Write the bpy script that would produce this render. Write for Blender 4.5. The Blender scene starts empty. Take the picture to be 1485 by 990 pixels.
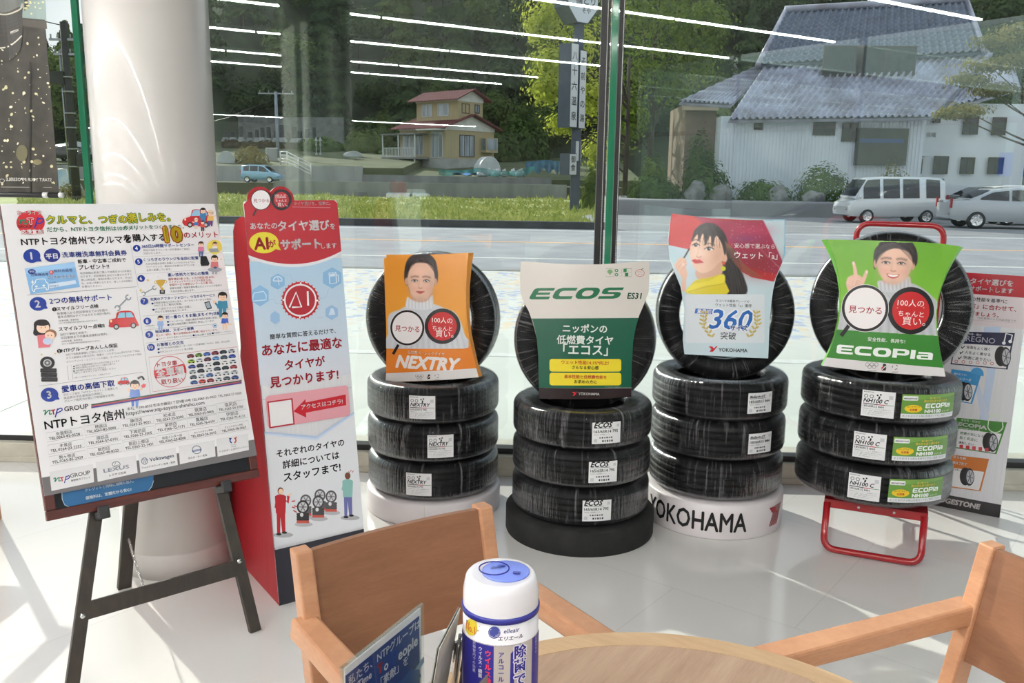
import bpy, bmesh, math, random
import numpy as np
from math import sin, cos, tan, pi, radians, sqrt, atan2, hypot, exp
from mathutils import Vector, Matrix, Euler
from mathutils.geometry import tessellate_polygon

sc = bpy.context.scene
COL = sc.collection
rnd = random.Random(7)

# ------------------------------------------------------------------ camera
F_PX = 1270.0
PITCH, ROLL, YAW, CAM_H = radians(10.85), radians(0.8), radians(2.5), 1.47
cd = bpy.data.cameras.new('camera')
cd.sensor_fit = 'HORIZONTAL'
cd.sensor_width = 36.0
cd.lens = 36.0 * F_PX / 1485.0
cd.clip_start, cd.clip_end = 0.02, 1500
cam = bpy.data.objects.new('camera', cd)
COL.objects.link(cam)
CAM_R = Matrix.Rotation(YAW, 3, 'Z') @ Matrix.Rotation(pi/2 - PITCH, 3, 'X') @ Matrix.Rotation(ROLL, 3, 'Z')
cam.matrix_world = Matrix.Translation((0, 0, CAM_H)) @ CAM_R.to_4x4()
sc.camera = cam

# ------------------------------------------------------------------ world, sun, exposure
SUN_DIR = Vector((-0.660, 0.751, 0.52)).normalized()      # towards the sun
SUN_STRENGTH, SKY_STRENGTH = 5.4, 0.95
w = bpy.data.worlds.new('sky_world')
sc.world = w
w.use_nodes = True
nt = w.node_tree
nt.nodes.clear()
out = nt.nodes.new('ShaderNodeOutputWorld')
bg = nt.nodes.new('ShaderNodeBackground')
tc = nt.nodes.new('ShaderNodeTexCoord')
sep = nt.nodes.new('ShaderNodeSeparateXYZ')
ramp = nt.nodes.new('ShaderNodeValToRGB')
ramp.color_ramp.elements[0].position = 0.0
ramp.color_ramp.elements[0].color = (0.80, 0.86, 0.92, 1)
ramp.color_ramp.elements[1].position = 0.9
ramp.color_ramp.elements[1].color = (0.36, 0.58, 0.92, 1)
noi = nt.nodes.new('ShaderNodeTexNoise')
noi.inputs['Scale'].default_value = 2.2
noi.inputs['Detail'].default_value = 6
cr2 = nt.nodes.new('ShaderNodeValToRGB')
cr2.color_ramp.elements[0].position = 0.42
cr2.color_ramp.elements[1].position = 0.62
mix = nt.nodes.new('ShaderNodeMix')
mix.data_type = 'RGBA'
mix.inputs[7].default_value = (1.35, 1.35, 1.35, 1)
nt.links.new(tc.outputs['Generated'], sep.inputs[0])
nt.links.new(tc.outputs['Generated'], noi.inputs['Vector'])
nt.links.new(sep.outputs['Z'], ramp.inputs[0])
nt.links.new(noi.outputs[0], cr2.inputs[0])
nt.links.new(cr2.outputs[0], mix.inputs[0])
nt.links.new(ramp.outputs[0], mix.inputs[6])
nt.links.new(mix.outputs[2], bg.inputs['Color'])
bg.inputs['Strength'].default_value = SKY_STRENGTH
nt.links.new(bg.outputs[0], out.inputs[0])

sd = bpy.data.lights.new('sun', 'SUN')
sd.energy = SUN_STRENGTH
sd.angle = radians(0.6)
sd.color = (1.0, 0.95, 0.86)
sun = bpy.data.objects.new('sun', sd)
COL.objects.link(sun)
sun.location = (-30, 40, 60)
sun.rotation_euler = SUN_DIR.to_track_quat('Z', 'Y').to_euler()

sc.view_settings.view_transform = 'Standard'
sc.view_settings.look = 'None'
sc.view_settings.gamma = 1.0
sc.view_settings.exposure = 0.0
sc.view_settings.use_curve_mapping = False
STRIP_EMIT = 100.0            # radiance of the ceiling strip lights
cy = sc.cycles
cy.use_denoising = True
cy.max_bounces = 9
cy.diffuse_bounces = 4
cy.glossy_bounces = 4
cy.transmission_bounces = 6
cy.transparent_max_bounces = 24
cy.caustics_reflective = False
cy.caustics_refractive = False
cy.sample_clamp_indirect = 6.0

# ------------------------------------------------------------------ measuring helpers (a pixel of the photo -> a point of the place)
CAM_P = Vector((0, 0, CAM_H))
def ray(x, y):
    return CAM_R @ Vector(((x - 742.5)/F_PX, -(y - 495.0)/F_PX, -1.0))
def atZ(x, y, z):
    d = ray(x, y); return CAM_P + d*((z - CAM_H)/d.z)
def atY(x, y, Y):
    d = ray(x, y); return CAM_P + d*(Y/d.y)

# ------------------------------------------------------------------ materials
def lin(c):
    c = c/255.0
    return c/12.92 if c <= 0.04045 else ((c + 0.055)/1.055)**2.4
def rgb(r, g, b, k=1.0):
    return (min(lin(r)*k, .95), min(lin(g)*k, .95), min(lin(b)*k, .95), 1.0)

def principled(name):
    m = bpy.data.materials.new(name)
    m.use_nodes = True
    return m, m.node_tree, m.node_tree.nodes['Principled BSDF']

def mat(name, c1, c2=None, scale=8.0, rough=0.5, metal=0.0, spec=0.5, bump=0.0, bscale=None, coat=0.0, detail=4.0, stretch=None, coords='Object', alpha=None, trans=0.0):
    """Principled material whose colour wanders between c1 and c2 on a noise texture."""
    m, t, p = principled(name)
    p.inputs['Roughness'].default_value = rough
    p.inputs['Metallic'].default_value = metal
    p.inputs['Specular IOR Level'].default_value = spec
    p.inputs['Coat Weight'].default_value = coat
    p.inputs['Transmission Weight'].default_value = trans
    if alpha is not None:
        p.inputs['Alpha'].default_value = alpha
    c2 = c2 or tuple(x*0.88 for x in c1[:3]) + (1,)
    tx = t.nodes.new('ShaderNodeTexCoord')
    mp = t.nodes.new('ShaderNodeMapping')
    if stretch: mp.inputs['Scale'].default_value = stretch
    n = t.nodes.new('ShaderNodeTexNoise')
    n.inputs['Scale'].default_value = scale
    n.inputs['Detail'].default_value = detail
    r = t.nodes.new('ShaderNodeValToRGB')
    r.color_ramp.elements[0].position = .32; r.color_ramp.elements[0].color = c1
    r.color_ramp.elements[1].position = .68; r.color_ramp.elements[1].color = c2
    t.links.new(tx.outputs[coords], mp.inputs[0])
    t.links.new(mp.outputs[0], n.inputs['Vector'])
    t.links.new(n.outputs[0], r.inputs[0])
    t.links.new(r.outputs[0], p.inputs['Base Color'])
    if bump:
        b = t.nodes.new('ShaderNodeBump')
        b.inputs['Strength'].default_value = bump
        b.inputs['Distance'].default_value = 0.01
        if bscale:
            n2 = t.nodes.new('ShaderNodeTexNoise'); n2.inputs['Scale'].default_value = bscale
            t.links.new(mp.outputs[0], n2.inputs['Vector']); t.links.new(n2.outputs[0], b.inputs['Height'])
        else:
            t.links.new(n.outputs[0], b.inputs['Height'])
        t.links.new(b.outputs[0], p.inputs['Normal'])
    return m

def wood(name, c1, c2, axis=(1, 1, 14), scale=3.0, rough=0.42):
    m, t, p = principled(name)
    tx = t.nodes.new('ShaderNodeTexCoord'); mp = t.nodes.new('ShaderNodeMapping')
    mp.inputs['Scale'].default_value = axis
    n = t.nodes.new('ShaderNodeTexNoise'); n.inputs['Scale'].default_value = scale; n.inputs['Detail'].default_value = 8; n.inputs['Roughness'].default_value = .62
    n3 = t.nodes.new('ShaderNodeTexNoise'); n3.inputs['Scale'].default_value = scale*9; n3.inputs['Detail'].default_value = 3
    mx = t.nodes.new('ShaderNodeMath'); mx.operation = 'MULTIPLY_ADD'; mx.inputs[1].default_value = .35
    r = t.nodes.new('ShaderNodeValToRGB')
    r.color_ramp.elements[0].position = .42; r.color_ramp.elements[0].color = c1
    r.color_ramp.elements[1].position = .92; r.color_ramp.elements[1].color = c2
    t.links.new(tx.outputs['Object'], mp.inputs[0]); t.links.new(mp.outputs[0], n.inputs['Vector']); t.links.new(mp.outputs[0], n3.inputs['Vector'])
    t.links.new(n3.outputs[0], mx.inputs[0]); t.links.new(n.outputs[0], mx.inputs[2])
    t.links.new(mx.outputs[0], r.inputs[0]); t.links.new(r.outputs[0], p.inputs['Base Color'])
    p.inputs['Roughness'].default_value = rough
    return m

def ink(name, rough=0.4, spec=0.4, coat=0.0):
    """Printed or painted artwork: the colour of each patch is stored on the mesh."""
    m, t, p = principled(name)
    a = t.nodes.new('ShaderNodeAttribute'); a.attribute_name = 'ink'
    n = t.nodes.new('ShaderNodeTexNoise'); n.inputs['Scale'].default_value = 40
    mx = t.nodes.new('ShaderNodeMix'); mx.data_type = 'RGBA'; mx.blend_type = 'MULTIPLY'; mx.inputs[0].default_value = 0.04
    t.links.new(a.outputs['Color'], mx.inputs[6]); t.links.new(n.outputs['Color'], mx.inputs[7])
    t.links.new(mx.outputs[2], p.inputs['Base Color'])
    p.inputs['Roughness'].default_value = rough
    p.inputs['Specular IOR Level'].default_value = spec
    p.inputs['Coat Weight'].default_value = coat
    p.inputs['Coat Roughness'].default_value = .12
    return m

def glass(name, tint=(.93, .975, .95, 1), f0=0.05, rough=0.0, gain=1.0):
    """Thin window glass: lets light through with a tint and mirrors by the angle of view."""
    m = bpy.data.materials.new(name); m.use_nodes = True
    t = m.node_tree; t.nodes.clear()
    o = t.nodes.new('ShaderNodeOutputMaterial')
    tr = t.nodes.new('ShaderNodeBsdfTransparent'); tr.inputs[0].default_value = tint
    gl = t.nodes.new('ShaderNodeBsdfGlossy'); gl.inputs['Roughness'].default_value = rough; gl.inputs['Color'].default_value = (.88, 1, .94, 1)
    lw = t.nodes.new('ShaderNodeLayerWeight'); lw.inputs['Blend'].default_value = .5
    pw = t.nodes.new('ShaderNodeMath'); pw.operation = 'POWER'; pw.inputs[1].default_value = 5
    ml = t.nodes.new('ShaderNodeMath'); ml.operation = 'MULTIPLY_ADD'; ml.inputs[1].default_value = 1 - f0; ml.inputs[2].default_value = f0; ml.use_clamp = True
    n = t.nodes.new('ShaderNodeTexNoise'); n.inputs['Scale'].default_value = 1.5
    ms = t.nodes.new('ShaderNodeMixShader')
    t.links.new(lw.outputs['Facing'], pw.inputs[0]); t.links.new(pw.outputs[0], ml.inputs[0])
    t.links.new(ml.outputs[0], ms.inputs[0]); t.links.new(tr.outputs[0], ms.inputs[1]); t.links.new(gl.outputs[0], ms.inputs[2])
    t.links.new(ms.outputs[0], o.inputs[0])
    return m

def emit(name, color, strength):
    m = bpy.data.materials.new(name); m.use_nodes = True
    t = m.node_tree; t.nodes.clear()
    o = t.nodes.new('ShaderNodeOutputMaterial'); e = t.nodes.new('ShaderNodeEmission')
    e.inputs[0].default_value = color; e.inputs[1].default_value = strength
    t.links.new(e.outputs[0], o.inputs[0])
    return m

# ------------------------------------------------------------------ mesh builder
class MB:
    def __init__(s, M=None):
        s.v, s.f, s.mi, s.sm, s.M, s.cur = [], [], [], [], M or Matrix(), 0
    def add(s, verts, faces, smooth=False):
        b = len(s.v)
        M = s.M
        s.v.extend([tuple(M @ Vector(p)) for p in verts])
        for f in faces:
            s.f.append(tuple(b + i for i in f)); s.mi.append(s.cur); s.sm.append(smooth)
        return s
    def box(s, x0, y0, z0, x1, y1, z1):
        v = [(x0,y0,z0),(x1,y0,z0),(x1,y1,z0),(x0,y1,z0),(x0,y0,z1),(x1,y0,z1),(x1,y1,z1),(x0,y1,z1)]
        return s.add(v, [(0,3,2,1),(4,5,6,7),(0,1,5,4),(1,2,6,5),(2,3,7,6),(3,0,4,7)])
    def bar(s, p0, p1, w, t, up=(0, 0, 1)):
        """rectangular bar from p0 to p1; w across, t along 'up' made square to the bar"""
        p0, p1 = Vector(p0), Vector(p1)
        d = (p1 - p0).normalized()
        up = Vector(up); side = d.cross(up).normalized(); up = side.cross(d).normalized()
        a, b = side*(w/2), up*(t/2)
        v = [p0-a-b, p0+a-b, p0+a+b, p0-a+b, p1-a-b, p1+a-b, p1+a+b, p1-a+b]
        return s.add(v, [(0,3,2,1),(4,5,6,7),(0,1,5,4),(1,2,6,5),(2,3,7,6),(3,0,4,7)])
    def tube(s, pts, r, seg=10, closed=False, smooth=True):
        pts = [Vector(p) for p in pts]; n = len(pts)
        rr = r if isinstance(r, (list, tuple)) else [r]*n
        rings = []; ref = None
        for i, p in enumerate(pts):
            a = pts[i-1] if (i > 0 or closed) else p
            b = pts[(i+1) % n] if (i < n-1 or closed) else p
            d = (b - a).normalized()
            if ref is None:
                ref = Vector((0, 0, 1)) if abs(d.z) < .9 else Vector((1, 0, 0))
                ref = (ref - d*ref.dot(d)).normalized()
            else:
                ref = (ref - d*ref.dot(d)).normalized()
            q = d.cross(ref)
            rings.append([p + (ref*cos(2*pi*k/seg) + q*sin(2*pi*k/seg))*rr[i] for k in range(seg)])
        v = [x for r_ in rings for x in r_]; f = []
        for i in range(n if closed else n-1):
            j = (i+1) % n
            for k in range(seg):
                l = (k+1) % seg
                f.append((i*seg+k, i*seg+l, j*seg+l, j*seg+k))
        if not closed:
            f.append(tuple(range(seg-1, -1, -1))); f.append(tuple((n-1)*seg+k for k in range(seg)))
        return s.add(v, f, smooth)
    def lathe(s, prof, seg=48, smooth=True, closed=False, a0=0, a1=2*pi):
        full = abs(a1 - a0 - 2*pi) < 1e-6
        m = seg if full else seg+1
        v = [(r*cos(a0+(a1-a0)*k/seg), r*sin(a0+(a1-a0)*k/seg), z) for (r, z) in prof for k in range(m)]
        n = len(prof); f = []
        for i in range(n if closed else n-1):
            j = (i+1) % n
            for k in range(seg):
                l = (k+1) % m
                f.append((i*m+k, i*m+l, j*m+l, j*m+k))
        return s.add(v, f, smooth)
    def disc(s, r, z, seg=48, up=True):
        v = [(r*cos(2*pi*k/seg), r*sin(2*pi*k/seg), z) for k in range(seg)]
        return s.add(v, [tuple(range(seg)) if up else tuple(range(seg-1, -1, -1))])
    def prism(s, poly, h, M=None):
        """2-D outline (x, y) extruded from z=0 to z=h, placed by M"""
        ar = sum(poly[i][0]*poly[(i+1) % len(poly)][1] - poly[(i+1) % len(poly)][0]*poly[i][1] for i in range(len(poly)))
        if ar < 0: poly = poly[::-1]
        n = len(poly); tri = tessellate_polygon([[Vector((x, y, 0)) for x, y in poly]])
        M = M or Matrix()
        v = [M @ Vector((x, y, 0)) for x, y in poly] + [M @ Vector((x, y, h)) for x, y in poly]
        f = []
        for a, b, c in tri:
            A, B, C_ = poly[a], poly[b], poly[c]
            if (B[0]-A[0])*(C_[1]-A[1]) - (B[1]-A[1])*(C_[0]-A[0]) < 0: a, c = c, a
            f.append((c, b, a)); f.append((a+n, b+n, c+n))
        f += [(i, (i+1) % n, (i+1) % n + n, i+n) for i in range(n)]
        return s.add(v, f)
    def ball(s, c, r, seg=10, rings=6, sc_=(1, 1, 1)):
        v, f = [], []
        for i in range(rings+1):
            th = pi*i/rings
            for k in range(seg):
                ph = 2*pi*k/seg
                v.append((c[0]+r*sc_[0]*sin(th)*cos(ph), c[1]+r*sc_[1]*sin(th)*sin(ph), c[2]+r*sc_[2]*cos(th)))
        for i in range(rings):
            for k in range(seg):
                l = (k+1) % seg
                f.append((i*seg+k, (i+1)*seg+k, (i+1)*seg+l, i*seg+l))
        return s.add(v, f, True)
    def grid(s, fn, nu, nv, smooth=True):
        v = [fn(i/nu, j/nv) for j in range(nv+1) for i in range(nu+1)]
        f = [(j*(nu+1)+i, j*(nu+1)+i+1, (j+1)*(nu+1)+i+1, (j+1)*(nu+1)+i) for j in range(nv) for i in range(nu)]
        return s.add(v, f, smooth)
    def mesh(s, name, mats):
        me = bpy.data.meshes.new(name)
        me.from_pydata(s.v, [], s.f)
        for m in (mats if isinstance(mats, (list, tuple)) else [mats]): me.materials.append(m)
        me.polygons.foreach_set('material_index', s.mi)
        me.polygons.foreach_set('use_smooth', s.sm)
        me.update()
        return me
    def build(s, name, mats, parent=None, bevel=0, seg=2, subsurf=0):
        o = bpy.data.objects.new(name, s.mesh(name, mats))
        COL.objects.link(o)
        if parent: o.parent = parent
        if bevel:
            b = o.modifiers.new('bevel', 'BEVEL'); b.width = bevel; b.segments = seg; b.limit_method = 'ANGLE'; b.angle_limit = radians(40)
        if subsurf:
            b = o.modifiers.new('sub', 'SUBSURF'); b.levels = subsurf; b.render_levels = subsurf
        return o

def tag(o, label=None, cat=None, group=None, kind=None):
    if label: o['label'] = label
    if cat: o['category'] = cat
    if group: o['group'] = group
    if kind: o['kind'] = kind
    return o
def thing(name, label, cat, loc=(0, 0, 0), rz=0.0, group=None, M=None):
    o = bpy.data.objects.new(name, None); COL.objects.link(o)
    o.empty_display_size = .1
    if M is not None: o.matrix_world = M
    else:
        o.location = loc; o.rotation_euler = (0, 0, rz)
    return tag(o, label, cat, group)
def struct(o):
    o['kind'] = 'structure'; return o
def children(o):
    return [c for c in o.children]
def dup(root, loc=None, rz=None, label=None, group=None, M=None, scale=None):
    def cp(o, par):
        c = o.copy(); COL.objects.link(c)
        if par: c.parent = par
        for ch in children(o): cp(ch, c)
        return c
    r = cp(root, None)
    if M is not None: r.matrix_world = M
    if loc is not None: r.location = loc
    if rz is not None: r.rotation_euler = (0, 0, rz)
    if scale is not None: r.scale = scale
    return tag(r, label, None, group)
def frame(o, u, v):
    """matrix with x along u, y along v (made square), z out of the face"""
    u = Vector(u).normalized(); v = Vector(v); v = (v - u*v.dot(u)).normalized(); n = u.cross(v)
    return Matrix.Translation(o) @ Matrix((u, v, n)).transposed().to_4x4()
def arc(cx, cy, r, a0, a1, n):
    return [(cx + r*cos(a0+(a1-a0)*i/n), cy + r*sin(a0+(a1-a0)*i/n)) for i in range(n+1)]
def rrect(x0, y0, x1, y1, r, n=5):
    return arc(x1-r, y1-r, r, 0, pi/2, n) + arc(x0+r, y1-r, r, pi/2, pi, n) + arc(x0+r, y0+r, r, pi, 1.5*pi, n) + arc(x1-r, y0+r, r, 1.5*pi, 2*pi, n)
def spline(pts, n=6, closed=True):
    P = [Vector((*p, 0)) if len(p) == 2 else Vector(p) for p in pts]; m = len(P); out_ = []
    for i in range(m if closed else m-1):
        g = lambda k: P[k % m] if closed else P[min(max(k, 0), m-1)]
        p0, p1, p2, p3 = g(i-1), g(i), g(i+1), g(i+2)
        for k in range(n):
            t = k/n
            out_.append(.5*((2*p1) + (p2-p0)*t + (2*p0-5*p1+4*p2-p3)*t*t + (3*p1-p0-3*p2+p3)*t**3))
    if not closed: out_.append(P[-1])
    return [(q.x, q.y) for q in out_] if len(pts[0]) == 2 else out_

# ------------------------------------------------------------------ printing: artwork laid on a face of a thing
TEXT_CACHE = {}
def text_mesh(s, bold=0, shear=0, res=2):
    k = (s, shear, res)
    if k not in TEXT_CACHE:
        c = bpy.data.curves.new('text', 'FONT')
        c.body = s; c.size = 1; c.shear = shear; c.resolution_u = res
        o = bpy.data.objects.new('text', c)
        m = o.to_mesh()
        v = [(p.co.x, p.co.y) for p in m.vertices]; f = [tuple(p.vertices) for p in m.polygons]
        o.to_mesh_clear(); bpy.data.objects.remove(o); bpy.data.curves.remove(c)
        xs = [p[0] for p in v] or [0, 1]; ys = [p[1] for p in v] or [0, 1]
        TEXT_CACHE[k] = (v, f, min(xs), max(xs), min(ys), max(ys))
    return TEXT_CACHE[k]

def spread(b):
    """shifts that fatten a stroke by b"""
    if b < .008: return [(0, 0)]
    o = [(b*cos(k*pi/4), b*sin(k*pi/4)) for k in range(8)] if b > .035 else [(b, 0), (-b, 0), (0, b), (0, -b)]
    if b > .06: o += [(b*.5*cos(k*pi/4), b*.5*sin(k*pi/4)) for k in range(0, 8, 2)]
    return o + [(0, 0)]
PRINT_GAIN = 1.0
class Print:
    """Collects flat coloured shapes in (u, v) on a face; each later layer lies a hair further out."""
    def __init__(s, fn=None, T=None, strip=None, step=.00018, w0=.0006):
        s.v, s.f, s.c, s.sh = [], [], [], []
        s.fn = fn or (lambda u, v, w: (u, v, w))
        s.T = T or (lambda x, y: (x, y))
        s.strip, s.w, s.step, s.w0, s.lv = strip, w0, step, w0, w0
        s.K = PRINT_GAIN
    def col(s, c):
        return tuple(min(lin(x)*s.K, .92) for x in c) + (1.0,)
    def _add(s, uv, faces, col):
        b = len(s.v); w = s.lv
        s.v.extend([s.fn(u, v, w) for u, v in uv])
        s.c.extend([col]*len(uv))
        s.f.extend([tuple(b+i for i in f) for f in faces])
    def up(s, uv):
        """a new shape: one layer above everything it overlaps"""
        xs, ys = [q[0] for q in uv], [q[1] for q in uv]; x0, x1, y0, y1 = min(xs), max(xs), min(ys), max(ys)
        n = 1 + max((l for (a, b, c, d, l) in s.sh if a < x1 and b > x0 and c < y1 and d > y0), default=0)
        s.sh.append((x0, x1, y0, y1, n)); s.lv = s.w0 + n*s.step; s.w = max(s.w, s.lv); return s
    def polyuv(s, P, c):
        s.up(P); col = s.col(c)
        tri = tessellate_polygon([[Vector((x, y, 0)) for x, y in P]])
        if not s.strip:
            s._add(P, [t for t in tri], col); return s
        for t in tri:
            T3 = [P[i] for i in t]
            k0, k1 = math.floor(min(p[0] for p in T3)/s.strip), math.ceil(max(p[0] for p in T3)/s.strip)
            for k in range(k0, k1):
                q = T3
                for (lim, sg) in ((k*s.strip, 1), ((k+1)*s.strip, -1)):
                    r = []
                    for i in range(len(q)):
                        a, b = q[i], q[(i+1) % len(q)]
                        da, db = (a[0]-lim)*sg, (b[0]-lim)*sg
                        if da >= 0: r.append(a)
                        if (da > 0 > db) or (da < 0 < db):
                            tt = da/(da-db); r.append((a[0]+(b[0]-a[0])*tt, a[1]+(b[1]-a[1])*tt))
                    q = r
                    if len(q) < 3: break
                if len(q) >= 3: s._add(q, [tuple(range(len(q)))], col)
        return s
    def poly(s, P, c):
        return s.polyuv([s.T(*p) for p in P], c)
    def rect(s, x0, y0, x1, y1, c):
        return s.poly([(x0, y0), (x1, y0), (x1, y1), (x0, y1)], c)
    def rrect(s, x0, y0, x1, y1, r, c):
        x0, x1 = min(x0, x1), max(x0, x1); y0, y1 = min(y0, y1), max(y0, y1)
        return s.poly(rrect(x0, y0, x1, y1, r), c)
    def ell(s, x, y, rx, ry, c, n=28, rot=0.0):
        return s.poly([(x + rx*cos(a)*cos(rot) - ry*sin(a)*sin(rot), y + rx*cos(a)*sin(rot) + ry*sin(a)*cos(rot)) for a in [2*pi*i/n for i in range(n)]], c)
    def ring(s, x, y, rx, ry, t, c, n=36):
        uv = []
        for i in range(n):
            a = 2*pi*i/n
            uv += [s.T(x + rx*cos(a), y + ry*sin(a)), s.T(x + (rx-t)*cos(a), y + (ry-t)*sin(a))]
        s.up(uv)._add(uv, [(2*i, 2*i+1, (2*i+3) % (2*n), (2*i+2) % (2*n)) for i in range(n)], s.col(c)); return s
    def stroke(s, pts, wd, c, closed=False):
        pts = list(pts) + ([pts[0]] if closed else [])
        col = s.col(c)
        n = len(pts); L, R_ = [], []
        for i in range(n):
            a = pts[max(i-1, 0)]; b = pts[min(i+1, n-1)]
            if closed and i in (0, n-1): a, b = pts[n-2], pts[1]
            dx, dy = b[0]-a[0], b[1]-a[1]; l = hypot(dx, dy) or 1
            L.append((pts[i][0]-dy/l*wd/2, pts[i][1]+dx/l*wd/2)); R_.append((pts[i][0]+dy/l*wd/2, pts[i][1]-dx/l*wd/2))
        uv = [s.T(*p) for p in L] + [s.T(*p) for p in R_]
        s.up(uv)._add(uv, [(i, i+1, n+i+1, n+i) for i in range(n-1)], col); return s
    def line(s, x0, y0, x1, y1, wd, c):
        return s.stroke([(x0, y0), (x1, y1)], wd, c)
    def text(s, t, x0, y0, x1, y1, c, bold=0.0, h=None, shear=0.0, level=True, outline=None, res=2, mirror=False):
        """text whose ink runs from (x0, y0) to (x1, y1) along its baseline; h = height of the ink above the lowest point, else to scale"""
        a, b = s.T(x0, y0), s.T(x1, y1)
        if level:
            m = (a[1]+b[1])/2; a, b = (a[0], m), (b[0], m)
        hh = None
        if h is not None:
            q = s.T(x0, y0-h); hh = abs(q[1]-s.T(x0, y0)[1]) if level else hypot(q[0]-a[0], q[1]-a[1])
        for (bb, cc) in (([(outline[1], outline[0])] if outline else []) + [(bold, c)]):
            v, f, xa, xb, ya, yb = text_mesh(t, bb, shear, res)
            _, _, xa0, xb0, ya0, yb0 = text_mesh(t, bold, shear, res)
            L = hypot(b[0]-a[0], b[1]-a[1]); e = ((b[0]-a[0])/L, (b[1]-a[1])/L); n = (-e[1], e[0])
            sx = L/(xb0-xa0); sy = hh/(yb0-ya0) if hh else sx
            base = ya0 if h is not None else 0.0
            s.up([(a[0]+e[0]*(x-xa0)*sx+n[0]*(y-base)*sy, a[1]+e[1]*(x-xa0)*sx+n[1]*(y-base)*sy) for x in (xa0-bb, xb0+bb) for y in (ya0-bb, yb0+bb)])
            for qx, qy in spread(bb):
                s._add([(a[0]+e[0]*(x+qx-xa0)*sx+n[0]*(y+qy-base)*sy, a[1]+e[1]*(x+qx-xa0)*sx+n[1]*(y+qy-base)*sy) for x, y in v], f, s.col(cc))
        return s
    def textc(s, t, x, y, h, c, bold=0.0):
        """short text centred on x with its foot at y and an ink height of h"""
        v, f, xa, xb, ya, yb = text_mesh(t); o = s.T(x, y); q = s.T(x, y-h); k = abs(q[1]-o[1])/(yb-ya); s.up([(o[0]-(xb-xa)*k/2, o[1]), (o[0]+(xb-xa)*k/2, o[1]+abs(q[1]-o[1]))])
        for qx, qy in spread(bold): s._add([(o[0]+(px+qx-(xa+xb)/2)*k, o[1]+(py+qy-ya)*k) for px, py in v], f, s.col(c))
        return s
    def block(s, word, x0, y0, x1, y1, h, c, bg, shear=0.2):
        """wide block lettering built from plain outlines; holes are filled with the ground colour"""
        G = {'E': (1.3, [[(.2, 0), (1.3, 0), (1.3, .24), (.4, .24), (.36, .28), (.36, .40), (1.18, .40), (1.18, .60), (.36, .60), (.36, .72), (.4, .76), (1.3, .76), (1.3, 1), (.2, 1), (.05, .94), (0, .8), (0, .2), (.05, .06)]], []),
             'C': (1.3, [[(1.3, 0), (.35, 0), (.1, .1), (0, .3), (0, .7), (.1, .9), (.35, 1), (1.3, 1), (1.3, .74), (.5, .74), (.36, .64), (.36, .36), (.5, .26), (1.3, .26)]], []),
             'O': (1.42, [rrect(0, 0, 1.42, 1, .42)], [rrect(.37, .25, 1.05, .75, .24)]),
             'P': (1.3, [[(0, 0), (.36, 0), (.36, .3), (1.0, .3), (1.22, .38), (1.3, .52), (1.3, .78), (1.22, .92), (1.0, 1), (0, 1)]], [[(.36, .52), (.9, .52), (.95, .58), (.95, .72), (.9, .78), (.36, .78)]]),
             'I': (.37, [[(0, 0), (.37, 0), (.37, 1), (0, 1)]], []),
             'a': (1.28, [[(0, .2), (.06, .06), (.2, 0), (1.28, 0), (1.28, .62), (1.2, .76), (1.0, .82), (.1, .82), (.1, .62), (.85, .62), (.92, .56), (.92, .5), (.2, .5), (.06, .46), (0, .35)]], [[(.34, .16), (.92, .16), (.92, .34), (.34, .34)]]),
             'S': (1.32, [[(0, 0), (1.0, 0), (1.22, .06), (1.32, .2), (1.32, .42), (1.22, .55), (1.05, .6), (.45, .6), (.36, .68), (.45, .76), (1.28, .76), (1.28, 1), (.3, 1), (.1, .94), (.02, .82), (.02, .56), (.1, .46), (.25, .42), (.85, .42), (.94, .33), (.85, .24), (0, .24)]], [])}
        tot = sum(G[ch][0] for ch in word) + .13*(len(word)-1) + shear
        x = 0.0
        def m(q): a, b = (x+q[0]+shear*q[1])/tot, q[1]; return (x0+(x1-x0)*a, y0+(y1-y0)*a-h*b)
        for ch in word:
            for q in G[ch][1]: s.poly([m(t) for t in q], c)
            for q in G[ch][2]: s.poly([m(t) for t in q], bg)
            x += G[ch][0] + .13
        return s
    def raster(s, x0, y0, x1, y1, nx, ny, paint, clip=None):
        """a printed photograph: paint(X, Y) gives a colour and a cover for every point of a fine grid"""
        s.up([s.T(x, y) for x in (x0, x1) for y in (y0, y1)])
        X, Y = np.meshgrid(np.linspace(x0, x1, nx), np.linspace(y0, y1, ny))
        img, al = paint(X, Y)
        img = np.clip(img, 0, 255)/255.0
        L = np.where(img <= .04045, img/12.92, ((img+.055)/1.055)**2.4)*s.K
        L = np.clip(L, 0, .92)
        idx = -np.ones((ny, nx), int); b = len(s.v)
        keep = al > .5
        used = np.zeros_like(keep)
        cell = keep[:-1, :-1] & keep[1:, :-1] & keep[:-1, 1:] & keep[1:, 1:]
        for (i, j) in ((0, 0), (1, 0), (0, 1), (1, 1)):
            used[i:ny-1+i, j:nx-1+j] |= cell
        k = 0
        for j, i in zip(*np.nonzero(used)):
            idx[j, i] = b + k; k += 1
            s.v.append(s.fn(*s.T(X[j, i], Y[j, i]), s.lv)); s.c.append((*L[j, i], 1.0))
        for j, i in zip(*np.nonzero(cell)):
            s.f.append((idx[j, i], idx[j+1, i], idx[j+1, i+1], idx[j, i+1]))
        return s
    def build(s, name, parent=None, m=None):
        me = bpy.data.meshes.new(name)
        me.from_pydata(s.v, [], s.f)
        at = me.attributes.new('ink', 'FLOAT_COLOR', 'POINT')
        at.data.foreach_set('color', np.array(s.c, dtype=np.float32).ravel())
        me.materials.append(m or INK); me.update()
        o = bpy.data.objects.new(name, me); COL.objects.link(o)
        if parent: o.parent = parent
        return o

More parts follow.
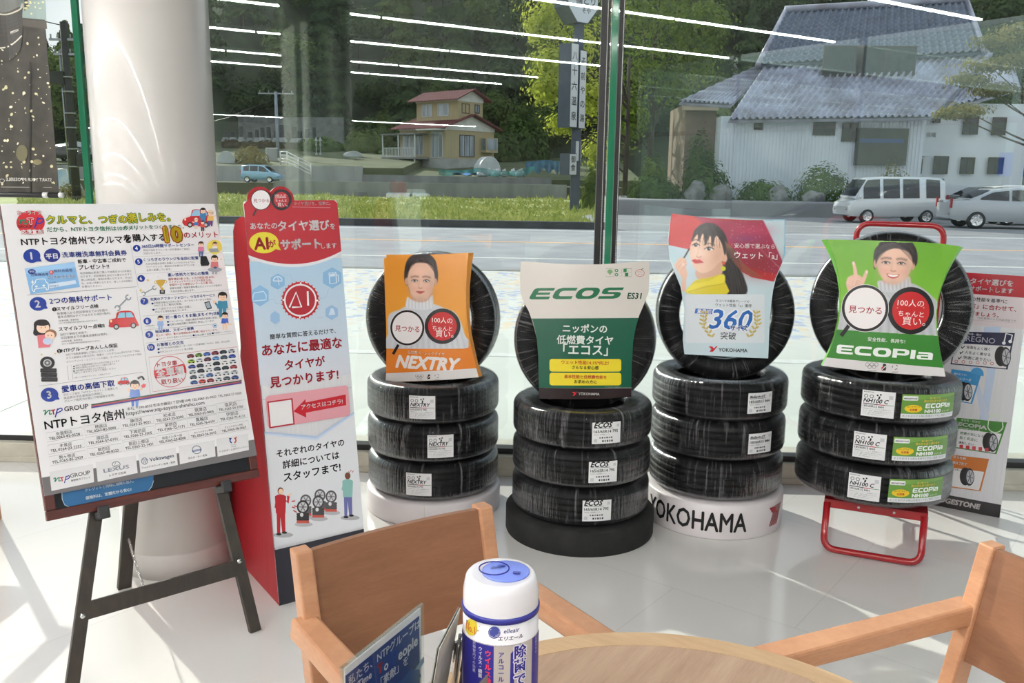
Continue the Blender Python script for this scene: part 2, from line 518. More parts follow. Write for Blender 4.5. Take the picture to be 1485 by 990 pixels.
class Paint:
    """soft-edged picture painting on a point grid (X, Y)"""
    def __init__(s, X, Y, bg=None):
        s.X, s.Y = X, Y
        s.img = np.zeros(X.shape + (3,)); s.a = np.zeros(X.shape)
        if bg is not None: s.img[:] = bg; s.a[:] = 1
    def put(s, m, c, op=1.0):
        m = (m*op)[..., None]
        c = np.asarray(c, float)
        s.img = s.img*(1-m) + c*m
        s.a = np.maximum(s.a, m[..., 0])
    def sdf(s, P):
        P = np.asarray(P, float); X, Y = s.X, s.Y
        d = np.full(X.shape, 1e9); ins = np.zeros(X.shape, bool); n = len(P)
        for i in range(n):
            ax, ay = P[i]; bx, by = P[(i+1) % n]
            ex, ey = bx-ax, by-ay; L = ex*ex+ey*ey or 1e-9
            t = np.clip(((X-ax)*ex+(Y-ay)*ey)/L, 0, 1)
            d = np.minimum(d, np.hypot(X-ax-ex*t, Y-ay-ey*t))
            if ay != by:
                ins ^= ((ay > Y) != (by > Y)) & (X < ex*(Y-ay)/(by-ay) + ax)
        return np.where(ins, d, -d)
    def poly(s, P, c, soft=.5, op=1.0, smooth=5):
        P = spline(P, smooth) if smooth else P
        s.put(np.clip(s.sdf(P)/(2*soft)+.5, 0, 1), c, op); return s
    def ell(s, x, y, rx, ry, c, soft=.3, op=1.0, rot=0.0):
        dx, dy = s.X-x, s.Y-y; u = (dx*cos(rot)+dy*sin(rot))/rx; v = (-dx*sin(rot)+dy*cos(rot))/ry
        q = np.hypot(u, v); s.put(np.clip((1-q)/soft+.5 if soft < 1 else np.exp(-q*q*1.2), 0, 1), c, op); return s
    def line(s, pts, wd, c, soft=.5, op=1.0, n=5):
        pts = spline(pts, n, False) if len(pts) > 2 else pts
        d = np.full(s.X.shape, 1e9); W = wd if isinstance(wd, (int, float)) else None
        for i in range(len(pts)-1):
            (ax, ay), (bx, by) = pts[i], pts[i+1]; ex, ey = bx-ax, by-ay; L = ex*ex+ey*ey or 1e-9
            t = np.clip(((s.X-ax)*ex+(s.Y-ay)*ey)/L, 0, 1)
            ww = W if W is not None else wd[0]+(wd[1]-wd[0])*(i+t)/(len(pts)-1)
            d = np.minimum(d, np.hypot(s.X-ax-ex*t, s.Y-ay-ey*t)-ww/2)
        s.put(np.clip(-d/(2*soft)+.5, 0, 1), c, op); return s
INK = ink('printed_ink')
INK_GLOSS = ink('printed_ink_laminated', .25, .5, .15)
# ================================================================== MATERIALS
def floor_mat():
    m, t, p = principled('vinyl_floor')
    tx = t.nodes.new('ShaderNodeTexCoord'); mp = t.nodes.new('ShaderNodeMapping')
    mp.inputs['Rotation'].default_value = (0, 0, radians(35.5))
    br = t.nodes.new('ShaderNodeTexBrick')
    br.offset = 0.5; br.inputs['Scale'].default_value = 1.0
    br.inputs['Color1'].default_value = (.70, .685, .67, 1); br.inputs['Color2'].default_value = (.68, .665, .65, 1); br.inputs['Mortar'].default_value = (.59, .575, .56, 1)
    br.inputs['Mortar Size'].default_value = .0016; br.inputs['Brick Width'].default_value = .9; br.inputs['Row Height'].default_value = .9
    n = t.nodes.new('ShaderNodeTexNoise'); n.inputs['Scale'].default_value = 2.5; n.inputs['Detail'].default_value = 5
    r = t.nodes.new('ShaderNodeMapRange'); r.inputs[3].default_value = .07; r.inputs[4].default_value = .15
    b = t.nodes.new('ShaderNodeBump'); b.inputs['Strength'].default_value = .05; b.inputs['Distance'].default_value = .01
    n2 = t.nodes.new('ShaderNodeTexNoise'); n2.inputs['Scale'].default_value = 5; n2.inputs['Detail'].default_value = 2
    t.links.new(tx.outputs['Object'], mp.inputs[0]); t.links.new(mp.outputs[0], br.inputs['Vector'])
    t.links.new(mp.outputs[0], n.inputs['Vector']); t.links.new(n.outputs[0], r.inputs[0]); t.links.new(r.outputs[0], p.inputs['Roughness'])
    t.links.new(mp.outputs[0], n2.inputs['Vector']); t.links.new(n2.outputs[0], b.inputs['Height']); t.links.new(b.outputs[0], p.inputs['Normal'])
    t.links.new(br.outputs[0], p.inputs['Base Color'])
    p.inputs['Specular IOR Level'].default_value = .6
    return m
def apron_mat():
    m, t, p = principled('apron_paving')
    tx = t.nodes.new('ShaderNodeTexCoord')
    sp = t.nodes.new('ShaderNodeSeparateXYZ')
    vo = t.nodes.new('ShaderNodeTexVoronoi'); vo.inputs['Scale'].default_value = 11.0
    cr = t.nodes.new('ShaderNodeValToRGB'); cr.color_ramp.interpolation = 'CONSTANT'
    els = cr.color_ramp.elements
    els[0].position = 0; els[0].color = rgb(205, 206, 200)
    els[1].position = .45; els[1].color = rgb(165, 176, 200)
    for q, c in ((.62, rgb(206, 200, 190)), (.78, rgb(214, 196, 168)), (.9, rgb(205, 206, 200))):
        e = els.new(q); e.color = c
    sc2 = t.nodes.new('ShaderNodeSeparateColor')
    n = t.nodes.new('ShaderNodeTexNoise'); n.inputs['Scale'].default_value = .6; n.inputs['Detail'].default_value = 6
    c0 = t.nodes.new('ShaderNodeValToRGB')
    c0.color_ramp.elements[0].position = .3; c0.color_ramp.elements[0].color = rgb(198, 201, 192)
    c0.color_ramp.elements[1].position = .7; c0.color_ramp.elements[1].color = rgb(210, 212, 204)
    band = t.nodes.new('ShaderNodeMapRange'); band.inputs[1].default_value = 8.4; band.inputs[2].default_value = 9.6; band.clamp = True
    mx = t.nodes.new('ShaderNodeMix'); mx.data_type = 'RGBA'
    t.links.new(tx.outputs['Object'], vo.inputs['Vector']); t.links.new(tx.outputs['Object'], n.inputs['Vector'])
    t.links.new(tx.outputs['Object'], sp.inputs[0]); t.links.new(sp.outputs['Y'], band.inputs[0])
    t.links.new(vo.outputs['Color'], sc2.inputs[0]); t.links.new(sc2.outputs[0], cr.inputs[0])
    t.links.new(n.outputs[0], c0.inputs[0]); t.links.new(c0.outputs[0], mx.inputs[6]); t.links.new(cr.outputs[0], mx.inputs[7])
    t.links.new(band.outputs[0], mx.inputs[0]); t.links.new(mx.outputs[2], p.inputs['Base Color'])
    p.inputs['Roughness'].default_value = .8
    return m
def leaf_mat(name, c1, c2, trans=.25, vary=.3):
    m = bpy.data.materials.new(name); m.use_nodes = True
    t = m.node_tree; t.nodes.clear()
    o = t.nodes.new('ShaderNodeOutputMaterial')
    oi = t.nodes.new('ShaderNodeObjectInfo'); g = t.nodes.new('ShaderNodeNewGeometry')
    n = t.nodes.new('ShaderNodeTexNoise'); n.inputs['Scale'].default_value = 1.3
    ad = t.nodes.new('ShaderNodeMath'); ad.operation = 'MULTIPLY_ADD'; ad.inputs[1].default_value = vary
    r = t.nodes.new('ShaderNodeValToRGB')
    r.color_ramp.elements[0].position = .35; r.color_ramp.elements[0].color = c1
    r.color_ramp.elements[1].position = .85; r.color_ramp.elements[1].color = c2
    d = t.nodes.new('ShaderNodeBsdfDiffuse'); tl = t.nodes.new('ShaderNodeBsdfTranslucent'); ms = t.nodes.new('ShaderNodeMixShader')
    ms.inputs[0].default_value = trans
    t.links.new(g.outputs['Position'], n.inputs['Vector'])
    t.links.new(oi.outputs['Random'], ad.inputs[0]); t.links.new(n.outputs[0], ad.inputs[2])
    t.links.new(ad.outputs[0], r.inputs[0]); t.links.new(r.outputs[0], d.inputs[0]); t.links.new(r.outputs[0], tl.inputs[0])
    t.links.new(d.outputs[0], ms.inputs[1]); t.links.new(tl.outputs[0], ms.inputs[2]); t.links.new(ms.outputs[0], o.inputs[0])
    return m

M_FLOOR = floor_mat()
M_WALL = mat('white_wall_paint', (.74, .73, .71, 1), (.70, .69, .67, 1), 3, .7)
M_CEIL = mat('ceiling_board', (.40, .40, .395, 1), (.37, .37, .365, 1), 5, .8)
M_PILLAR = mat('pillar_paint', (.58, .55, .525, 1), (.54, .515, .49, 1), 6, .3, spec=.5, bump=.05, stretch=(1, 1, .05), coat=.3)
M_SILL = mat('stone_sill', rgb(205, 200, 186), rgb(182, 177, 163), 7, .6)
M_BLACK = mat('black_sealant', (.012, .012, .013, 1), (.02, .02, .022, 1), 10, .45)
M_GLASS = glass('window_glass', (.945, .975, .96, 1), f0=.08)
M_FIN, _t, _p = principled('green_glass_edge')
_p.inputs['Base Color'].default_value = (.04, .30, .16, 1); _p.inputs['Roughness'].default_value = .08; _p.inputs['Transmission Weight'].default_value = .25
_n = _t.nodes.new('ShaderNodeTexNoise'); _n.inputs['Scale'].default_value = 3
_r = _t.nodes.new('ShaderNodeValToRGB'); _r.color_ramp.elements[0].color = (.03, .25, .13, 1); _r.color_ramp.elements[1].color = (.06, .36, .20, 1)
_t.links.new(_n.outputs[0], _r.inputs[0]); _t.links.new(_r.outputs[0], _p.inputs['Base Color'])
M_STRIP = emit('strip_light_tube', (1, .985, .95, 1), STRIP_EMIT)
M_WHITE_METAL = mat('white_enamel', (.75, .75, .75, 1), None, 4, .4)
M_CHROME = mat('chrome', (.8, .8, .8, 1), (.7, .7, .7, 1), 5, .12, metal=1)
M_STEEL = mat('grey_steel', (.35, .36, .37, 1), (.28, .29, .3, 1), 9, .35, metal=.8)
M_DARK = mat('dark_plastic', (.02, .02, .022, 1), (.03, .03, .032, 1), 12, .4)
M_CARGLASS = mat('car_window_glass', (.012, .015, .018, 1), (.02, .025, .03, 1), 3, .05, spec=.8)
M_RUBBER = mat('rubber', (.012, .012, .013, 1), (.022, .022, .023, 1), 25, .55)

# ================================================================== ROOM SHELL
WY = 4.2                                            # plane of the shop window
ROOM = [(-18, 4.13), (7.65, 4.13), (1.2, -4.9), (9.3, -10.7), (-2.0, -26.5), (-18, -15)]
b = MB(); b.prism(ROOM, .1, Matrix.Translation((0, 0, -.1))); struct(b.build('floor', M_FLOOR))
b = MB(); b.prism([(-18, 4.3), (7.75, 4.3), (1.3, -4.9), (9.4, -10.7), (-2.0, -26.6), (-18.1, -15)], .25, Matrix.Translation((0, 0, 3.0))); struct(b.build('ceiling', M_CEIL))
def wall(name, p, q, z0=0, z1=3.0, m=M_WALL, th=.12):
    b = MB(); p, q = Vector((*p, 0)), Vector((*q, 0))
    b.bar(p + Vector((0, 0, (z0+z1)/2)), q + Vector((0, 0, (z0+z1)/2)), th, z1-z0)
    return struct(b.build(name, m))
wall('wall_far_right', (1.25, -4.95), (9.35, -10.75))
wall('wall_right', (9.35, -10.75), (-2.0, -26.55))
wall('wall_back', (-2.0, -26.55), (-18.05, -15.05))
wall('wall_left', (-18.05, -15.05), (-18.05, 4.2))
b = MB(); b.box(-18, 4.13, 0, 7.65, 4.42, .10); b.box(-18, 4.122, 0, 7.6, 4.13, .03); struct(b.build('trim_1', M_SILL, bevel=.006))
b = MB(); b.box(-18, 4.17, .10, 7.65, 4.235, .128); struct(b.build('trim_2', M_BLACK))
b = MB(); b.box(-18, 4.14, 2.95, 7.65, 4.26, 3.0); struct(b.build('trim_3', M_BLACK))
FIN_X = [-12.2, -9.71, -7.22, -4.72, -2.23, .265, 2.76, 5.26]
edges = [-18] + FIN_X + [7.6]
for i in range(len(edges)-1):
    b = MB(); x0, x1 = edges[i] + (.014 if i else 0), edges[i+1] - .014
    b.box(x0, WY-.006, .12, x1, WY+.006, 2.98)
    struct(b.build('window_%d' % (i+1), M_GLASS))
k = 4
for x in FIN_X:
    b = MB(); b.box(x-.0145, WY-.035, .10, x+.0145, WY-.012, 3.0); struct(b.build('trim_%d' % k, M_FIN, bevel=.001, seg=1)); k += 1
    b = MB()
    if x == .265:
        b.box(x-.062, WY-.012, .10, x-.022, WY+.05, 3.0); b.box(x+.02, WY-.012, .10, x+.044, WY+.05, 3.0)
    else:
        b.box(x+.055, WY-.012, .10, x+.075, WY+.05, 3.0)
    struct(b.build('trim_%d' % k, M_BLACK)); k += 1
# glazed front behind the camera, mirrored in the window
P0, P1 = Vector((7.65, 4.13, 0)), Vector((1.25, -4.9, 0))
fd = (P1-P0).normalized(); fl = (P1-P0).length
nwin = len(edges)
for i in range(6):
    a, c = P0 + fd*(fl*i/6 + .03), P0 + fd*(fl*(i+1)/6 - .03)
    b = MB(); b.bar(a + Vector((0, 0, 1.5)), c + Vector((0, 0, 1.5)), .012, 2.9); struct(b.build('window_%d' % (nwin+i), glass('front_glass', f0=.04) if i == 0 else bpy.data.materials['front_glass']))
    b = MB(); q = P0 + fd*(fl*(i+1)/6); b.bar(q, q + Vector((0, 0, 3)), .05, .08, up=fd); struct(b.build('trim_%d' % k, M_STEEL)); k += 1
b = MB(); b.bar(P0 + Vector((0, 0, .04)), P1 + Vector((0, 0, .04)), .1, .08); b.bar(P0 + Vector((0, 0, 2.05)), P1 + Vector((0, 0, 2.05)), .04, .06); struct(b.build('trim_%d' % k, M_STEEL))

# pillar
b = MB()
b.lathe([(.0, 0), (.202, 0), (.202, .092), (.199, .095), (.202, .098), (.202, 3.0), (0, 3.0)], 64)
pil = struct(b.build('column', M_PILLAR)); pil.location = (-1.405, 3.10, 0)

# ceiling strip lights (seen mirrored in the window)
AX = Vector((cos(radians(35.5)), -sin(radians(35.5)), 0))
def strip_row(end, length, label):
    """end: far end of the row; fixtures of 2.4 m laid end to end"""
    e = Vector(end); n = int(round(length/2.42)); first = None
    for i in range(n):
        c = e - AX*(2.42*i + 1.2)
        if c.y > 3.3: continue
        q = 'end fixture nearest the far wall' if i == 0 else '%s fixture from its far end' % ['', 'second', 'third', 'fourth', 'fifth', 'sixth', 'seventh'][i]
        lb = 'slim white strip light on the ceiling, %s row, %s' % (label, q)
        t = thing('ceiling_light', lb, 'ceiling light', (c.x, c.y, 3.0), -radians(35.5), 'strip lights on the ceiling')
        if STRIP_PROTO:
            for ch in STRIP_PROTO[0].children:
                d = ch.copy(); COL.objects.link(d); d.parent = t
        else:
            b = MB(); b.box(-1.2, -.03, -.035, 1.2, .03, 0); b.build('housing', M_WHITE_METAL, t)
            b = MB(); b.box(-1.19, -.010, -.050, 1.19, .010, -.036); b.build('tube', M_STRIP, t)
            STRIP_PROTO.append(t)
STRIP_PROTO = []
for (vx, vy), ln, lb in (((4.01, 8.9), 2.5, 'nearest'), ((3.1, 10.36), 9.7, 'second'), ((2.21, 11.79), 12.1, 'third'), ((.64, 12.74), 14.5, 'fourth'), ((-.27, 14.28), 14.5, 'fifth'), ((-.91, 15.38), 14.5, 'sixth'), ((-2.56, 29.31), 14.5, 'last')):
    strip_row((vx, 2*WY-vy, 3.0), ln, lb)

# ================================================================== OUTSIDE: ground
G0 = -.2
BED = (atY(880, 285, 39).x, atY(1275, 285, 40).x)
def gz(x, y):
    """height of the ground outside"""
    if y < 15: return G0+.02
    if y < 27.7 or x > (1.6+(y-34)*.11 if y > 34 else 2.0): return (.45 if 38.3 < y < 45 and BED[0] < x < BED[1] else G0) if y < 74 or x > 8 else ZT1
    if y < 74: return field_z(x, y) - .03
    if y < (82 if x < -14 else 80.4): return ZT1
    s = ZT2+(y-82.4)*.08 if x < -14 else ZT3+(y-80.4)*.076
    return s if y < 111 else max(hill_z(x, y), s)
ZT1, ZT2, ZT3 = atY(560, 266, 74).z-.1, atY(400, 239, 82).z-.15, atY(650, 256, 80).z-.15
M_APRON = apron_mat()
M_ASPH = mat('asphalt', rgb(160, 162, 166), rgb(142, 144, 149), 1.2, .85, bump=.2, bscale=60)
M_ASPH2 = mat('lot_asphalt', rgb(150, 150, 152), rgb(134, 134, 136), .7, .85, bump=.2, bscale=50)
M_LINE = mat('white_road_paint', rgb(225, 226, 222), rgb(205, 206, 200), 12, .6)
M_ORANGE = mat('orange_road_paint', rgb(238, 190, 140), rgb(222, 172, 122), 12, .6)
M_SOIL = mat('dark_soil', rgb(92, 88, 66), rgb(70, 76, 48), .2, .9)
M_FIELD = mat('grass_field', rgb(172, 178, 108), rgb(130, 142, 78), .35, .9, bump=.6, bscale=6, detail=9, stretch=(1, .4, 1))
M_CONC = mat('weathered_concrete', rgb(150, 152, 150), rgb(112, 115, 112), .5, .85, detail=9, stretch=(1.5, 1, .3))
M_CONC2 = mat('pale_concrete', rgb(178, 180, 176), rgb(146, 148, 142), .5, .85, detail=9, stretch=(1.5, 1, .3))
b = MB(); b.box(-200, 4.42, -1.4, 200, 130, -.9); b.box(-60, -60, -.35, 60, 4.42, -.3); struct(b.build('ground', M_SOIL))
b = MB(); b.box(-40, 4.42, -1, 40, 15.0, G0+.02); struct(b.build('ground_apron', M_APRON))
b = MB(); b.box(-40, 15.0, -1, 40, 15.25, G0+.03); struct(b.build('curb', M_CONC))
b = MB(); b.box(-80, 15.25, -1, 80, 27.4, G0); struct(b.build('road', M_ASPH))
b = MB()
for y, wd in ((17.5, .15), (26.4, .16)): b.box(-80, y, G0, 80, y+wd, G0+.004)
b.box(-40, 7.85, G0+.02, 40, 8.0, G0+.024)
for x in (-9, -6.4, -3.8, -1.2, 1.4, 4, 6.6): b.box(x-.05, 5.2, G0+.02, x+.05, 7.85, G0+.024)
b.box(2, 31, G0+.0, 60, 31.12, G0+.009)
struct(b.build('road_markings', M_LINE))
b = MB(); b.box(-80, 21.7, G0, 80, 21.9, G0+.004); struct(b.build('road_centre_markings', M_ORANGE))
b = MB(); b.prism([(2.0, 27.4), (70, 27.4), (70, 70), (6.5, 70), (3.6, 45), (1.2, 36)], .8, Matrix.Translation((0, 0, G0-.795))); struct(b.build('ground_lot', M_ASPH2))
b = MB(); b.box(-80, 27.4, -1, 2.0, 27.7, G0+.22); struct(b.build('curb_field', mat('dark_curb', rgb(70, 72, 74), rgb(52, 54, 56), 2, .8)))
rf = random.Random(3)
def field_z(x, y): return G0 - .02 - (y-27)*.0075 + .10*sin(x*.7+y*.3)*sin(y*.21)
b = MB()
def fz(u, v):
    y = 27.7 + v*46; xr = 1.6 + (y-34)*.11 if y > 34 else 2.0
    x = -75 + u*(xr+75)
    return (x, y, field_z(x, y))
b.grid(fz, 120, 50); struct(b.build('ground_field', M_FIELD))
b = MB(); b.box(BED[0], 38.3, -.5, BED[1], 45, .45); struct(b.build('ground_planting_bed', M_ASPH2, bevel=.08))
# grass: nobody could count it
b = MB(); M_BLADE = leaf_mat('grass_blade', rgb(122, 138, 66), rgb(196, 194, 126), .35, 0)
for i in range(26000):
    y = 27.9 + (rf.random()**1.7)*44; half = y*.62
    x = -half + rf.random()*(half + 1.6 + max(0, y-34)*.1)
    z = field_z(x, y); h = rf.uniform(.05, .18) if rf.random() < .95 else rf.uniform(.25, .45); a = rf.uniform(0, pi); wd = rf.uniform(.05, .14)
    lx, ly = rf.uniform(-.15, .15), rf.uniform(-.1, .1)
    b.add([(x-wd*cos(a), y-wd*sin(a)*.4, z-.02), (x+wd*cos(a), y+wd*sin(a)*.4, z-.02), (x+lx, y+ly, z+h)], [(0, 1, 2)])
tag(b.build('grass', M_BLADE), 'sunlit green grass covering the field across the road', 'grass', kind='stuff')
# hill behind the houses
def hill_z(x, y):
    left = 1/(1+exp((x/max(y, 1)+.43)*22))                # lower ridge on the far left, where the sky shows
    c0, c1 = -44, -22
    st = 112 + 17/(1+exp((abs(x-(c0+c1)/2)-(c1-c0)/2-3)*1.2)); t = min(max((y-st)/70, 0), 1.3)
    if y < 111: return -1.2
    return 2.2 + t*(58*(1-left)+9*left) + 2*sin(x*.08)*sin(y*.06)
b = MB(); b.grid(lambda u, v: ((lambda x, y: (x, y, hill_z(x, y)))(-230+u*480, 109+v*95)), 90, 34)
struct(b.build('hill', mat('forest_floor', rgb(72, 82, 56), rgb(50, 60, 42), .35, .95)))
def pxwall(name, x0, x1, ytop, ybot, Y, m, th=.4, x1y=None):
    p, q = atY(x0, ytop, Y), atY(x1, ytop if x1y is None else x1y, Y)
    lo = min(atY(x0, ybot, Y).z, -.9)
    b = MB(); b.add([(p.x, Y, lo), (q.x, Y, lo), (q.x, Y+th, lo), (p.x, Y+th, lo), (p.x, Y, p.z), (q.x, Y, q.z), (q.x, Y+th, q.z), (p.x, Y+th, p.z)],
                    [(0,3,2,1),(4,5,6,7),(0,1,5,4),(1,2,6,5),(2,3,7,6),(3,0,4,7)])
    return struct(b.build(name, m))
pxwall('wall_terrace', 396, 822, 262, 285, 74, M_CONC, x1y=268)
pxwall('wall_upper_terrace', -60, 525, 238, 262, 82, M_CONC2, x1y=241)
pxwall('wall_house_terrace', 525, 800, 253, 268, 80, M_CONC, x1y=258)
pxwall('wall_cemetery', 345, 498, 170, 205, 125, mat('stone_wall', rgb(128, 130, 128), rgb(98, 100, 96), 1.5, .9, detail=8), x1y=170)
# terrace fills
b = MB()
zt = atY(560, 266, 74).z
b.box(-80, 74.4, -1, 6, 82, zt-.1)
struct(b.build('ground_terrace', M_SOIL))
b = MB()
for (xa, xb, ya, yb, z, k_) in ((-80, -14, 82.4, 116, ZT2, .08), (-14, 8, 80.4, 116, ZT3, .076)):
    b.add([(xa, ya, -1), (xb, ya, -1), (xb, yb, -1), (xa, yb, -1), (xa, ya, z), (xb, ya, z), (xb, yb, z+(yb-ya)*k_), (xa, yb, z+(yb-ya)*k_)], [(0,3,2,1),(4,5,6,7),(0,1,5,4),(1,2,6,5),(2,3,7,6),(3,0,4,7)])
struct(b.build('ground_upper_terrace', mat('weedy_ground', rgb(92, 98, 62), rgb(66, 74, 44), .3, .9, detail=8)))
# ================================================================== OUTSIDE: trees
M_BARK = mat('bark', rgb(84, 74, 64), rgb(54, 48, 42), 6, .9, stretch=(1, 1, .2))
L_CON = leaf_mat('conifer_needles', rgb(44, 62, 46), rgb(84, 100, 64), .2, .35)
L_BROAD = leaf_mat('broad_leaves', rgb(62, 82, 48), rgb(110, 126, 72), .25, .35)
L_YEL = leaf_mat('lime_leaves', rgb(150, 166, 60), rgb(214, 218, 104), .55, .1)
L_MID = leaf_mat('tree_leaves', rgb(74, 104, 44), rgb(142, 160, 68), .4, .1)
L_PINE = leaf_mat('pine_needles', rgb(98, 100, 58), rgb(150, 140, 84), .25, .1)
L_HEDGE = leaf_mat('hedge_leaves', rgb(56, 82, 40), rgb(104, 128, 62), .3, .2)
L_DRY = leaf_mat('dry_leaves', rgb(120, 112, 70), rgb(160, 150, 96), .3, .2)
L_RUST = leaf_mat('rust_leaves', rgb(70, 62, 44), rgb(98, 84, 58), .2, .2)

def leaf_card(b, p, n, s, r):
    """one leaf spray: a bent pair of triangles"""
    n = n.normalized(); a = n.cross(Vector((r.uniform(-1, 1), r.uniform(-1, 1), r.uniform(-1, 1)))).normalized(); c = n.cross(a)
    b.add([p - a*s, p + c*s*.55 + n*s*.15, p + a*s, p - c*s*.55 + n*s*.1], [(0, 1, 2), (0, 2, 3)])

def crown_mesh(kind, seed, n, size):
    r = random.Random(seed); b = MB()
    if kind == 'conifer':                       # unit: height 1, radius about .28
        for i in range(n):
            t = r.random()**.8; z = .12 + .88*t; rad = .28*(1-t)**.75*(.75+.25*sin(z*46)) + .01
            a = r.uniform(0, 2*pi); q = rad*sqrt(r.uniform(.35, 1))
            leaf_card(b, Vector((q*cos(a), q*sin(a), z - q*.25)), Vector((cos(a), sin(a), r.uniform(-.1, .9))), size*r.uniform(.6, 1.2), r)
    else:                                       # lobes
        lobes = [(Vector((r.uniform(-.26, .26), r.uniform(-.26, .26), r.uniform(.42, .82))), r.uniform(.14, .24)) for _ in range(11)]
        for i in range(n):
            c, rr = r.choice(lobes); d = Vector((r.gauss(0, 1), r.gauss(0, 1), r.gauss(0, 1))).normalized()
            leaf_card(b, c + d*rr*r.uniform(.7, 1.05), d + Vector((0, 0, .3)), size*r.uniform(.6, 1.2), r)
    return b
def trunk_mesh(h, r0, seed=0):
    r = random.Random(seed); b = MB()
    b.tube([(0, 0, -.02), (0, 0, h*.5), (r.uniform(-.01, .01), 0, h)], [r0, r0*.7, r0*.35], 7)
    for i in range(4):
        a = r.uniform(0, 2*pi); z = h*r.uniform(.5, .9)
        b.tube([(0, 0, z), (cos(a)*.12, sin(a)*.12, z+.12)], [r0*.35, r0*.15], 5)
    return b
FOREST = []
for k, (kind, lm, sd_) in enumerate((('conifer', L_CON, 1), ('conifer', L_CON, 2), ('broad', L_BROAD, 3), ('broad', L_CON, 4), ('conifer', L_BROAD, 5))):
    FOREST.append((crown_mesh(kind, sd_, 2600, .032).mesh('crown', lm), trunk_mesh(.75 if kind == 'conifer' else .6, .018, sd_).mesh('trunk', M_BARK), kind))
KL = {('conifer', 0): ('dark green conifer with a pointed crown in the hillside forest', 'forest_conifer', 'conifers in the hillside forest'),
      ('broad', 0): ('bushy rounded tree among the conifers in the hillside forest', 'forest_tree', 'rounded trees in the hillside forest')}
def forest_tree(x, y, z, h, k, wd=1.0, lab=None, grp=None):
    cm, tm, kind = FOREST[k]; lb, nm, gp = KL[(kind, 0)]
    t = thing(nm, lab or lb, 'tree', group=grp or gp, M=Matrix.Translation((x, y, z)) @ Matrix.Rotation(rf.uniform(0, 6.28), 4, 'Z') @ Matrix.Diagonal((h*wd, h*wd, h, 1)))
    for nm2, me in (('crown', cm), ('trunk', tm)):
        o = bpy.data.objects.new(nm2, me); COL.objects.link(o); o.parent = t
cnt = 0
rows = [113, 118, 124, 131, 139, 148, 158, 169, 181]
for ri, y0 in enumerate(rows):
    step = 4.6 + ri*.55
    x = -(y0*.66) - 6
    while x < y0*.6 + 5 and cnt < 295:
        xx, yy = x + rf.uniform(-1.5, 1.5), y0 + rf.uniform(-2.5, 2.5)
        x += step*rf.uniform(.8, 1.25)
        q = atY(345, 200, 125).x, atY(500, 200, 125).x
        if yy < 131 and q[0]-2 < xx < q[1]+3: continue
        k = rf.choice([0, 1, 2, 3, 4, 0, 1, 3])
        if yy < 121 and -46 < xx < -20: continue
        if yy < 120: k = rf.choice([2, 3, 2])
        h = rf.uniform(11, 16) if FOREST[k][2] == 'conifer' else rf.uniform(8.5, 13)
        if yy < 120: h *= .62
        forest_tree(xx, yy, hill_z(xx, yy) - .4, h, k, rf.uniform(1.0, 1.3)); cnt += 1
# yellowish trees low on the ridge at the far left
for i, (px, py, s) in enumerate(((82, 110, 9), (128, 150, 10), (150, 190, 8))):
    p = atY(px, py+40, 108); forest_tree(p.x, 108, p.z-2, s, 2, 1.1)

def single_tree(name, label, loc, h, wd, crown, lm, n, size, seed, trunk=.5, tr=.03, lobes=None):
    r = random.Random(seed); b = MB()
    for i in range(n):
        c, rr = r.choice(lobes); c = Vector(c); rr = Vector(rr) if not isinstance(rr, (int, float)) else Vector((rr, rr, rr))
        d = Vector((r.gauss(0, 1), r.gauss(0, 1), r.gauss(0, 1))).normalized(); q = abs(r.gauss(.72, .34))
        leaf_card(b, c + Vector((d.x*rr.x, d.y*rr.y, d.z*rr.z))*q, d + Vector((0, 0, .3)), size*r.uniform(.6, 1.2), r)
    t = thing(name, label, 'tree' if 'tree' in name or 'pine' in name else 'shrub', loc, 0)
    b.build('crown', lm, t)
    b = MB(); b.tube([(0, 0, -.3), (.05, 0, h*trunk*.5), (0, .1, h*trunk)], [tr, tr*.8, tr*.5], 9)
    for c, rr in lobes:
        c = Vector(c); b.tube([(0, 0, min(h*trunk*.7, c.z*.6)), tuple(c*.55 + Vector((0, 0, c.z*.25))), tuple(c)], [tr*.45, tr*.3, tr*.1], 6)
    b.build('trunk', M_BARK, t)
    return t
base = atZ(905, 292, G0); By = 50.0
def rel(px, py, Y=By): p = atY(px, py, Y); return (p.x - base.x, p.y - By, p.z - G0)
base = atY(905, 290, By)
lob = [(rel(800, 20), (1.5, 1.2, 1.4)), (rel(840, 60), (1.6, 1.3, 1.6)), (rel(800, 90, 49), (1.2, 1, 1.0)), (rel(850, -30), (2, 2, 2)), (rel(795, 130, 49), (1.1, .9, .8)), (rel(820, 180), (1.0, .9, .6)), (rel(855, 140), (1.2, 1.1, 1.5)), (rel(870, 220, 51), (1.1, 1, .8)), (rel(780, 40), (.8, .7, .7))]
single_tree('lime_green_tree', 'sunlit yellow green tree behind the tall roadside sign', (base.x, By, G0), 10, 1, None, L_YEL, 9000, .13, 21, .8, .16, lob)
By = 54; base = atY(940, 285, 54)
lob = [(rel(930, 20, 54), (2, 1.5, 2)), (rel(990, 40, 54), (2, 1.5, 1.6)), (rel(1010, 80, 54), (1.6, 1.3, 1.3)), (rel(940, 100, 54), (2, 1.5, 1.6)), (rel(975, 120, 54), (1.4, 1.2, 1.2)), (rel(960, -40, 54), (3, 2, 2)), (rel(915, 170, 54), (1.2, 1.2, 1.6)), (rel(1025, 30, 54), (1.3, 1, 1))]
single_tree('leafy_tree', 'tall mid green tree between the window mullion and the tiled building', (base.x, 54, G0), 12, 1, None, L_MID, 9500, .15, 22, .8, .2, lob)
By = 37; base = atY(1535, 300, 37)
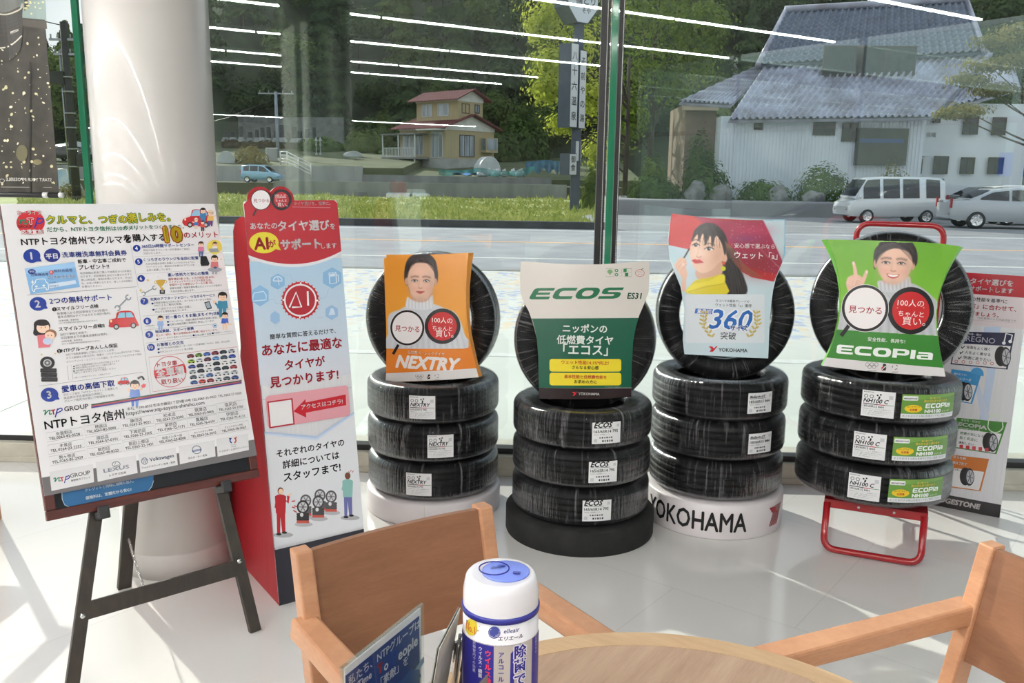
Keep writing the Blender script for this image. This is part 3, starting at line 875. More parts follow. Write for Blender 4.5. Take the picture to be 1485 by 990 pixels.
lob = [(rel(1450, 60, 37), (1.1, .9, .32)), (rel(1480, 45, 37), (.9, .8, .3)), (rel(1435, 95, 37), (1.2, .9, .28)), (rel(1480, 85, 37), (1.0, .8, .3)), (rel(1405, 115, 37), (.8, .7, .25)), (rel(1400, 160, 36), (.9, .7, .25)), (rel(1440, 130, 37), (.9, .8, .25)), (rel(1380, 165, 36), (.6, .5, .2))]
single_tree('garden_pine', 'layered brownish green pine in front of the tiled building', (base.x, 37, G0), 7, 1, None, L_PINE, 6000, .09, 23, .85, .12, lob)
def shrub(px0, px1, pyt, pyb, Y, lm, label, seed, n=900, size=.09, name='garden_shrub', z=None):
    p, q, t_ = atY(px0, pyb, Y), atY(px1, pyb, Y), atY((px0+px1)/2, pyt, Y)
    p.z = z if z is not None else gz((p.x+q.x)/2, Y); wd, h = (q.x-p.x)/2, t_.z - p.z; r = random.Random(seed); b = MB()
    for i in range(n):
        d = Vector((r.gauss(0, 1), r.gauss(0, 1), abs(r.gauss(0, 1)))).normalized(); s = r.uniform(.72, 1.04)*(1+.12*sin(d.x*7+d.y*5))
        leaf_card(b, Vector((d.x*wd*s, d.y*wd*.8*s, max(d.z, .02)*h*s)), d, size*r.uniform(.6, 1.3), r)
    t = thing(name, label, 'shrub', ((p.x+q.x)/2, Y, p.z))
    b.build('foliage', lm, t)
    b = MB()
    for i in range(5):
        a = i*1.257; b.tube([(0, 0, -.1), (cos(a)*wd*.3, sin(a)*wd*.3, h*.4), (cos(a)*wd*.6, sin(a)*wd*.5, h*.75)], [.03, .02, .01], 5)
    b.build('stem', M_BARK, t)
    return t
shrub(842, 882, 238, 296, 47, L_MID, 'sunlit bushy hedge plant just right of the sign post', 31, 1500, .11)
shrub(925, 968, 226, 268, 43, L_MID, 'yellow green bush below the leafy tree beside the mullion', 32, 1200, .1)
shrub(905, 990, 255, 284, 41, L_HEDGE, 'low dark shrub growing left of the grey boulders', 33, 1500, .1)
shrub(988, 1040, 190, 250, 41.0, L_HEDGE, 'rounded clipped hedge against the brown wall of the tiled building', 34, 1600, .09)
shrub(985, 1062, 232, 266, 40.2, L_HEDGE, 'low spreading hedge at the foot of the tiled building', 35, 1500, .09)
shrub(1062, 1150, 262, 286, 40.2, L_HEDGE, 'flat green groundcover between the boulders and the corrugated wall', 36, 1300, .09)
shrub(1150, 1235, 240, 284, 40.2, L_HEDGE, 'wide green bush left of the white van', 37, 1500, .09)
shrub(1270, 1322, 230, 262, 40, L_PINE, 'small brownish shrub under the dark notice board', 38, 700, .08)
shrub(340, 388, 212, 242, 86, L_DRY, 'pale dry bush above the parked blue car', 39, 900, .16)
for i, (x0, x1, yt, yb) in enumerate(((322, 352, 202, 226), (346, 378, 205, 224), (372, 402, 204, 224), (394, 412, 206, 226))):
    shrub(x0, x1, yt, yb, 112, L_RUST, 'rust brown bush on the bank below the gravestones, %s' % ['beside the white pillar', 'second from the white pillar', 'third from the white pillar', 'nearest the wooden steps'][i], 40+i, 700, .2)
for i, (x0, x1, yt, yb, Y) in enumerate(((430, 500, 200, 232, 108), (500, 560, 190, 235, 107), (545, 600, 215, 240, 104), (690, 760, 190, 222, 106), (720, 800, 165, 225, 110), (540, 575, 160, 215, 112))):
    shrub(x0, x1, yt, yb, Y, L_BROAD if i % 2 else L_HEDGE, ['green bush beyond the little stone lanterns', 'tall bush left of the red roofed house', 'low bush at the left porch of the red roofed house', 'low bush at the right of the red roofed house', 'large bush right of the red roofed house', 'high bush above the left end of the porch roof'][i], 50+i, 1500, .28)
shrub(138, 165, 250, 285, 60, L_MID, 'green hedge seen between the green glass edge and the white pillar', 61, 800, .12)
shrub(86, 128, 262, 296, 55, L_DRY, 'thin twiggy shrub at the foot of the dark utility pole', 62, 600, .1)

# boulders
def boulder(px0, px1, pyt, pyb, Y, label, seed, m):
    p, q, t_ = atY(px0, pyb, Y), atY(px1, pyb, Y), atY(px0, pyt, Y); p.z = gz(p.x, Y); wd, h = (q.x-p.x)/2, (t_.z-p.z); r = random.Random(seed)
    ks = [(Vector((r.uniform(-1, 1), r.uniform(-1, 1), r.uniform(-1, 1))).normalized(), r.uniform(.55, .9)) for _ in range(16)]
    b = MB()
    def f(u, v):
        th, ph = pi*v*.62, 2*pi*u; d = Vector((sin(th)*cos(ph), sin(th)*sin(ph), cos(th))); s = 1.0
        for n_, o in ks: s = min(s, o/max(n_.dot(d), .01)) if n_.dot(d) > o else s
        return (d.x*wd*s, d.y*wd*.7*s, (d.z+.35)*h*s/1.2)
    b.grid(f, 30, 16); o = b.build('boulder', m); o.location = ((p.x+q.x)/2, Y, p.z-.05)
    tag(o, label, 'boulder', 'boulders at the edge of the lot'); return o
M_ROCK = mat('grey_rock', rgb(140, 140, 138), rgb(84, 86, 84), 3, .9, bump=.6, detail=10)
boulder(987, 1028, 258, 287, 39.5, 'tall grey boulder in front of the clipped hedge', 1, M_ROCK)
boulder(1028, 1066, 268, 290, 39.3, 'rounded grey boulder right of the tall boulder', 2, M_ROCK)
boulder(1112, 1150, 268, 290, 39.3, 'grey boulder at the foot of the corrugated wall', 3, M_ROCK)
boulder(1160, 1200, 272, 290, 39.2, 'low grey boulder nearest the white van', 4, M_ROCK)

# ================================================================== OUTSIDE: red roofed house
M_TAN = mat('tan_siding', rgb(186, 172, 136), rgb(166, 152, 118), 1.5, .8, stretch=(9, 9, .2))
M_REDROOF = mat('red_roof_sheet', rgb(124, 62, 62), rgb(104, 50, 52), 1.2, .6, stretch=(4, 4, 1))
M_FASCIA = mat('white_fascia', rgb(222, 222, 216), rgb(205, 205, 200), 2, .7)
M_FOUND = mat('grey_foundation', rgb(176, 178, 174), rgb(150, 152, 148), 1, .85)
M_PANE = mat('house_window_pane', rgb(96, 108, 116), rgb(168, 178, 184), .9, .08, spec=.7, stretch=(2, 2, .3))
M_ALU = mat('white_window_frame', rgb(205, 208, 208), rgb(190, 192, 192), 5, .5)
M_BROWNF = mat('brown_window_frame', rgb(72, 56, 46), rgb(56, 44, 38), 5, .6)
hy = 92.0; hc = atY(646, 243, hy)
ho = thing('house', 'two storey tan house with red roofs above the terrace wall', 'house', (hc.x, hy, hc.z), -radians(40))
z1, z2, z3, zr = .95, 4.1, 6.9, 8.0
b = MB(); b.box(-7.2, 0, -1.5, 0, 7.2, z1); b.build('foundation', M_FOUND, ho)
b = MB(); b.box(-7.2, 0, z1, 0, 7.2, z2); b.build('ground_floor_wall', M_TAN, ho)
b = MB(); b.box(-6.5, 1.8, z2, .02, 5.4, z3); b.build('upper_floor_wall', M_TAN, ho)
def gable(x0, x1, y0, y1, ze, zp, ov, th):
    """gable roof with the ridge along x"""
    b = MB(); ym = (y0+y1)/2
    for s, ya in ((-1, y0-ov), (1, y1+ov)):
        zl = ze - (zp-ze)*ov/((y1-y0)/2)
        b.add([(x0-ov, ya, zl), (x1+ov, ya, zl), (x1+ov, ym, zp), (x0-ov, ym, zp), (x0-ov, ya, zl+th), (x1+ov, ya, zl+th), (x1+ov, ym, zp+th), (x0-ov, ym, zp+th)],
              [(0,3,2,1),(4,5,6,7),(0,1,5,4),(1,2,6,5),(2,3,7,6),(3,0,4,7)])
        n = int((x1-x0+2*ov)/.45)
        for i in range(n+1):
            x = x0-ov+(x1-x0+2*ov)*i/n
            b.bar((x, ya, zl+th+.02), (x, ym, zp+th+.02), .05, .05)
    return b
gable(-6.5, 0, 1.8, 5.4, z3+.3, zr, .7, .1).build('upper_roof', M_REDROOF, ho)
gable(-7.2, 0, 0, 7.2, z2+.1, z2+1.35, .7, .1).build('lower_roof', M_REDROOF, ho)
b = MB(); b.box(-6.55, 1.72, z3-.1, .06, 5.48, z3+.32); b.prism([(1.8, z3+.3), (5.4, z3+.3), (3.6, zr)], .06, Matrix.Translation((0, 0, 0)) @ Matrix(((0, 0, 1, 0), (1, 0, 0, 0), (0, 1, 0, 0), (0, 0, 0, 1)))); b.build('upper_fascia', M_FASCIA, ho)
b = MB(); b.box(-7.25, -.08, z2-.25, .06, 7.28, z2+.1); b.prism([(0, z2+.1), (7.2, z2+.1), (3.6, z2+1.3)], .08, Matrix(((0, 0, 1, 0), (1, 0, 0, 0), (0, 1, 0, 0), (0, 0, 0, 1)))); b.build('lower_fascia', M_FASCIA, ho)
def hwin(face, a0, a1, z0, z1_, fm=M_ALU, off=0.0, mull=1, name='window'):
    """window on the front face (y=off) or the right face (x=off)"""
    def P(a, d, z): return (a, off-d, z) if face == 'f' else (off+d, a, z)
    b = MB(); t = .07
    def bx(a, c, z, y): 
        p, q = P(a, -.02, z), P(c, .05, y); b.box(min(p[0], q[0]), min(p[1], q[1]), z, max(p[0], q[0]), max(p[1], q[1]), y)
    bx(a0, a1, z0, z0+t); bx(a0, a1, z1_-t, z1_); bx(a0, a0+t, z0, z1_); bx(a1-t, a1, z0, z1_)
    for i in range(mull): m = a0+(a1-a0)*(i+1)/(mull+1); bx(m-t/2, m+t/2, z0, z1_)
    f = b.build(name, fm, ho)
    b = MB(); p, q = P(a0+t, -.015, z0), P(a1-t, .015, z0); b.box(min(p[0], q[0]), min(p[1], q[1]), z0+t, max(p[0], q[0]), max(p[1], q[1]), z1_-t)
    b.build('pane', M_PANE, f)
hwin('f', -5.6, -4.0, z2+1.25, z3-.25, off=1.8); hwin('f', -3.1, -1.4, z2+1.25, z3-.25, off=1.8)
hwin('r', 2.3, 3.4, z2+1.5, z3-.3, M_BROWNF, off=0); hwin('r', 4.2, 4.9, z2+1.6, z3-.3, M_BROWNF, off=.02)
hwin('f', -6.8, -5.0, z1+.3, z2-.6); hwin('f', -4.6, -3.4, z1+.3, z2-.6)
hwin('f', -2.2, -.4, z1+.05, z2-.35, mull=2, name='front_door'); hwin('r', 2.0, 4.2, z1+.2, z2-.7, M_BROWNF, mull=2)
b = MB(); b.box(0, 5.2, z1+.7, .8, 7.0, z2-.9); bw = b.build('bay_window', M_TAN, ho)
b = MB(); b.box(.8, 5.3, z1+1.0, .84, 6.9, z2-1.0); b.box(.1, 5.16, z1+1.0, .75, 5.2, z2-1.0); b.build('pane', M_PANE, bw)
b = MB(); b.box(-8.2, -1.9, z2-.75, -2.6, 0, z2-.62); b.build('porch_roof', M_CONC, ho)
b = MB(); b.box(-2.9, -1.5, z2-.35, .2, 0, z2-.22); b.build('door_canopy', M_FASCIA, ho)
b = MB()
for x in (-8.0, -5.4, -2.8): b.box(x-.06, -1.8, -1, x+.06, -1.68, z2-.7)
b.build('porch_posts', M_ALU, ho)
b = MB(); b.box(-8.0, -1.8, z1+1.0, -2.6, -1.74, z1+1.08); b.box(-8.0, -1.8, z1+.1, -2.6, -1.74, z1+.16)
for i in range(26): b.box(-8.0+i*.21, -1.79, z1+.1, -7.95+i*.21, -1.75, z1+1.05)
b.build('balcony_rail', M_ALU, ho)
b = MB(); b.box(-8.1, -1.9, z1-.1, -2.5, 0, z1+.08); b.build('balcony_floor', M_CONC, ho)

# ================================================================== OUTSIDE: big tiled building at the right
M_TILE = mat('dark_roof_tile', rgb(96, 104, 122), rgb(72, 78, 96), 1.4, .34, spec=.7, detail=6)
M_TILE2 = mat('weathered_roof_tile', rgb(176, 180, 198), rgb(126, 122, 136), 1.1, .32, spec=.7, detail=6)
def tiles(b, A, Bp, C, D, cols, rows, th=.13):
    """tiled slope: A-B the eave (left to right), D-C the ridge; each tile a real bump"""
    A, Bp, C, D = (Vector(q) for q in (A, Bp, C, D)); n = (Bp-A).cross(D-A).normalized()
    if n.z < 0: n = -n
    nu, nv = cols*6, rows*4
    def f(u, v):
        p = (A*(1-u)+Bp*u)*(1-v) + (D*(1-u)+C*u)*v
        c = (u*cols) % 1.0; r = (v*rows) % 1.0
        wv = max(sin(c*2*pi), -.35)
        return tuple(p + n*(th*wv*.7 + th*(1-r)*.75))
    b.grid(f, nu, nv, smooth=True)
    b.add([A, Bp, C, D, A-n*.12, Bp-n*.12, C-n*.12, D-n*.12], [(3, 2, 1, 0), (4, 5, 6, 7), (0, 1, 5, 4), (1, 2, 6, 5), (2, 3, 7, 6), (3, 0, 4, 7)])
bld = thing('tiled_building', 'large pale building with dark tiled roofs beyond the lot', 'building', (0, 0, 0))
M_SIDING = mat('corrugated_siding', rgb(226, 233, 240), rgb(208, 216, 225), .6, .6)
M_SIDW = mat('white_render', rgb(224, 230, 234), rgb(208, 214, 219), .5, .8)
M_BROWNW = mat('brown_render', rgb(126, 108, 92), rgb(108, 92, 80), .8, .85)
Ye, Yu = 42.0, 46.0
P = lambda x, y, Y: atY(x, y, Y)
x0, x1 = P(1045, 180, Ye).x, P(1342, 180, Ye).x
b = MB(); zt_ = P(1200, 170, Ye).z
n = int((x1-x0)/.16)
for i in range(n):
    a = x0+(x1-x0)*i/n; b.box(a, Ye-.03, -.5, a+.09, Ye+.03, zt_)
b.box(x0, Ye, -.5, x1, Yu+3, zt_); b.build('corrugated_wall', M_SIDING, bld)
xl = P(988, 150, Ye+1.5).x
b = MB(); b.box(xl+.2, Ye+1.2, -.5, x0, Yu+3, P(1020, 150, Ye+1.5).z); b.build('brown_wing_wall', M_BROWNW, bld)
b = MB(); b.box(xl, Ye+.7, P(1020, 158, Ye).z, x0, Ye+1.2, P(1020, 148, Ye).z); b.build('wing_fascia', mat('beige_fascia', rgb(176, 160, 138), rgb(160, 146, 126), 2, .8), bld)
x2, x3 = P(1340, 200, 43.5).x, P(1490, 200, 43.5).x
b = MB(); b.box(x2, 43.5, -.5, x3, 50, P(1400, 150, 43.5).z); b.build('white_wing_wall', M_SIDW, bld)
b = MB(); tiles(b, P(1056, 175, Ye-.7), P(1350, 171, Ye-.7), P(1440, 78, Yu), P(1112, 92, Yu), 30, 13); b.build('lower_roof', M_TILE2, bld)
b = MB(); tiles(b, P(985, 149, Ye+.6), P(1060, 153, Ye+.6), P(1120, 96, Yu+.3), P(1098, 98, Yu+.3), 11, 9); b.build('wing_roof', M_TILE2, bld)
b = MB(); tiles(b, P(1335, 170, 42.8), P(1480, 128, 42.8), P(1470, 96, Yu+.2), P(1420, 90, Yu+.2), 15, 7); b.build('right_wing_roof', M_TILE2, bld)
b = MB(); tiles(b, P(1100, 95, Yu-.6), P(1426, 76, Yu-.6), P(1400, 3, Yu+4), P(1140, 18, Yu+4), 29, 12); b.build('upper_roof', M_TILE, bld)
b = MB(); b.tube([P(1138, 17, Yu+4)+Vector((0, 0, .1)), P(1402, 2, Yu+4)+Vector((0, 0, .1))], .2, 8); b.tube([P(1099, 95, Yu-.7), P(1139, 17, Yu+4)], .15, 8); b.tube([P(1428, 76, Yu-.7), P(1402, 2, Yu+4)], .15, 8); b.build('roof_ridge', M_TILE2, bld)
b = MB(); b.box(P(1120, 100, Yu).x, Yu+.3, zt_, P(1415, 100, Yu).x, Yu+5, P(1250, 86, Yu).z); b.build('upper_wall', M_BROWNW, bld)
M_DKWIN = mat('dark_window_pane', (.02, .022, .025, 1), (.04, .045, .05, 1), 2, .3, spec=.3)
def bwin(px0, px1, pyt, pyb, Y, mull=1):
    a, c, t_, z = P(px0, pyt, Y).x, P(px1, pyt, Y).x, P(px0, pyt, Y).z, P(px0, pyb, Y).z
    b = MB(); t = .06
    b.box(a, Y-.06, z, c, Y+.02, z+t); b.box(a, Y-.06, t_-t, c, Y+.02, t_); b.box(a, Y-.06, z, a+t, Y+.02, t_); b.box(c-t, Y-.06, z, c, Y+.02, t_)
    for i in range(mull): m = a+(c-a)*(i+1)/(mull+1); b.box(m-.03, Y-.06, z, m+.03, Y+.02, t_)
    f = b.build('window', M_BROWNF, bld)
    b = MB(); b.box(a+t, Y-.03, z+t, c-t, Y-.01, t_-t); b.build('pane', M_DKWIN, f)
    return f
bwin(1195, 1330, 66, 110, Yu-1.5, 2)
bwin(1094, 1107, 172, 188, Ye-.05); bwin(1180, 1212, 175, 196, Ye-.05); bwin(1222, 1246, 178, 205, Ye-.05)
for q in ((1322, 1334, 170, 184), (1353, 1364, 168, 178), (1398, 1420, 168, 195), (1440, 1460, 170, 196), (1355, 1376, 226, 252), (1394, 1414, 228, 252), (1434, 1456, 228, 252), (1325, 1338, 230, 252)): bwin(*q, 43.4)
b = MB(); a, c = P(1243, 190, Ye-.25), P(1313, 240, Ye-.25); b.box(a.x, Ye-.3, c.z, c.x, Ye-.1, P(1243, 186, Ye).z)
nb = b.build('notice_board', mat('dark_notice_board', rgb(70, 72, 66), rgb(50, 52, 50), 1, .3), bld)
b = MB(); b.box(a.x+.15, Ye-.32, P(1250, 207, Ye).z, c.x-.2, Ye-.3, P(1250, 201, Ye).z); b.build('blue_strip', mat('blue_strip_paint', rgb(60, 80, 130), None, 2, .5), nb)
b = MB(); b.box(P(1325, 226, 43).x, 42.6, P(1325, 226, 43).z, P(1348, 226, 43).x, 43.5, P(1325, 223, 43).z); b.build('door_canopy', M_SIDW, bld)
pr = Print(lambda u, v, w: (u, 43.49-w, v), T=lambda x, y: (lambda q: (q.x, q.z))(P(x, y, 43.5)), step=.002, w0=.004); pr.K = .8
pr.text('吉成', 1343, 198, 1357, 198, (235, 235, 235), .02); pr.build('lettering', bld)
# ================================================================== OUTSIDE: vehicles
def car(name, label, cat, M, L, W, prof, glassx, col, wheel_r=.3, wheels=None, cols2=None, rise=None, group=None):
    """prof: (x, z_low, z_belt, z_roof or None, half-width factor); x from rear (0) to front (L)"""
    t = thing(name, label, cat, M=M, group=group)
    paint, tt, p = principled(name + '_paint'); p.inputs['Base Color'].default_value = col; p.inputs['Roughness'].default_value = .25; p.inputs['Coat Weight'].default_value = .8; p.inputs['Metallic'].default_value = .15
    n_ = tt.nodes.new('ShaderNodeTexNoise'); n_.inputs['Scale'].default_value = 2; mx_ = tt.nodes.new('ShaderNodeMix'); mx_.data_type = 'RGBA'; mx_.inputs[6].default_value = col; mx_.inputs[7].default_value = tuple(c*.93 for c in col[:3])+(1,)
    tt.links.new(n_.outputs[0], mx_.inputs[0]); tt.links.new(mx_.outputs[2], p.inputs['Base Color'])
    h = W/2
    b = MB(); rows = []
    for (x, zl, zb, zr_, wf) in prof:                      # lower body sections
        ww = h*wf; r_ = []
        for (y, z) in ((-ww*.93, zl), (-ww, zl+.18), (-ww, zb-.16), (-ww*.955, zb), (0, zb+(.015 if zr_ is None else 0)), (ww*.955, zb), (ww, zb-.16), (ww, zl+.18), (ww*.93, zl)): r_.append((x, y, z))
        rows.append(r_)
    n = len(rows); m = len(rows[0])
    v = [p_ for r_ in rows for p_ in r_]
    f = [(i*m+j, i*m+j+1, (i+1)*m+j+1, (i+1)*m+j) for i in range(n-1) for j in range(m-1)] + [tuple(range(m)), tuple((n-1)*m+j for j in range(m-1, -1, -1))]
    f += [(i*m, (i+1)*m, (i+1)*m+m-1, i*m+m-1) for i in range(n-1)]
    b.add(v, f, True); b.build('body', paint, t, bevel=.02)
    cab = [q for q in prof if q[3] is not None]
    b = MB(); rows = []
    for (x, zl, zb, zr_, wf) in cab:
        wb, wt = h*wf*.95, h*wf*(.95 - .26*(zr_-zb))
        rows.append([(x, -wb, zb-.02), (x, -wt, max(zr_-.05, zb-.01)), (x, -wt*.86, zr_), (x, wt*.86, zr_), (x, wt, max(zr_-.05, zb-.01)), (x, wb, zb-.02)])
    n = len(rows); m = 6; v = [p_ for r_ in rows for p_ in r_]
    f = [(i*m+j, i*m+j+1, (i+1)*m+j+1, (i+1)*m+j) for i in range(n-1) for j in range(m-1)] + [tuple(range(m)), tuple((n-1)*m+j for j in range(m-1, -1, -1))]
    b.add(v, f, True); b.build('cabin', paint, t)
    def cabat(x):
        for i in range(len(cab)-1):
            a, c = cab[i], cab[i+1]
            if a[0] <= x <= c[0]:
                k_ = (x-a[0])/(c[0]-a[0]); q = [a[j]+(c[j]-a[j])*k_ for j in range(5)]; return q
        return cab[-1]
    for s in (-1, 1):                                     # side windows
        for (xa, xb) in glassx:
            b = MB(); P_ = []
            for i in range(9):
                x = xa+(xb-xa)*i/8; q = cabat(x); zb, zr_ = q[2]+.04, q[3]-.09
                if zr_ < zb+.02: zr_ = zb+.02
                for z in (zb, zr_):
                    wd = h*q[4]*(.95-.26*(z-q[2])) + .012
                    P_.append((x, s*wd, z))
            b.add(P_, [((2*i, 2*i+2, 2*i+3, 2*i+1) if s < 0 else (2*i+1, 2*i+3, 2*i+2, 2*i)) for i in range(8)], True)
            b.build('side_window', M_CARGLASS, t)
    for (i0, i1, nm) in ((0, 1, 'rear_window'), (len(cab)-2, len(cab)-1, 'windscreen')):
        a, c = cab[i0], cab[i1]; b = MB()
        P_ = []
        for k_ in (.1, .9):
            q = [a[j]+(c[j]-a[j])*k_ for j in range(5)]; P_ += [(q[0], -h*q[4]*.95*.86*.9, q[3]+.012), (q[0], h*q[4]*.95*.86*.9, q[3]+.012)]
        b.add(P_, [(0, 2, 3, 1)]); b.build(nm, M_CARGLASS, t)
    wx = wheels or (L*.19, L*.81)
    for x in wx:
        for s in (-1, 1):
            b = MB(Matrix.Translation((x, s*(h-.10), wheel_r)) @ Matrix.Rotation(-s*pi/2, 4, 'X'))
            b.lathe([(wheel_r*.62, -.1), (wheel_r*.9, -.1), (wheel_r, -.06), (wheel_r, .06), (wheel_r*.92, .105), (wheel_r*.64, .11)], 28)
            wv = b.build('wheel', M_RUBBER, t)
            b = MB(Matrix.Translation((x, s*(h-.10), wheel_r)) @ Matrix.Rotation(-s*pi/2, 4, 'X'))
            b.lathe([(0, .085), (wheel_r*.15, .09), (wheel_r*.2, .08), (wheel_r*.58, .09), (wheel_r*.66, .105)], 24)
            for k_ in range(5):
                a_ = 2*pi*k_/5; b.bar((cos(a_)*wheel_r*.1, sin(a_)*wheel_r*.1, .1), (cos(a_)*wheel_r*.6, sin(a_)*wheel_r*.6, .105), .06, .03)
            b.build('hubcap', M_CHROME, wv)
    a = prof[-1]; z = a[1]+(a[2]-a[1])*.66
    for s in (-1, 1):
        b = MB(); b.ball((L-.06, s*h*a[4]*.72, z), .1, 10, 6, (.7, 1.5, .9)); b.build('headlamp', M_CHROME, t)
        b = MB(); b.box(-.02, s*h*.86-.05, prof[0][1]+.35, .04, s*h*.86+.05, prof[0][1]+.68); b.build('tail_lamp', mat('red_lamp', (.35, .02, .02, 1), None, 3, .2), t)
        q = cab[-2]; b = MB(); b.ball((q[0]+.35, s*(h+.04), q[2]+.1), .09, 8, 5, (.6, 1, .7)); b.build('door_mirror', paint, t)
    return t
def carM(px, py, Y, ang, s=1.0): q = atY(px, py, Y); return Matrix.Translation((q.x, Y, gz(q.x, Y))) @ Matrix.Rotation(ang, 4, 'Z') @ Matrix.Scale(s, 4)
VAN = [(0, .32, 1.02, 1.78, .95), (.12, .3, 1.03, 1.88, .98), (.7, .3, 1.03, 1.92, 1), (2.6, .28, 1.0, 1.92, 1), (3.4, .28, .98, 1.86, 1), (3.88, .28, .95, 1.02, .97), (4.08, .3, .84, None, .95), (4.15, .34, .66, None, .9)]
SEDAN = [(0, .36, .86, None, .86), (.15, .3, .95, None, .95), (.62, .28, .98, 1.0, .99), (1.35, .26, .96, 1.36, 1), (2.2, .26, .94, 1.45, 1), (2.75, .26, .93, 1.38, 1), (3.5, .26, .9, .93, .99), (4.2, .28, .78, None, .96), (4.5, .34, .62, None, .84)]
HATCH = [(0, .34, .92, 1.2, .92), (.1, .3, .95, 1.42, .96), (.7, .26, .94, 1.5, 1), (1.7, .26, .92, 1.5, 1), (2.1, .26, .9, 1.42, 1), (2.8, .26, .86, .9, .98), (3.25, .28, .74, None, .94), (3.4, .34, .6, None, .86)]
car('white_van', 'white delivery van parked in front of the tiled building', 'van', carM(1354, 314, 35.2, pi+.12, .91), 4.15, 1.7, VAN, ((.25, .85), (1.15, 1.85), (2.0, 2.7), (2.85, 3.55)), (.72, .74, .74, 1), .3)
car('silver_car', 'silver sedan parked right of the white van', 'car', carM(1366, 318, 32.2, -.10), 4.5, 1.75, SEDAN, ((.95, 1.85), (1.95, 3.1)), (.50, .53, .55, 1), .31)
car('dark_car', 'dark car parked behind the silver sedan', 'car', carM(1362, 300, 38.5, -.05), 4.5, 1.75, SEDAN, ((.95, 1.85), (1.95, 3.1)), (.02, .025, .03, 1), .31)
car('white_hatchback', 'white hatchback at the right edge behind the silver sedan', 'car', carM(1425, 306, 34.9, -.1), 3.4, 1.5, HATCH, ((.3, .8), (.9, 1.6), (1.7, 2.5)), (.75, .76, .76, 1), .28)
car('light_blue_hatchback', 'light blue hatchback parked on the terrace below the cemetery', 'car', carM(354, 258, 76.5, -.12), 3.3, 1.48, HATCH, ((.3, .8), (.9, 1.6), (1.7, 2.5)), (.25, .48, .66, 1), .28)
car('black_car', 'black car beyond the dark utility pole at the left', 'car', carM(74, 234, 86, -.1), 4.5, 1.75, SEDAN, ((.95, 1.85), (1.95, 3.1)), (.03, .03, .035, 1), .31)
car('display_car', 'dark blue showroom car mirrored in the window', 'car', Matrix.Translation((1.55, -1.1, 0)) @ Matrix.Rotation(.35, 4, 'Z'), 4.5, 1.75, SEDAN, ((.95, 1.85), (1.95, 3.1)), (.02, .035, .075, 1), .32)

# ================================================================== OUTSIDE: sign post
M_NAVY = mat('slate_blue_paint', rgb(72, 82, 100), rgb(60, 70, 88), 2, .5)
SY = 46.0
q = atY(833, 297, SY)
sg = thing('roadside_sign', 'tall slate blue roadside sign post with white vertical name boards', 'sign', (q.x, SY, G0))
def sx(px, py=150): return atY(px, py, SY).x - q.x
def sz(py, px=833): return atY(px, py, SY).z - G0
ang = radians(38)
b = MB(); b.box(-.24, -.24, -.2, .24, .24, sz(-60)); b.build('post', M_NAVY, sg)
def signbox(cx, zb, zt_, wd, dp, name, txt=None, tsz=.3, body=M_NAVY, face=True, yoff=-.3):
    """box turned 50 degrees so that its white face looks right and its dark side left"""
    M = Matrix.Translation((cx, yoff, 0)) @ Matrix.Rotation(radians(52), 4, 'Z')
    b = MB(M); b.box(-wd/2, -dp/2, zb, wd/2, dp/2, zt_); o = b.build(name, body, sg)
    if face:
        pr = Print(lambda u, v, w: tuple(M @ Vector((u, -dp/2-w, v))), step=.004, w0=.006); pr.K = .95
        pr.rrect(-wd/2+.02, zb+.03, wd/2-.02, zt_-.03, .02, (232, 234, 236))
        if txt:
            n = len(txt); hh = (zt_-zb)/(n+.6)
            for i, ch in enumerate(txt): 
                zc = zt_ - hh*(i+1.05); s_ = min(tsz, wd*.72); pr.text(ch, -s_/2, zc, s_/2, zc, (30, 32, 36), .01)
        pr.build('name_board', o)
    return o
signbox(sx(823), sz(186), sz(66), .62, .75, 'vertical_board', '八十六温泉', .42, yoff=-.55)
signbox(sx(840), sz(187), sz(74), .55, .35, 'vertical_board', 'そ前やの湯', .36, yoff=-.2)
signbox(sx(826), sz(254), sz(223), .62, .6, 'small_board', '御食', .36, yoff=-.55)
signbox(sx(838), sz(234), sz(204), .5, .2, 'small_board', None, yoff=-.2)
M = Matrix.Translation((sx(832), -.1, 0)) @ Matrix.Rotation(radians(40), 4, 'Z')
hexp = [(-1.0, sz(14)), (-.35, sz(36)), (.35, sz(36)), (1.0, sz(14)), (1.0, sz(-50)), (-1.0, sz(-50))]
b = MB(M @ Matrix(((1, 0, 0, 0), (0, 0, 1, -.5), (0, 1, 0, 0), (0, 0, 0, 1)))); b.prism(hexp, 1.0)
tb = b.build('top_board', M_NAVY, sg)
pr = Print(lambda u, v, w: tuple(M @ Vector((u, -.5-w, v))), step=.004, w0=.006); pr.K = .95
pr.poly([(x*.97, z+.04 if z < sz(0) else z) for x, z in hexp], (226, 232, 238))
pr.text('福とり', -.5, sz(8), .8, sz(8), (40, 44, 54), .015); pr.text('そや', -.05, sz(21), .5, sz(21), (40, 44, 54), .01)
pr.build('name_board', tb)

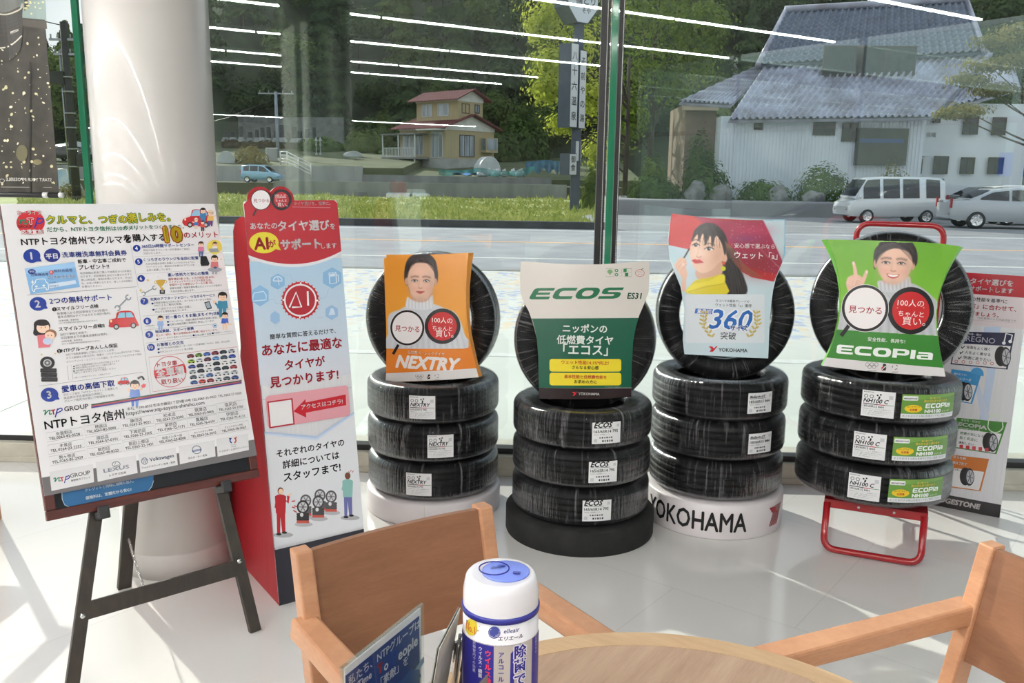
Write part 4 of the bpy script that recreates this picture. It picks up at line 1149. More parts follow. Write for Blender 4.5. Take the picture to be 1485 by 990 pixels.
# ================================================================== OUTSIDE: poles, wires, graves, rail, sheds, nets
def pole(px, pyt, pyb, Y, r, m, label, arms=(), tp=True):
    a, c = atY(px, pyb, Y), atY(px, pyt, Y)
    a.z = gz(a.x, Y); t = thing('utility_pole', label, 'utility pole', (a.x, Y, a.z)); hgt = c.z-a.z
    b = MB(); b.tube([(0, 0, -1), (0, 0, hgt)], [r, r*.75], 12); b.build('shaft', m, t)
    for (z, l) in arms:
        b = MB(); b.box(-l, -.06, hgt*z, l, .06, hgt*z+.12)
        for x in (-l*.9, -l*.4, l*.4, l*.9): b.tube([(x, 0, hgt*z+.1), (x, 0, hgt*z+.36)], .05, 6)
        b.build('crossarm', M_STEEL, t)
    return t, hgt
M_POLE = mat('concrete_pole', rgb(150, 158, 170), rgb(128, 136, 148), 3, .8)
M_POLEB = mat('dark_pole', rgb(46, 44, 42), rgb(34, 32, 32), 4, .7)
t, hg = pole(403, 133, 222, 95, .2, M_POLE, 'pale concrete utility pole by the cemetery steps', ((.965, 1.9),))
b = MB(); b.tube([(0, 0, hg*.9), (-6, 2, hg*.62), (-14, 6, hg*.4)], .03, 5); b.build('wire', M_DARK, t)
t, hg = pole(113, 32, 305, 52, .26, M_POLEB, 'dark utility pole seen beside the hanging banner', ((.9, .9), (.82, .7)))
b = MB()
for z in (.2, .3, .42, .5, .62, .7): b.tube([(.27*cos(a), .27*sin(a), hg*z) for a in [2*pi*i/12 for i in range(12)]], .05, 5, True)
b.tube([(-.35, 0, 1), (-.35, 0, hg*.85)], .06, 6); b.build('clamps_and_conduit', M_STEEL, t)
b = MB(); b.box(-.9, -.3, hg*.66, -.1, .3, hg*.73); b.box(.25, -.2, hg*.2, .7, .2, hg*.27); b.build('junction_box', M_POLEB, t)
b = MB(); b.tube([(0, 0, hg*.98), (-6, -6, hg*1.08), (-14, -14, hg*1.25)], .03, 5); b.build('wire', M_DARK, t)
# graves
M_GRAVE = mat('dark_granite', rgb(58, 62, 66), rgb(40, 44, 48), 3, .35)
M_GBASE = mat('pale_granite', rgb(176, 178, 178), rgb(150, 152, 152), 3, .6)
bz = 120.0
b = MB(); p_, q_ = atY(318, 206, bz), atY(520, 206, bz)
b.add([(p_.x-10, 110, 1.5), (q_.x, 110, 1.5), (q_.x, 117, p_.z), (p_.x-10, 117, p_.z), (q_.x, 126, p_.z), (p_.x-10, 126, p_.z)], [(0, 1, 2, 3), (3, 2, 4, 5)])
struct(b.build('ground_cemetery', bpy.data.materials['weedy_ground']))
gr = [(327, 14), (338, 12), (350, 22), (363, 12), (373, 16), (381, 20), (390, 23), (400, 14), (409, 26), (427, 24), (435, 14), (446, 18), (456, 23)]
for i, (px, hpx) in enumerate(gr):
    a = atY(px, 201, bz-1-(i % 3)); hgt = hpx*.5*bz/1270*1.35; wv = rf.uniform(.36, .6)
    t = thing('gravestone', 'dark gravestone on a pale base in the hillside cemetery', 'gravestone', (a.x, a.y, p_.z-.02), rf.uniform(-.15, .15), 'gravestones in the cemetery')
    b = MB(); b.box(-wv, -.5, 0, wv, .5, .35); b.box(-wv*.75, -.35, .35, wv*.75, .35, .6); b.build('base', M_GBASE, t)
    b = MB(); b.box(-wv*.5, -.22, .6, wv*.5, .22, .6+hgt); b.build('stone', M_GRAVE, t, bevel=.04)
def lantern(px, Y, py, lb):
    a = atY(px, py, Y); t = thing('stone_lantern', lb, 'stone lantern', (a.x, Y, gz(a.x, Y))); t.scale = (.4, .4, .8)
    b = MB(); b.lathe([(0, 0), (.4, 0), (.35, .2), (.15, .3), (.13, 1.2), (.35, 1.35), (.35, 1.5), (0, 1.5)], 8, False); b.build('pedestal', M_GBASE, t)
    b = MB(); b.lathe([(0, 1.5), (.24, 1.5), (.24, 1.9), (.55, 1.95), (.2, 2.3), (.08, 2.5), (0, 2.5)], 6, False); b.build('lamp_head', M_GBASE, t)
lantern(459, 100, 226, 'pale stone lantern, left of the pair below the cemetery'); lantern(465, 100, 226, 'pale stone lantern, right of the pair below the cemetery')
# steps and handrail
t = thing('stairs', 'worn wooden steps climbing to the cemetery', 'stairs', (0, 0, 0))
for i in range(7):
    a, c = atY(414, 231-i*4, 104+i*1.6), atY(434, 231-i*4, 104+i*1.6); b = MB(); b.box(a.x, a.y, a.z-.35, c.x, a.y+1.7, a.z); b.build('tread', M_BARK, t)
a0_, a1_ = atY(407, 236, 81), atY(451, 254, 81)
t = thing('stair_handrail', 'white sloping handrail on the terrace wall', 'handrail', (a0_.x, 81, a0_.z))
d = a1_-a0_; top = 1.0
b = MB()
for k_ in (0.05, .35, .68, 1.0): b.tube([(0, 0, top*k_), (d.x*.22, 0, top*k_), (d.x, 0, d.z+top*k_)], .055, 6)
b.build('rails', M_WHITE_METAL, t)
b = MB()
for k_ in (0, .22, .6, 1.0): z0_ = 0 if k_ < .22 else d.z*(k_-.22)/.78; b.tube([(d.x*k_, 0, z0_-.2), (d.x*k_, 0, z0_+top+.05)], .06, 6)
b.build('posts', M_WHITE_METAL, t)
M_FILM = mat('white_greenhouse_film', rgb(196, 202, 202), rgb(168, 176, 178), 1, .35, bump=.3)
def tunnel(px0, px1, pyt, pyb, Y, dp, lb):
    a, c, t_ = atY(px0, pyb, Y), atY(px1, pyb, Y), atY(px0, pyt, Y); a.z = gz(a.x, Y); wv, hg_ = (c.x-a.x)/2, t_.z-a.z
    t = thing('plastic_greenhouse', lb, 'greenhouse', ((a.x+c.x)/2, Y, a.z), .35)
    b = MB(); b.grid(lambda u, v: (-wv*cos(pi*u), dp*v, hg_*sin(pi*u)), 18, 8); b.add([(-wv*cos(pi*i/18), 0, hg_*sin(pi*i/18)) for i in range(19)], [tuple(range(18, -1, -1))]); b.build('film', M_FILM, t)
    b = MB()
    for k_ in range(4): b.tube([(-wv*1.01*cos(pi*i/14), dp*k_/3, hg_*1.01*sin(pi*i/14)) for i in range(15)], .03, 5)
    b.build('hoops', M_WHITE_METAL, t)
tunnel(316, 341, 219, 239, 86, 3, 'white film greenhouse at the right edge of the pillar')
tunnel(502, 525, 219, 231, 98, 3, 'small white film greenhouse left of the red roofed house')
tunnel(694, 727, 227, 236, 86, 2, 'silver sheeted heap beside the red roofed house')
t = thing('board_fence_panel', 'white framed grey panel standing by the concrete utility pole', 'panel', (atY(387, 236, 90).x, 90, gz(-20, 90)))
b = MB(); b.box(0, 0, 0, 1.1, .05, 1.2); b.build('panel', M_CONC2, t)
b = MB(); b.box(-.08, -.04, 0, 0, .09, 1.3); b.box(-.08, -.04, 1.2, 1.15, .09, 1.3); b.build('frame', M_WHITE_METAL, t)
# rubbish sacks and nets
M_SACK = mat('white_sack', rgb(222, 220, 226), rgb(196, 194, 202), 6, .6, bump=.5)
for i, (px, py) in enumerate(((702, 240), (709, 238), (718, 240), (722, 236), (731, 243), (744, 236), (753, 236), (756, 242), (697, 241))):
    a = atY(px, py, 83+(i % 2)); t_ = MB(); r = random.Random(i)
    t_.lathe([(0, 0), (.26, .0), (.36, .15), (.3, .4), (.12, .58), (.16, .68), (0, .66)], 10)
    t_.v = [(x*(1+.12*sin(5*z+i)), y*(1+.1*cos(7*z+i)), z*(1+.1*sin(x*9))) for x, y, z in t_.v]
    o = t_.build('rubbish_sack', M_SACK); o.location = (a.x, a.y, gz(a.x, a.y))
    tag(o, 'white sack lying on the soil right of the red roofed house', 'sack', 'white sacks by the house')
M_NET = mat('teal_net', rgb(70, 160, 150), rgb(52, 132, 128), 3, .7, alpha=.72)
M_NETB = mat('blue_net', rgb(70, 130, 160), rgb(52, 100, 140), 3, .7, alpha=.8)
def net(pts, Y, h, m, lb, nm='garden_net'):
    W_ = [atY(x, y, Y) for x, y in pts]; sp_ = spline([tuple(v) for v in W_], 8, False); n = len(sp_); b = MB()
    def f(u, v):
        i = min(int(u*(n-1)), n-2); k_ = u*(n-1)-i; p = Vector(sp_[i]).lerp(Vector(sp_[i+1]), k_)
        return (p.x, p.y + .25*sin(u*37)*v, p.z - h*v*(1+.2*sin(u*23)))
    b.grid(f, n*3, 6); o = b.build(nm, m); tag(o, lb, 'net'); return o
net([(636, 245), (660, 247), (680, 246), (695, 243), (720, 247), (750, 247), (775, 240)], 81.5, .5, M_NET, 'teal garden net hung along the terrace in front of the house')
net([(762, 235), (790, 232), (812, 234)], 83, 1.0, M_NETB, 'blue net fence near the sign post')
t_ = MB(); t_.grid(lambda u, v: (u*2.2, v*1.2, .12*sin(u*8)*cos(v*5)+.12), 14, 8); o = t_.build('blue_tarp', mat('blue_tarp', rgb(90, 150, 205), rgb(70, 120, 185), 2, .5)); o.location = tuple(atY(655, 254, 80.3) + Vector((0, .3, 0))); tag(o, 'crumpled blue tarp lying below the teal net', 'tarp')
# cold frames on the field
for i, (x0_, x1_, yt_, yb_) in enumerate(((560, 598, 270, 277), (594, 620, 271, 276))):
    a, c = atY(x0_, yb_, 70), atY(x1_, yb_, 70); b = MB(); wv = c.x-a.x
    t = thing('cold_frame', ['long glass cold frame lying by the terrace wall', 'short glass cold frame at the end of the long one'][i], 'cold frame', (a.x, 70, G0-.38))
    b.box(0, 0, 0, wv, 1.2, .35); b.build('frame', M_WHITE_METAL, t); b = MB(); b.box(.05, .05, .35, wv-.05, 1.15, .42); b.build('lid', mat('pale_glazing', rgb(150, 180, 205), rgb(205, 215, 215), 1, .1), t)
t = thing('greenhouse_frame', 'blue grey glazed frame beside the dark utility pole', 'cold frame', tuple(atY(84, 285, 58)))
b = MB(); b.add([(0, 0, 0), (1.2, 0, 0), (1.2, 1.5, 0), (0, 1.5, 0), (0, .3, 1.8), (.55, .3, 1.8), (.55, 1.2, 1.8), (0, 1.2, 1.8)], [(0,3,2,1),(4,5,6,7),(0,1,5,4),(1,2,6,5),(2,3,7,6),(3,0,4,7)]); b.build('glazing', bpy.data.materials['pale_glazing'], t)
b = MB(); b.tube([(1.2, 0, 0), (.55, .3, 1.8), (0, .3, 1.8)], .04, 6); b.build('frame', M_WHITE_METAL, t)
# far houses at the left
def far_house(px0, px1, pye, pyr, pyb, Y, wallc, roofc, lb):
    a, c = atY(px0, pyb, Y), atY(px1, pyb, Y); ze, zr_ = atY(px0, pye, Y).z-a.z, atY(px0, pyr, Y).z-a.z; wv = c.x-a.x
    t = thing('far_house', lb, 'house', (a.x, Y, a.z))
    b = MB(); b.box(0, 0, -1, wv, 6, ze); b.build('wall', mat('far_wall', wallc, tuple(x*.93 for x in wallc[:3])+(1,), .5, .8), t)
    b = MB(); b.add([(-.5, -.5, ze), (wv+.5, -.5, ze), (wv+.5, 6.5, ze), (-.5, 6.5, ze), (.4, 3, zr_), (wv-.4, 3, zr_)], [(0, 1, 5, 4), (1, 2, 5), (2, 3, 4, 5), (3, 0, 4), (3, 2, 1, 0)]); b.build('roof', mat('far_roof', roofc, None, 2, .6), t)
    for i, fz_ in ((0, .58), (1, .12)):
        b = MB(); b.box(wv*.3, -.06, ze*fz_, wv*.75, .02, ze*(fz_+.26)); b.build('window', M_DKWIN, t)
far_house(133, 172, 187, 176, 236, 88, rgb(190, 205, 200), rgb(150, 165, 175), 'pale green house between the green glass edge and the pillar')
far_house(82, 97, 212, 203, 236, 90, rgb(150, 118, 96), rgb(190, 192, 190), 'small brown shed roofed house left of the dark utility pole')
far_house(72, 96, 104, 92, 112, 112, rgb(110, 100, 92), rgb(86, 78, 74), 'dark roofed house high on the far left ridge')
# white flags of a shop seen mirrored in the front glass: a blue sign across the street behind the camera
t = thing('blue_shop_sign', 'blue sign board on posts behind the camera, mirrored in the window', 'sign', (9.5, -8.5, 0), radians(55))
b = MB(); b.box(-1.3, -.06, 1.55, 1.3, .06, 2.0); b.build('board', mat('blue_sign_paint', (.03, .12, .65, 1), (.03, .10, .6, 1), 2, .4), t)
b = MB(); b.box(-1.2, -.05, -.3, -1.1, .05, 1.55); b.box(1.1, -.05, -.3, 1.2, .05, 1.55); b.build('posts', M_STEEL, t)
# ================================================================== TYRES
def tyre_mat():
    m, t, p = principled('tyre_rubber')
    tx = t.nodes.new('ShaderNodeTexCoord'); sp = t.nodes.new('ShaderNodeSeparateXYZ')
    at = t.nodes.new('ShaderNodeMath'); at.operation = 'ARCTAN2'
    ad = t.nodes.new('ShaderNodeMath'); ad.operation = 'MULTIPLY_ADD'; ad.inputs[1].default_value = 6.0      # slant of the sipes
    mu = t.nodes.new('ShaderNodeMath'); mu.operation = 'MULTIPLY'; mu.inputs[1].default_value = 66
    si = t.nodes.new('ShaderNodeMath'); si.operation = 'SINE'
    gt = t.nodes.new('ShaderNodeMath'); gt.operation = 'GREATER_THAN'; gt.inputs[1].default_value = -.72
    b = t.nodes.new('ShaderNodeBump'); b.inputs['Strength'].default_value = .8; b.inputs['Distance'].default_value = .004
    n = t.nodes.new('ShaderNodeTexNoise'); n.inputs['Scale'].default_value = 20
    r = t.nodes.new('ShaderNodeValToRGB'); r.color_ramp.elements[0].color = (.006, .006, .007, 1); r.color_ramp.elements[1].color = (.012, .012, .013, 1)
    t.links.new(tx.outputs['Object'], sp.inputs[0]); t.links.new(sp.outputs['Y'], at.inputs[0]); t.links.new(sp.outputs['X'], at.inputs[1])
    t.links.new(sp.outputs['Z'], ad.inputs[0]); t.links.new(at.outputs[0], ad.inputs[2]); t.links.new(ad.outputs[0], mu.inputs[0])
    t.links.new(mu.outputs[0], si.inputs[0]); t.links.new(si.outputs[0], gt.inputs[0]); t.links.new(gt.outputs[0], b.inputs['Height'])
    t.links.new(b.outputs[0], p.inputs['Normal']); t.links.new(tx.outputs['Object'], n.inputs['Vector']); t.links.new(n.outputs[0], r.inputs[0]); t.links.new(r.outputs[0], p.inputs['Base Color'])
    p.inputs['Roughness'].default_value = .5; p.inputs['Specular IOR Level'].default_value = .12
    return m
def wrap_mat():
    m = bpy.data.materials.new('plastic_film'); m.use_nodes = True
    t = m.node_tree; t.nodes.clear(); N = t.nodes.new
    o = N('ShaderNodeOutputMaterial'); tx = N('ShaderNodeTexCoord'); sp = N('ShaderNodeSeparateXYZ'); at = N('ShaderNodeMath'); at.operation = 'ARCTAN2'
    l = N('ShaderNodeVectorMath'); l.operation = 'LENGTH'
    cb = N('ShaderNodeCombineXYZ'); k = N('ShaderNodeMath'); k.operation = 'MULTIPLY'; k.inputs[1].default_value = 30.0
    kz = N('ShaderNodeMath'); kz.operation = 'MULTIPLY'; kz.inputs[1].default_value = 4.0
    kr = N('ShaderNodeMath'); kr.operation = 'MULTIPLY'; kr.inputs[1].default_value = 5.0
    oi = N('ShaderNodeObjectInfo'); ad = N('ShaderNodeMath'); ad.operation = 'MULTIPLY_ADD'; ad.inputs[1].default_value = 40.0
    n = N('ShaderNodeTexNoise'); n.inputs['Scale'].default_value = 1.0; n.inputs['Detail'].default_value = 3.0; n.inputs['Roughness'].default_value = .65; n.inputs['Distortion'].default_value = .6
    r = N('ShaderNodeValToRGB'); r.color_ramp.elements[0].position = .56; r.color_ramp.elements[0].color = (.0, .0, .0, 1); r.color_ramp.elements[1].position = .67; r.color_ramp.elements[1].color = (1, 1, 1, 1)
    bp = N('ShaderNodeBump'); bp.inputs['Strength'].default_value = .7; bp.inputs['Distance'].default_value = .006
    tr = N('ShaderNodeBsdfTransparent'); gl = N('ShaderNodeBsdfGlossy'); gl.inputs['Roughness'].default_value = .14; gl.inputs['Color'].default_value = (.72, .72, .74, 1)
    df = N('ShaderNodeBsdfDiffuse'); df.inputs[0].default_value = (.55, .55, .57, 1)
    lw = N('ShaderNodeFresnel'); lw.inputs[0].default_value = 1.35
    m1, m2 = N('ShaderNodeMixShader'), N('ShaderNodeMixShader')
    st = N('ShaderNodeMath'); st.operation = 'MULTIPLY'; st.inputs[1].default_value = .22
    mx_ = N('ShaderNodeMath'); mx_.operation = 'MULTIPLY_ADD'; mx_.inputs[1].default_value = .34; mx_.inputs[2].default_value = .0; mx_.use_clamp = True
    L = t.links.new
    L(tx.outputs['Object'], sp.inputs[0]); L(sp.outputs['Y'], at.inputs[0]); L(sp.outputs['X'], at.inputs[1]); L(tx.outputs['Object'], l.inputs[0])
    L(oi.outputs['Random'], ad.inputs[0]); L(sp.outputs['Z'], kz.inputs[0]); L(kz.outputs[0], ad.inputs[2])
    L(at.outputs[0], k.inputs[0]); L(k.outputs[0], cb.inputs[0]); L(ad.outputs[0], cb.inputs[1]); L(l.outputs['Value'], kr.inputs[0]); L(kr.outputs[0], cb.inputs[2])
    L(cb.outputs[0], n.inputs['Vector']); L(n.outputs[0], r.inputs[0]); L(n.outputs[0], bp.inputs['Height'])
    L(bp.outputs[0], gl.inputs['Normal']); L(bp.outputs[0], lw.inputs['Normal'])
    L(lw.outputs[0], mx_.inputs[0]); L(mx_.outputs[0], m1.inputs[0]); L(tr.outputs[0], m1.inputs[1]); L(gl.outputs[0], m1.inputs[2])
    L(r.outputs[0], st.inputs[0]); L(st.outputs[0], m2.inputs[0]); L(m1.outputs[0], m2.inputs[1]); L(df.outputs[0], m2.inputs[2])
    L(m2.outputs[0], o.inputs[0])
    return m
M_TYRE, M_WRAP = tyre_mat(), wrap_mat()
def tyre_meshes(R, wd, Rb):
    h = wd/2; g = .0035
    half = [(Rb, .78*h), (Rb+.004, .88*h), (Rb+.014, .93*h), (Rb+.04, .97*h), ((R+Rb)/2, 1.0*h), (R-.035, .975*h), (R-.018, .90*h), (R-.008, .80*h), (R-.003, .72*h), (R-.001, .62*h)]
    gz = [.5*h, .17*h]
    for z in gz: half += [(R-.0004, z+g), (R-.007, z+g*.8), (R-.007, z-g*.8), (R-.0004, z-g)]
    outer = half + [(r, -z) for r, z in reversed(half)]
    inner = [(Rb+.012, -.70*h), (R-.03, -.80*h), (R-.016, -.55*h), (R-.014, 0), (R-.016, .55*h), (R-.03, .80*h), (Rb+.012, .70*h)]
    b = MB(); b.lathe(outer + inner, 96, True, True)
    carc = b.mesh('carcass', M_TYRE)
    o = .0022
    film = [(Rb-.003, .5*h), (Rb-.002, .86*h), (Rb+.02, .96*h+o), ((R+Rb)/2, h+o), (R-.033, h*.98+o), (R-.014, .91*h+o), (R-.003, .74*h+o), (R+o, .55*h), (R+o, 0)]
    film = film + [(r, -z) for r, z in reversed(film[:-1])]
    b = MB(); b.lathe(film, 144, True)
    rr = random.Random(int(R*1000))
    b.v = [(x*(1+.0016*sin(37*atan2(y, x))*cos(3+z*60)), y*(1+.0016*sin(37*atan2(y, x)+1)), z) for x, y, z in b.v]
    return carc, b.mesh('plastic_wrap', M_WRAP)
TY = {k: tyre_meshes(*v) for k, v in dict(nextry=(.289, .161, .183), ecos=(.285, .151, .181), gt=(.284, .164, .190), nh=(.301, .158, .196)).items()}
TR = dict(nextry=.289, ecos=.285, gt=.284, nh=.301)
def label_print(name, draw, R):
    pr = Print(lambda u, v, w: ((R+.003+w)*sin(u/R), -(R+.003+w)*cos(u/R), v), strip=.012, step=.00012, w0=0.0)
    draw(pr); return pr
def qr_like(pr, x, y, s, c=(60, 62, 66)): pr.rect(x, y, x+s, y+s, (196, 198, 202))
mm = .001
def base_label(pr, W_, H_, brand, size, bold=.03, shear=.25, kind='n'):
    """white size label with brand, size, small print and pictograms"""
    w2, h2 = W_/2, H_/2
    pr.rect(-w2, -h2, w2, h2, (226, 226, 228))
    K_ = (34, 34, 38); G_ = (120, 122, 126)
    if kind == 'n':
        pr.text('BRIDGESTONE', -w2*.92, h2*.84, -w2*.30, h2*.84, K_, .02, h=None, shear=.2)
        for i, x in enumerate((-.86, -.52)): pr.ring(w2*(x+.1), h2*.56, w2*.13, h2*.15, w2*.05, G_, 14)
        for dx, dy in ((-.12, .62), (.0, .5), (.06, .68), (-.02, .4)): pr.rect(w2*dx, h2*dy, w2*(dx+.1), h2*(dy+.12), K_)
        qr_like(pr, w2*.62, h2*.42, w2*.26)
        pr.text(brand, -w2*.9, h2*.08, w2*.62, h2*.08, K_, bold, shear=shear)
        pr.rect(-w2*.92, -h2*.06, -w2*.02, -h2*.0, K_); pr.rect(-w2*.02, -h2*.06, w2*.4, -h2*.0, (190, 40, 50)); pr.rect(w2*.4, -h2*.05, w2*.95, -h2*.01, (90, 140, 90))
        pr.text(size, -w2*.9, -h2*.28, w2*.35, -h2*.28, K_, .015)
        pr.text('PSR00000 チューブレス 低燃費タイヤ', -w2*.9, -h2*.45, w2*.8, -h2*.45, G_)
        for i in range(3): pr.text('サイズ・価格・用途をお確かめください', -w2*.9, -h2*(.60+.13*i), w2*(.8-.2*i), -h2*(.60+.13*i), G_)
    else:
        pr.text(brand, -w2*.88, h2*.52, w2*.38, h2*.52, K_, bold, shear=shear)
        pr.rect(-w2*.88, h2*.42, w2*.45, h2*.46, K_)
        qr_like(pr, w2*.7, h2*.52, w2*.2)
        pr.text(size, -w2*.88, h2*.02, w2*.80, h2*.02, K_, .02)
        pr.text('F00000  低燃費タイヤ', -w2*.88, -h2*.2, w2*.2, -h2*.2, G_)
        qr_like(pr, -w2*.88, -h2*.86, w2*.24)
        for i in range(6): pr.rect(w2*(-.5+.16*i), -h2*.5, w2*(-.4+.16*i), -h2*.36, K_ if i % 2 else G_)
        for i in range(5): pr.rect(w2*(-.3+.16*i), -h2*.84, w2*(-.2+.16*i), -h2*.66, G_ if i % 2 else K_)
LABELS = {
 'nextry': label_print('n', lambda p: base_label(p, .108, .098, 'NEXTRY', '165/65R14 79S'), TR['nextry']),
 'ecos': label_print('e', lambda p: base_label(p, .115, .085, 'ECOS', '165/65R14 79S', .04, .3, 'y'), TR['ecos']),
 'gt': label_print('g', lambda p: base_label(p, .115, .085, 'BluEarth-GT', '185/60R15 84H', .04, .3, 'y'), TR['gt']),
 'nh': label_print('h', lambda p: base_label(p, .115, .100, 'NH100 C', '185/60R15 84H'), TR['nh'])}
def green_label(p):
    w2, h2 = .118, .046
    p.rect(-w2, -h2, w2, h2, (104, 150, 66)); p.rect(-w2, -h2, w2, -h2*.62, (222, 224, 226)); p.poly([(-w2, h2*.5), (-w2, h2), (w2, h2), (w2, h2*.8)], (120, 164, 76))
    p.rrect(-w2*.97, h2*.5, -w2*.5, h2*.86, .004, (228, 228, 230)); p.text('BRIDGESTONE', -w2*.94, h2*.6, -w2*.53, h2*.6, (20, 20, 24), .03, shear=.15)
    p.text('長く使っても', -w2*.1, h2*.62, w2*.3, h2*.62, (226, 190, 80), .02); p.text('雨の日も走り続けます', -w2*.3, h2*.36, w2*.6, h2*.36, (226, 190, 80), .02)
    p.ell(-w2*.62, -h2*.18, w2*.28, h2*.32, (232, 196, 40)); p.text('ロングライフ', -w2*.82, -h2*.08, -w2*.42, -h2*.08, (50, 70, 40), .01); p.text('低燃費', -w2*.74, -h2*.36, -w2*.5, -h2*.36, (180, 50, 40), .02)
    p.block('ECOPIa', -w2*.24, -h2*.14, w2*.78, -h2*.14, -h2*.40, (240, 242, 240), (104, 150, 66), .1)
    p.text('NH100', -w2*.24, -h2*.54, w2*.36, -h2*.54, (240, 242, 240), .05, h=h2*.28); p.text('シリーズ', w2*.42, -h2*.54, w2*.74, -h2*.54, (230, 234, 226), .01)
    p.text('氷上を走行する時は冬用タイヤをご使用ください', -w2*.95, -h2*.88, w2*.9, -h2*.88, (110, 112, 116))
LABELS['green'] = label_print('gr', green_label, TR['nh'])
LAB_ME = {}
def make_tyre(kind, M, label, group, labels=(), sticker=True):
    t = thing('tyre', label, 'tyre', M=M, group=group)
    for nm, me in zip(('carcass', 'plastic_wrap'), TY[kind]):
        o = bpy.data.objects.new(nm, me); COL.objects.link(o); o.parent = t
    for lk, ang in labels:
        if lk not in LAB_ME:
            o = LABELS[lk].build('size_label' if lk != 'green' else 'brand_label', None, INK_GLOSS); LAB_ME[lk] = o.data; bpy.data.objects.remove(o)
        o = bpy.data.objects.new('size_label' if lk != 'green' else 'brand_label', LAB_ME[lk]); COL.objects.link(o); o.parent = t; o.rotation_euler = (0, 0, ang)
        o['label'] = 'green brand label' if lk == 'green' else 'white size label'
    return t
def cyl_angle(px, py, cx, cy, R):
    """angle about a vertical axis where the view ray through a pixel first meets the cylinder (0 = facing -Y)"""
    d = ray(px, py); a = d.x**2+d.y**2; b = -2*(cx*d.x+cy*d.y); c = cx*cx+cy*cy-R*R
    D = b*b-4*a*c; k = (-b-sqrt(max(D, 0)))/(2*a); p = CAM_P+d*k
    return atan2(p.x-cx, -(p.y-cy)), p.z
ORD = ['lowest', 'middle', 'topmost']
def stack(kind, cx, cy, z0, pitch, lab, labels, what, tilt=0.0, axis=None):
    for i in range(3):
        z = z0 + pitch*(i+.5)
        ls = []
        for (lk, px, py) in labels[i]: ls.append((lk, cyl_angle(px, py, cx, cy, TR[kind]+.003)[0]))
        M = Matrix.Translation((cx, cy, z)) if not tilt else Matrix.Translation((cx, cy, z0)) @ Matrix.Rotation(tilt, 4, axis) @ Matrix.Translation((0, 0, z-z0))
        make_tyre(kind, M, 'film wrapped black tyre, %s of the three lying %s' % (ORD[i], what), 'stacked tyres', ls)
NEX, ECOS_, YOK, ECO = (-.510, 3.757), (.142, 3.525), (.737, 3.720), (1.344, 3.532)
stack('nextry', *NEX, .103, .167, '', (((('nextry', 607, 703),)), ((('nextry', 639, 644),)), ((('nextry', 612, 591),))), 'under the orange poster')
stack('ecos', *ECOS_, .105, .157, '', (((('ecos', 866, 740),)), ((('ecos', 875, 684),)), ((('ecos', 880, 627),))), 'on the black drum')
stack('gt', *YOK, .153, .170, '', ((), (('gt', 1103, 645),), (('gt', 1103, 586),)), 'on the YOKOHAMA drum')
stack('nh', *ECO, .215, .165, '', (((('nh', 1253, 705), ('green', 1333, 715))), (('nh', 1261, 643), ('green', 1340, 650)), (('nh', 1273, 590), ('green', 1352, 587))), 'on the red stand', radians(-1.5), (.937, -.35, 0))
def stand_tyre(kind, cx, cy, ztop, label, lean, yaw, lift=None):
    R = TR[kind]; z = ztop + (lift if lift is not None else R-.046)
    M = Matrix.Translation((cx, cy, z)) @ Matrix.Rotation(yaw, 4, 'Z') @ Matrix.Rotation(radians(90)-lean, 4, 'X')
    make_tyre(kind, M, label, 'upright tyres on the stacks')
stand_tyre('nextry', *NEX, .103+3*.167, 'black tyre standing upright behind the orange poster', radians(4), radians(-6))
stand_tyre('ecos', *ECOS_, .105+3*.157, 'black tyre standing upright behind the white and green poster', radians(5), 0)
stand_tyre('gt', YOK[0], YOK[1], .153+3*.170, 'black tyre standing upright behind the woman in yellow poster', radians(4), radians(-4))
stand_tyre('nh', ECO[0]+.02, ECO[1]+.03, .213+3*.165, 'black tyre standing upright behind the bright green poster', radians(7), radians(-20))

# drums under the stacks
M_DRUMW = mat('white_drum_paint', rgb(226, 220, 222), rgb(212, 206, 208), 3, .35)
M_DRUMB = mat('black_drum_foam', (.007, .007, .007, 1), (.017, .017, .017, 1), 14, .85, bump=.5, detail=8)
def drum(c, R, h, m, label, seam=True):
    t = thing('display_drum', label, 'display base', (c[0], c[1], 0))
    b = MB(); b.lathe([(0, .0), (R-.002, 0), (R, .006), (R, h-.008), (R-.008, h), (R-.05, h+.001), (0, h)], 72); b.build('drum', m, t)
    return t
dr = drum(NEX, .300, .101, M_DRUMW, 'plain white round drum under the tyres with the orange poster')
b = MB(Matrix.Rotation(radians(-.0), 4, 'Z')); b.box(.0, -.3008, .004, .0015, -.2995, .096); b.build('seam', M_SILL, dr)
drum(ECOS_, .312, .103, M_DRUMB, 'low black round drum under the tyres with the white and green poster')
dy = drum(YOK, .297, .151, M_DRUMW, 'white round drum with black YOKOHAMA lettering')
Rd = .297
pr = Print(lambda u, v, w: ((Rd+w)*sin(u/Rd), -(Rd+w)*cos(u/Rd), v), strip=.015, w0=.0008)
a0_ = [cyl_angle(px, 750, *YOK, Rd)[0]*Rd for px in (944, 1083, 1113, 1138)]
pr.text('YOKOHAMA', a0_[0]-.012, .036, a0_[1], .036, (22, 22, 24), .022, h=.080)
uc = (a0_[2]+a0_[3])/2 - .030
for i in range(7):
    k_ = i*.0088
    pr.line(uc-.010+k_, .122, uc-.046+k_, .036, .0052, (150, 30, 45)); pr.line(uc-.052+k_*.62, .120, uc-.030+k_*.62, .094-k_*.1, .0050, (150, 30, 45))
pr.build('lettering', dy)

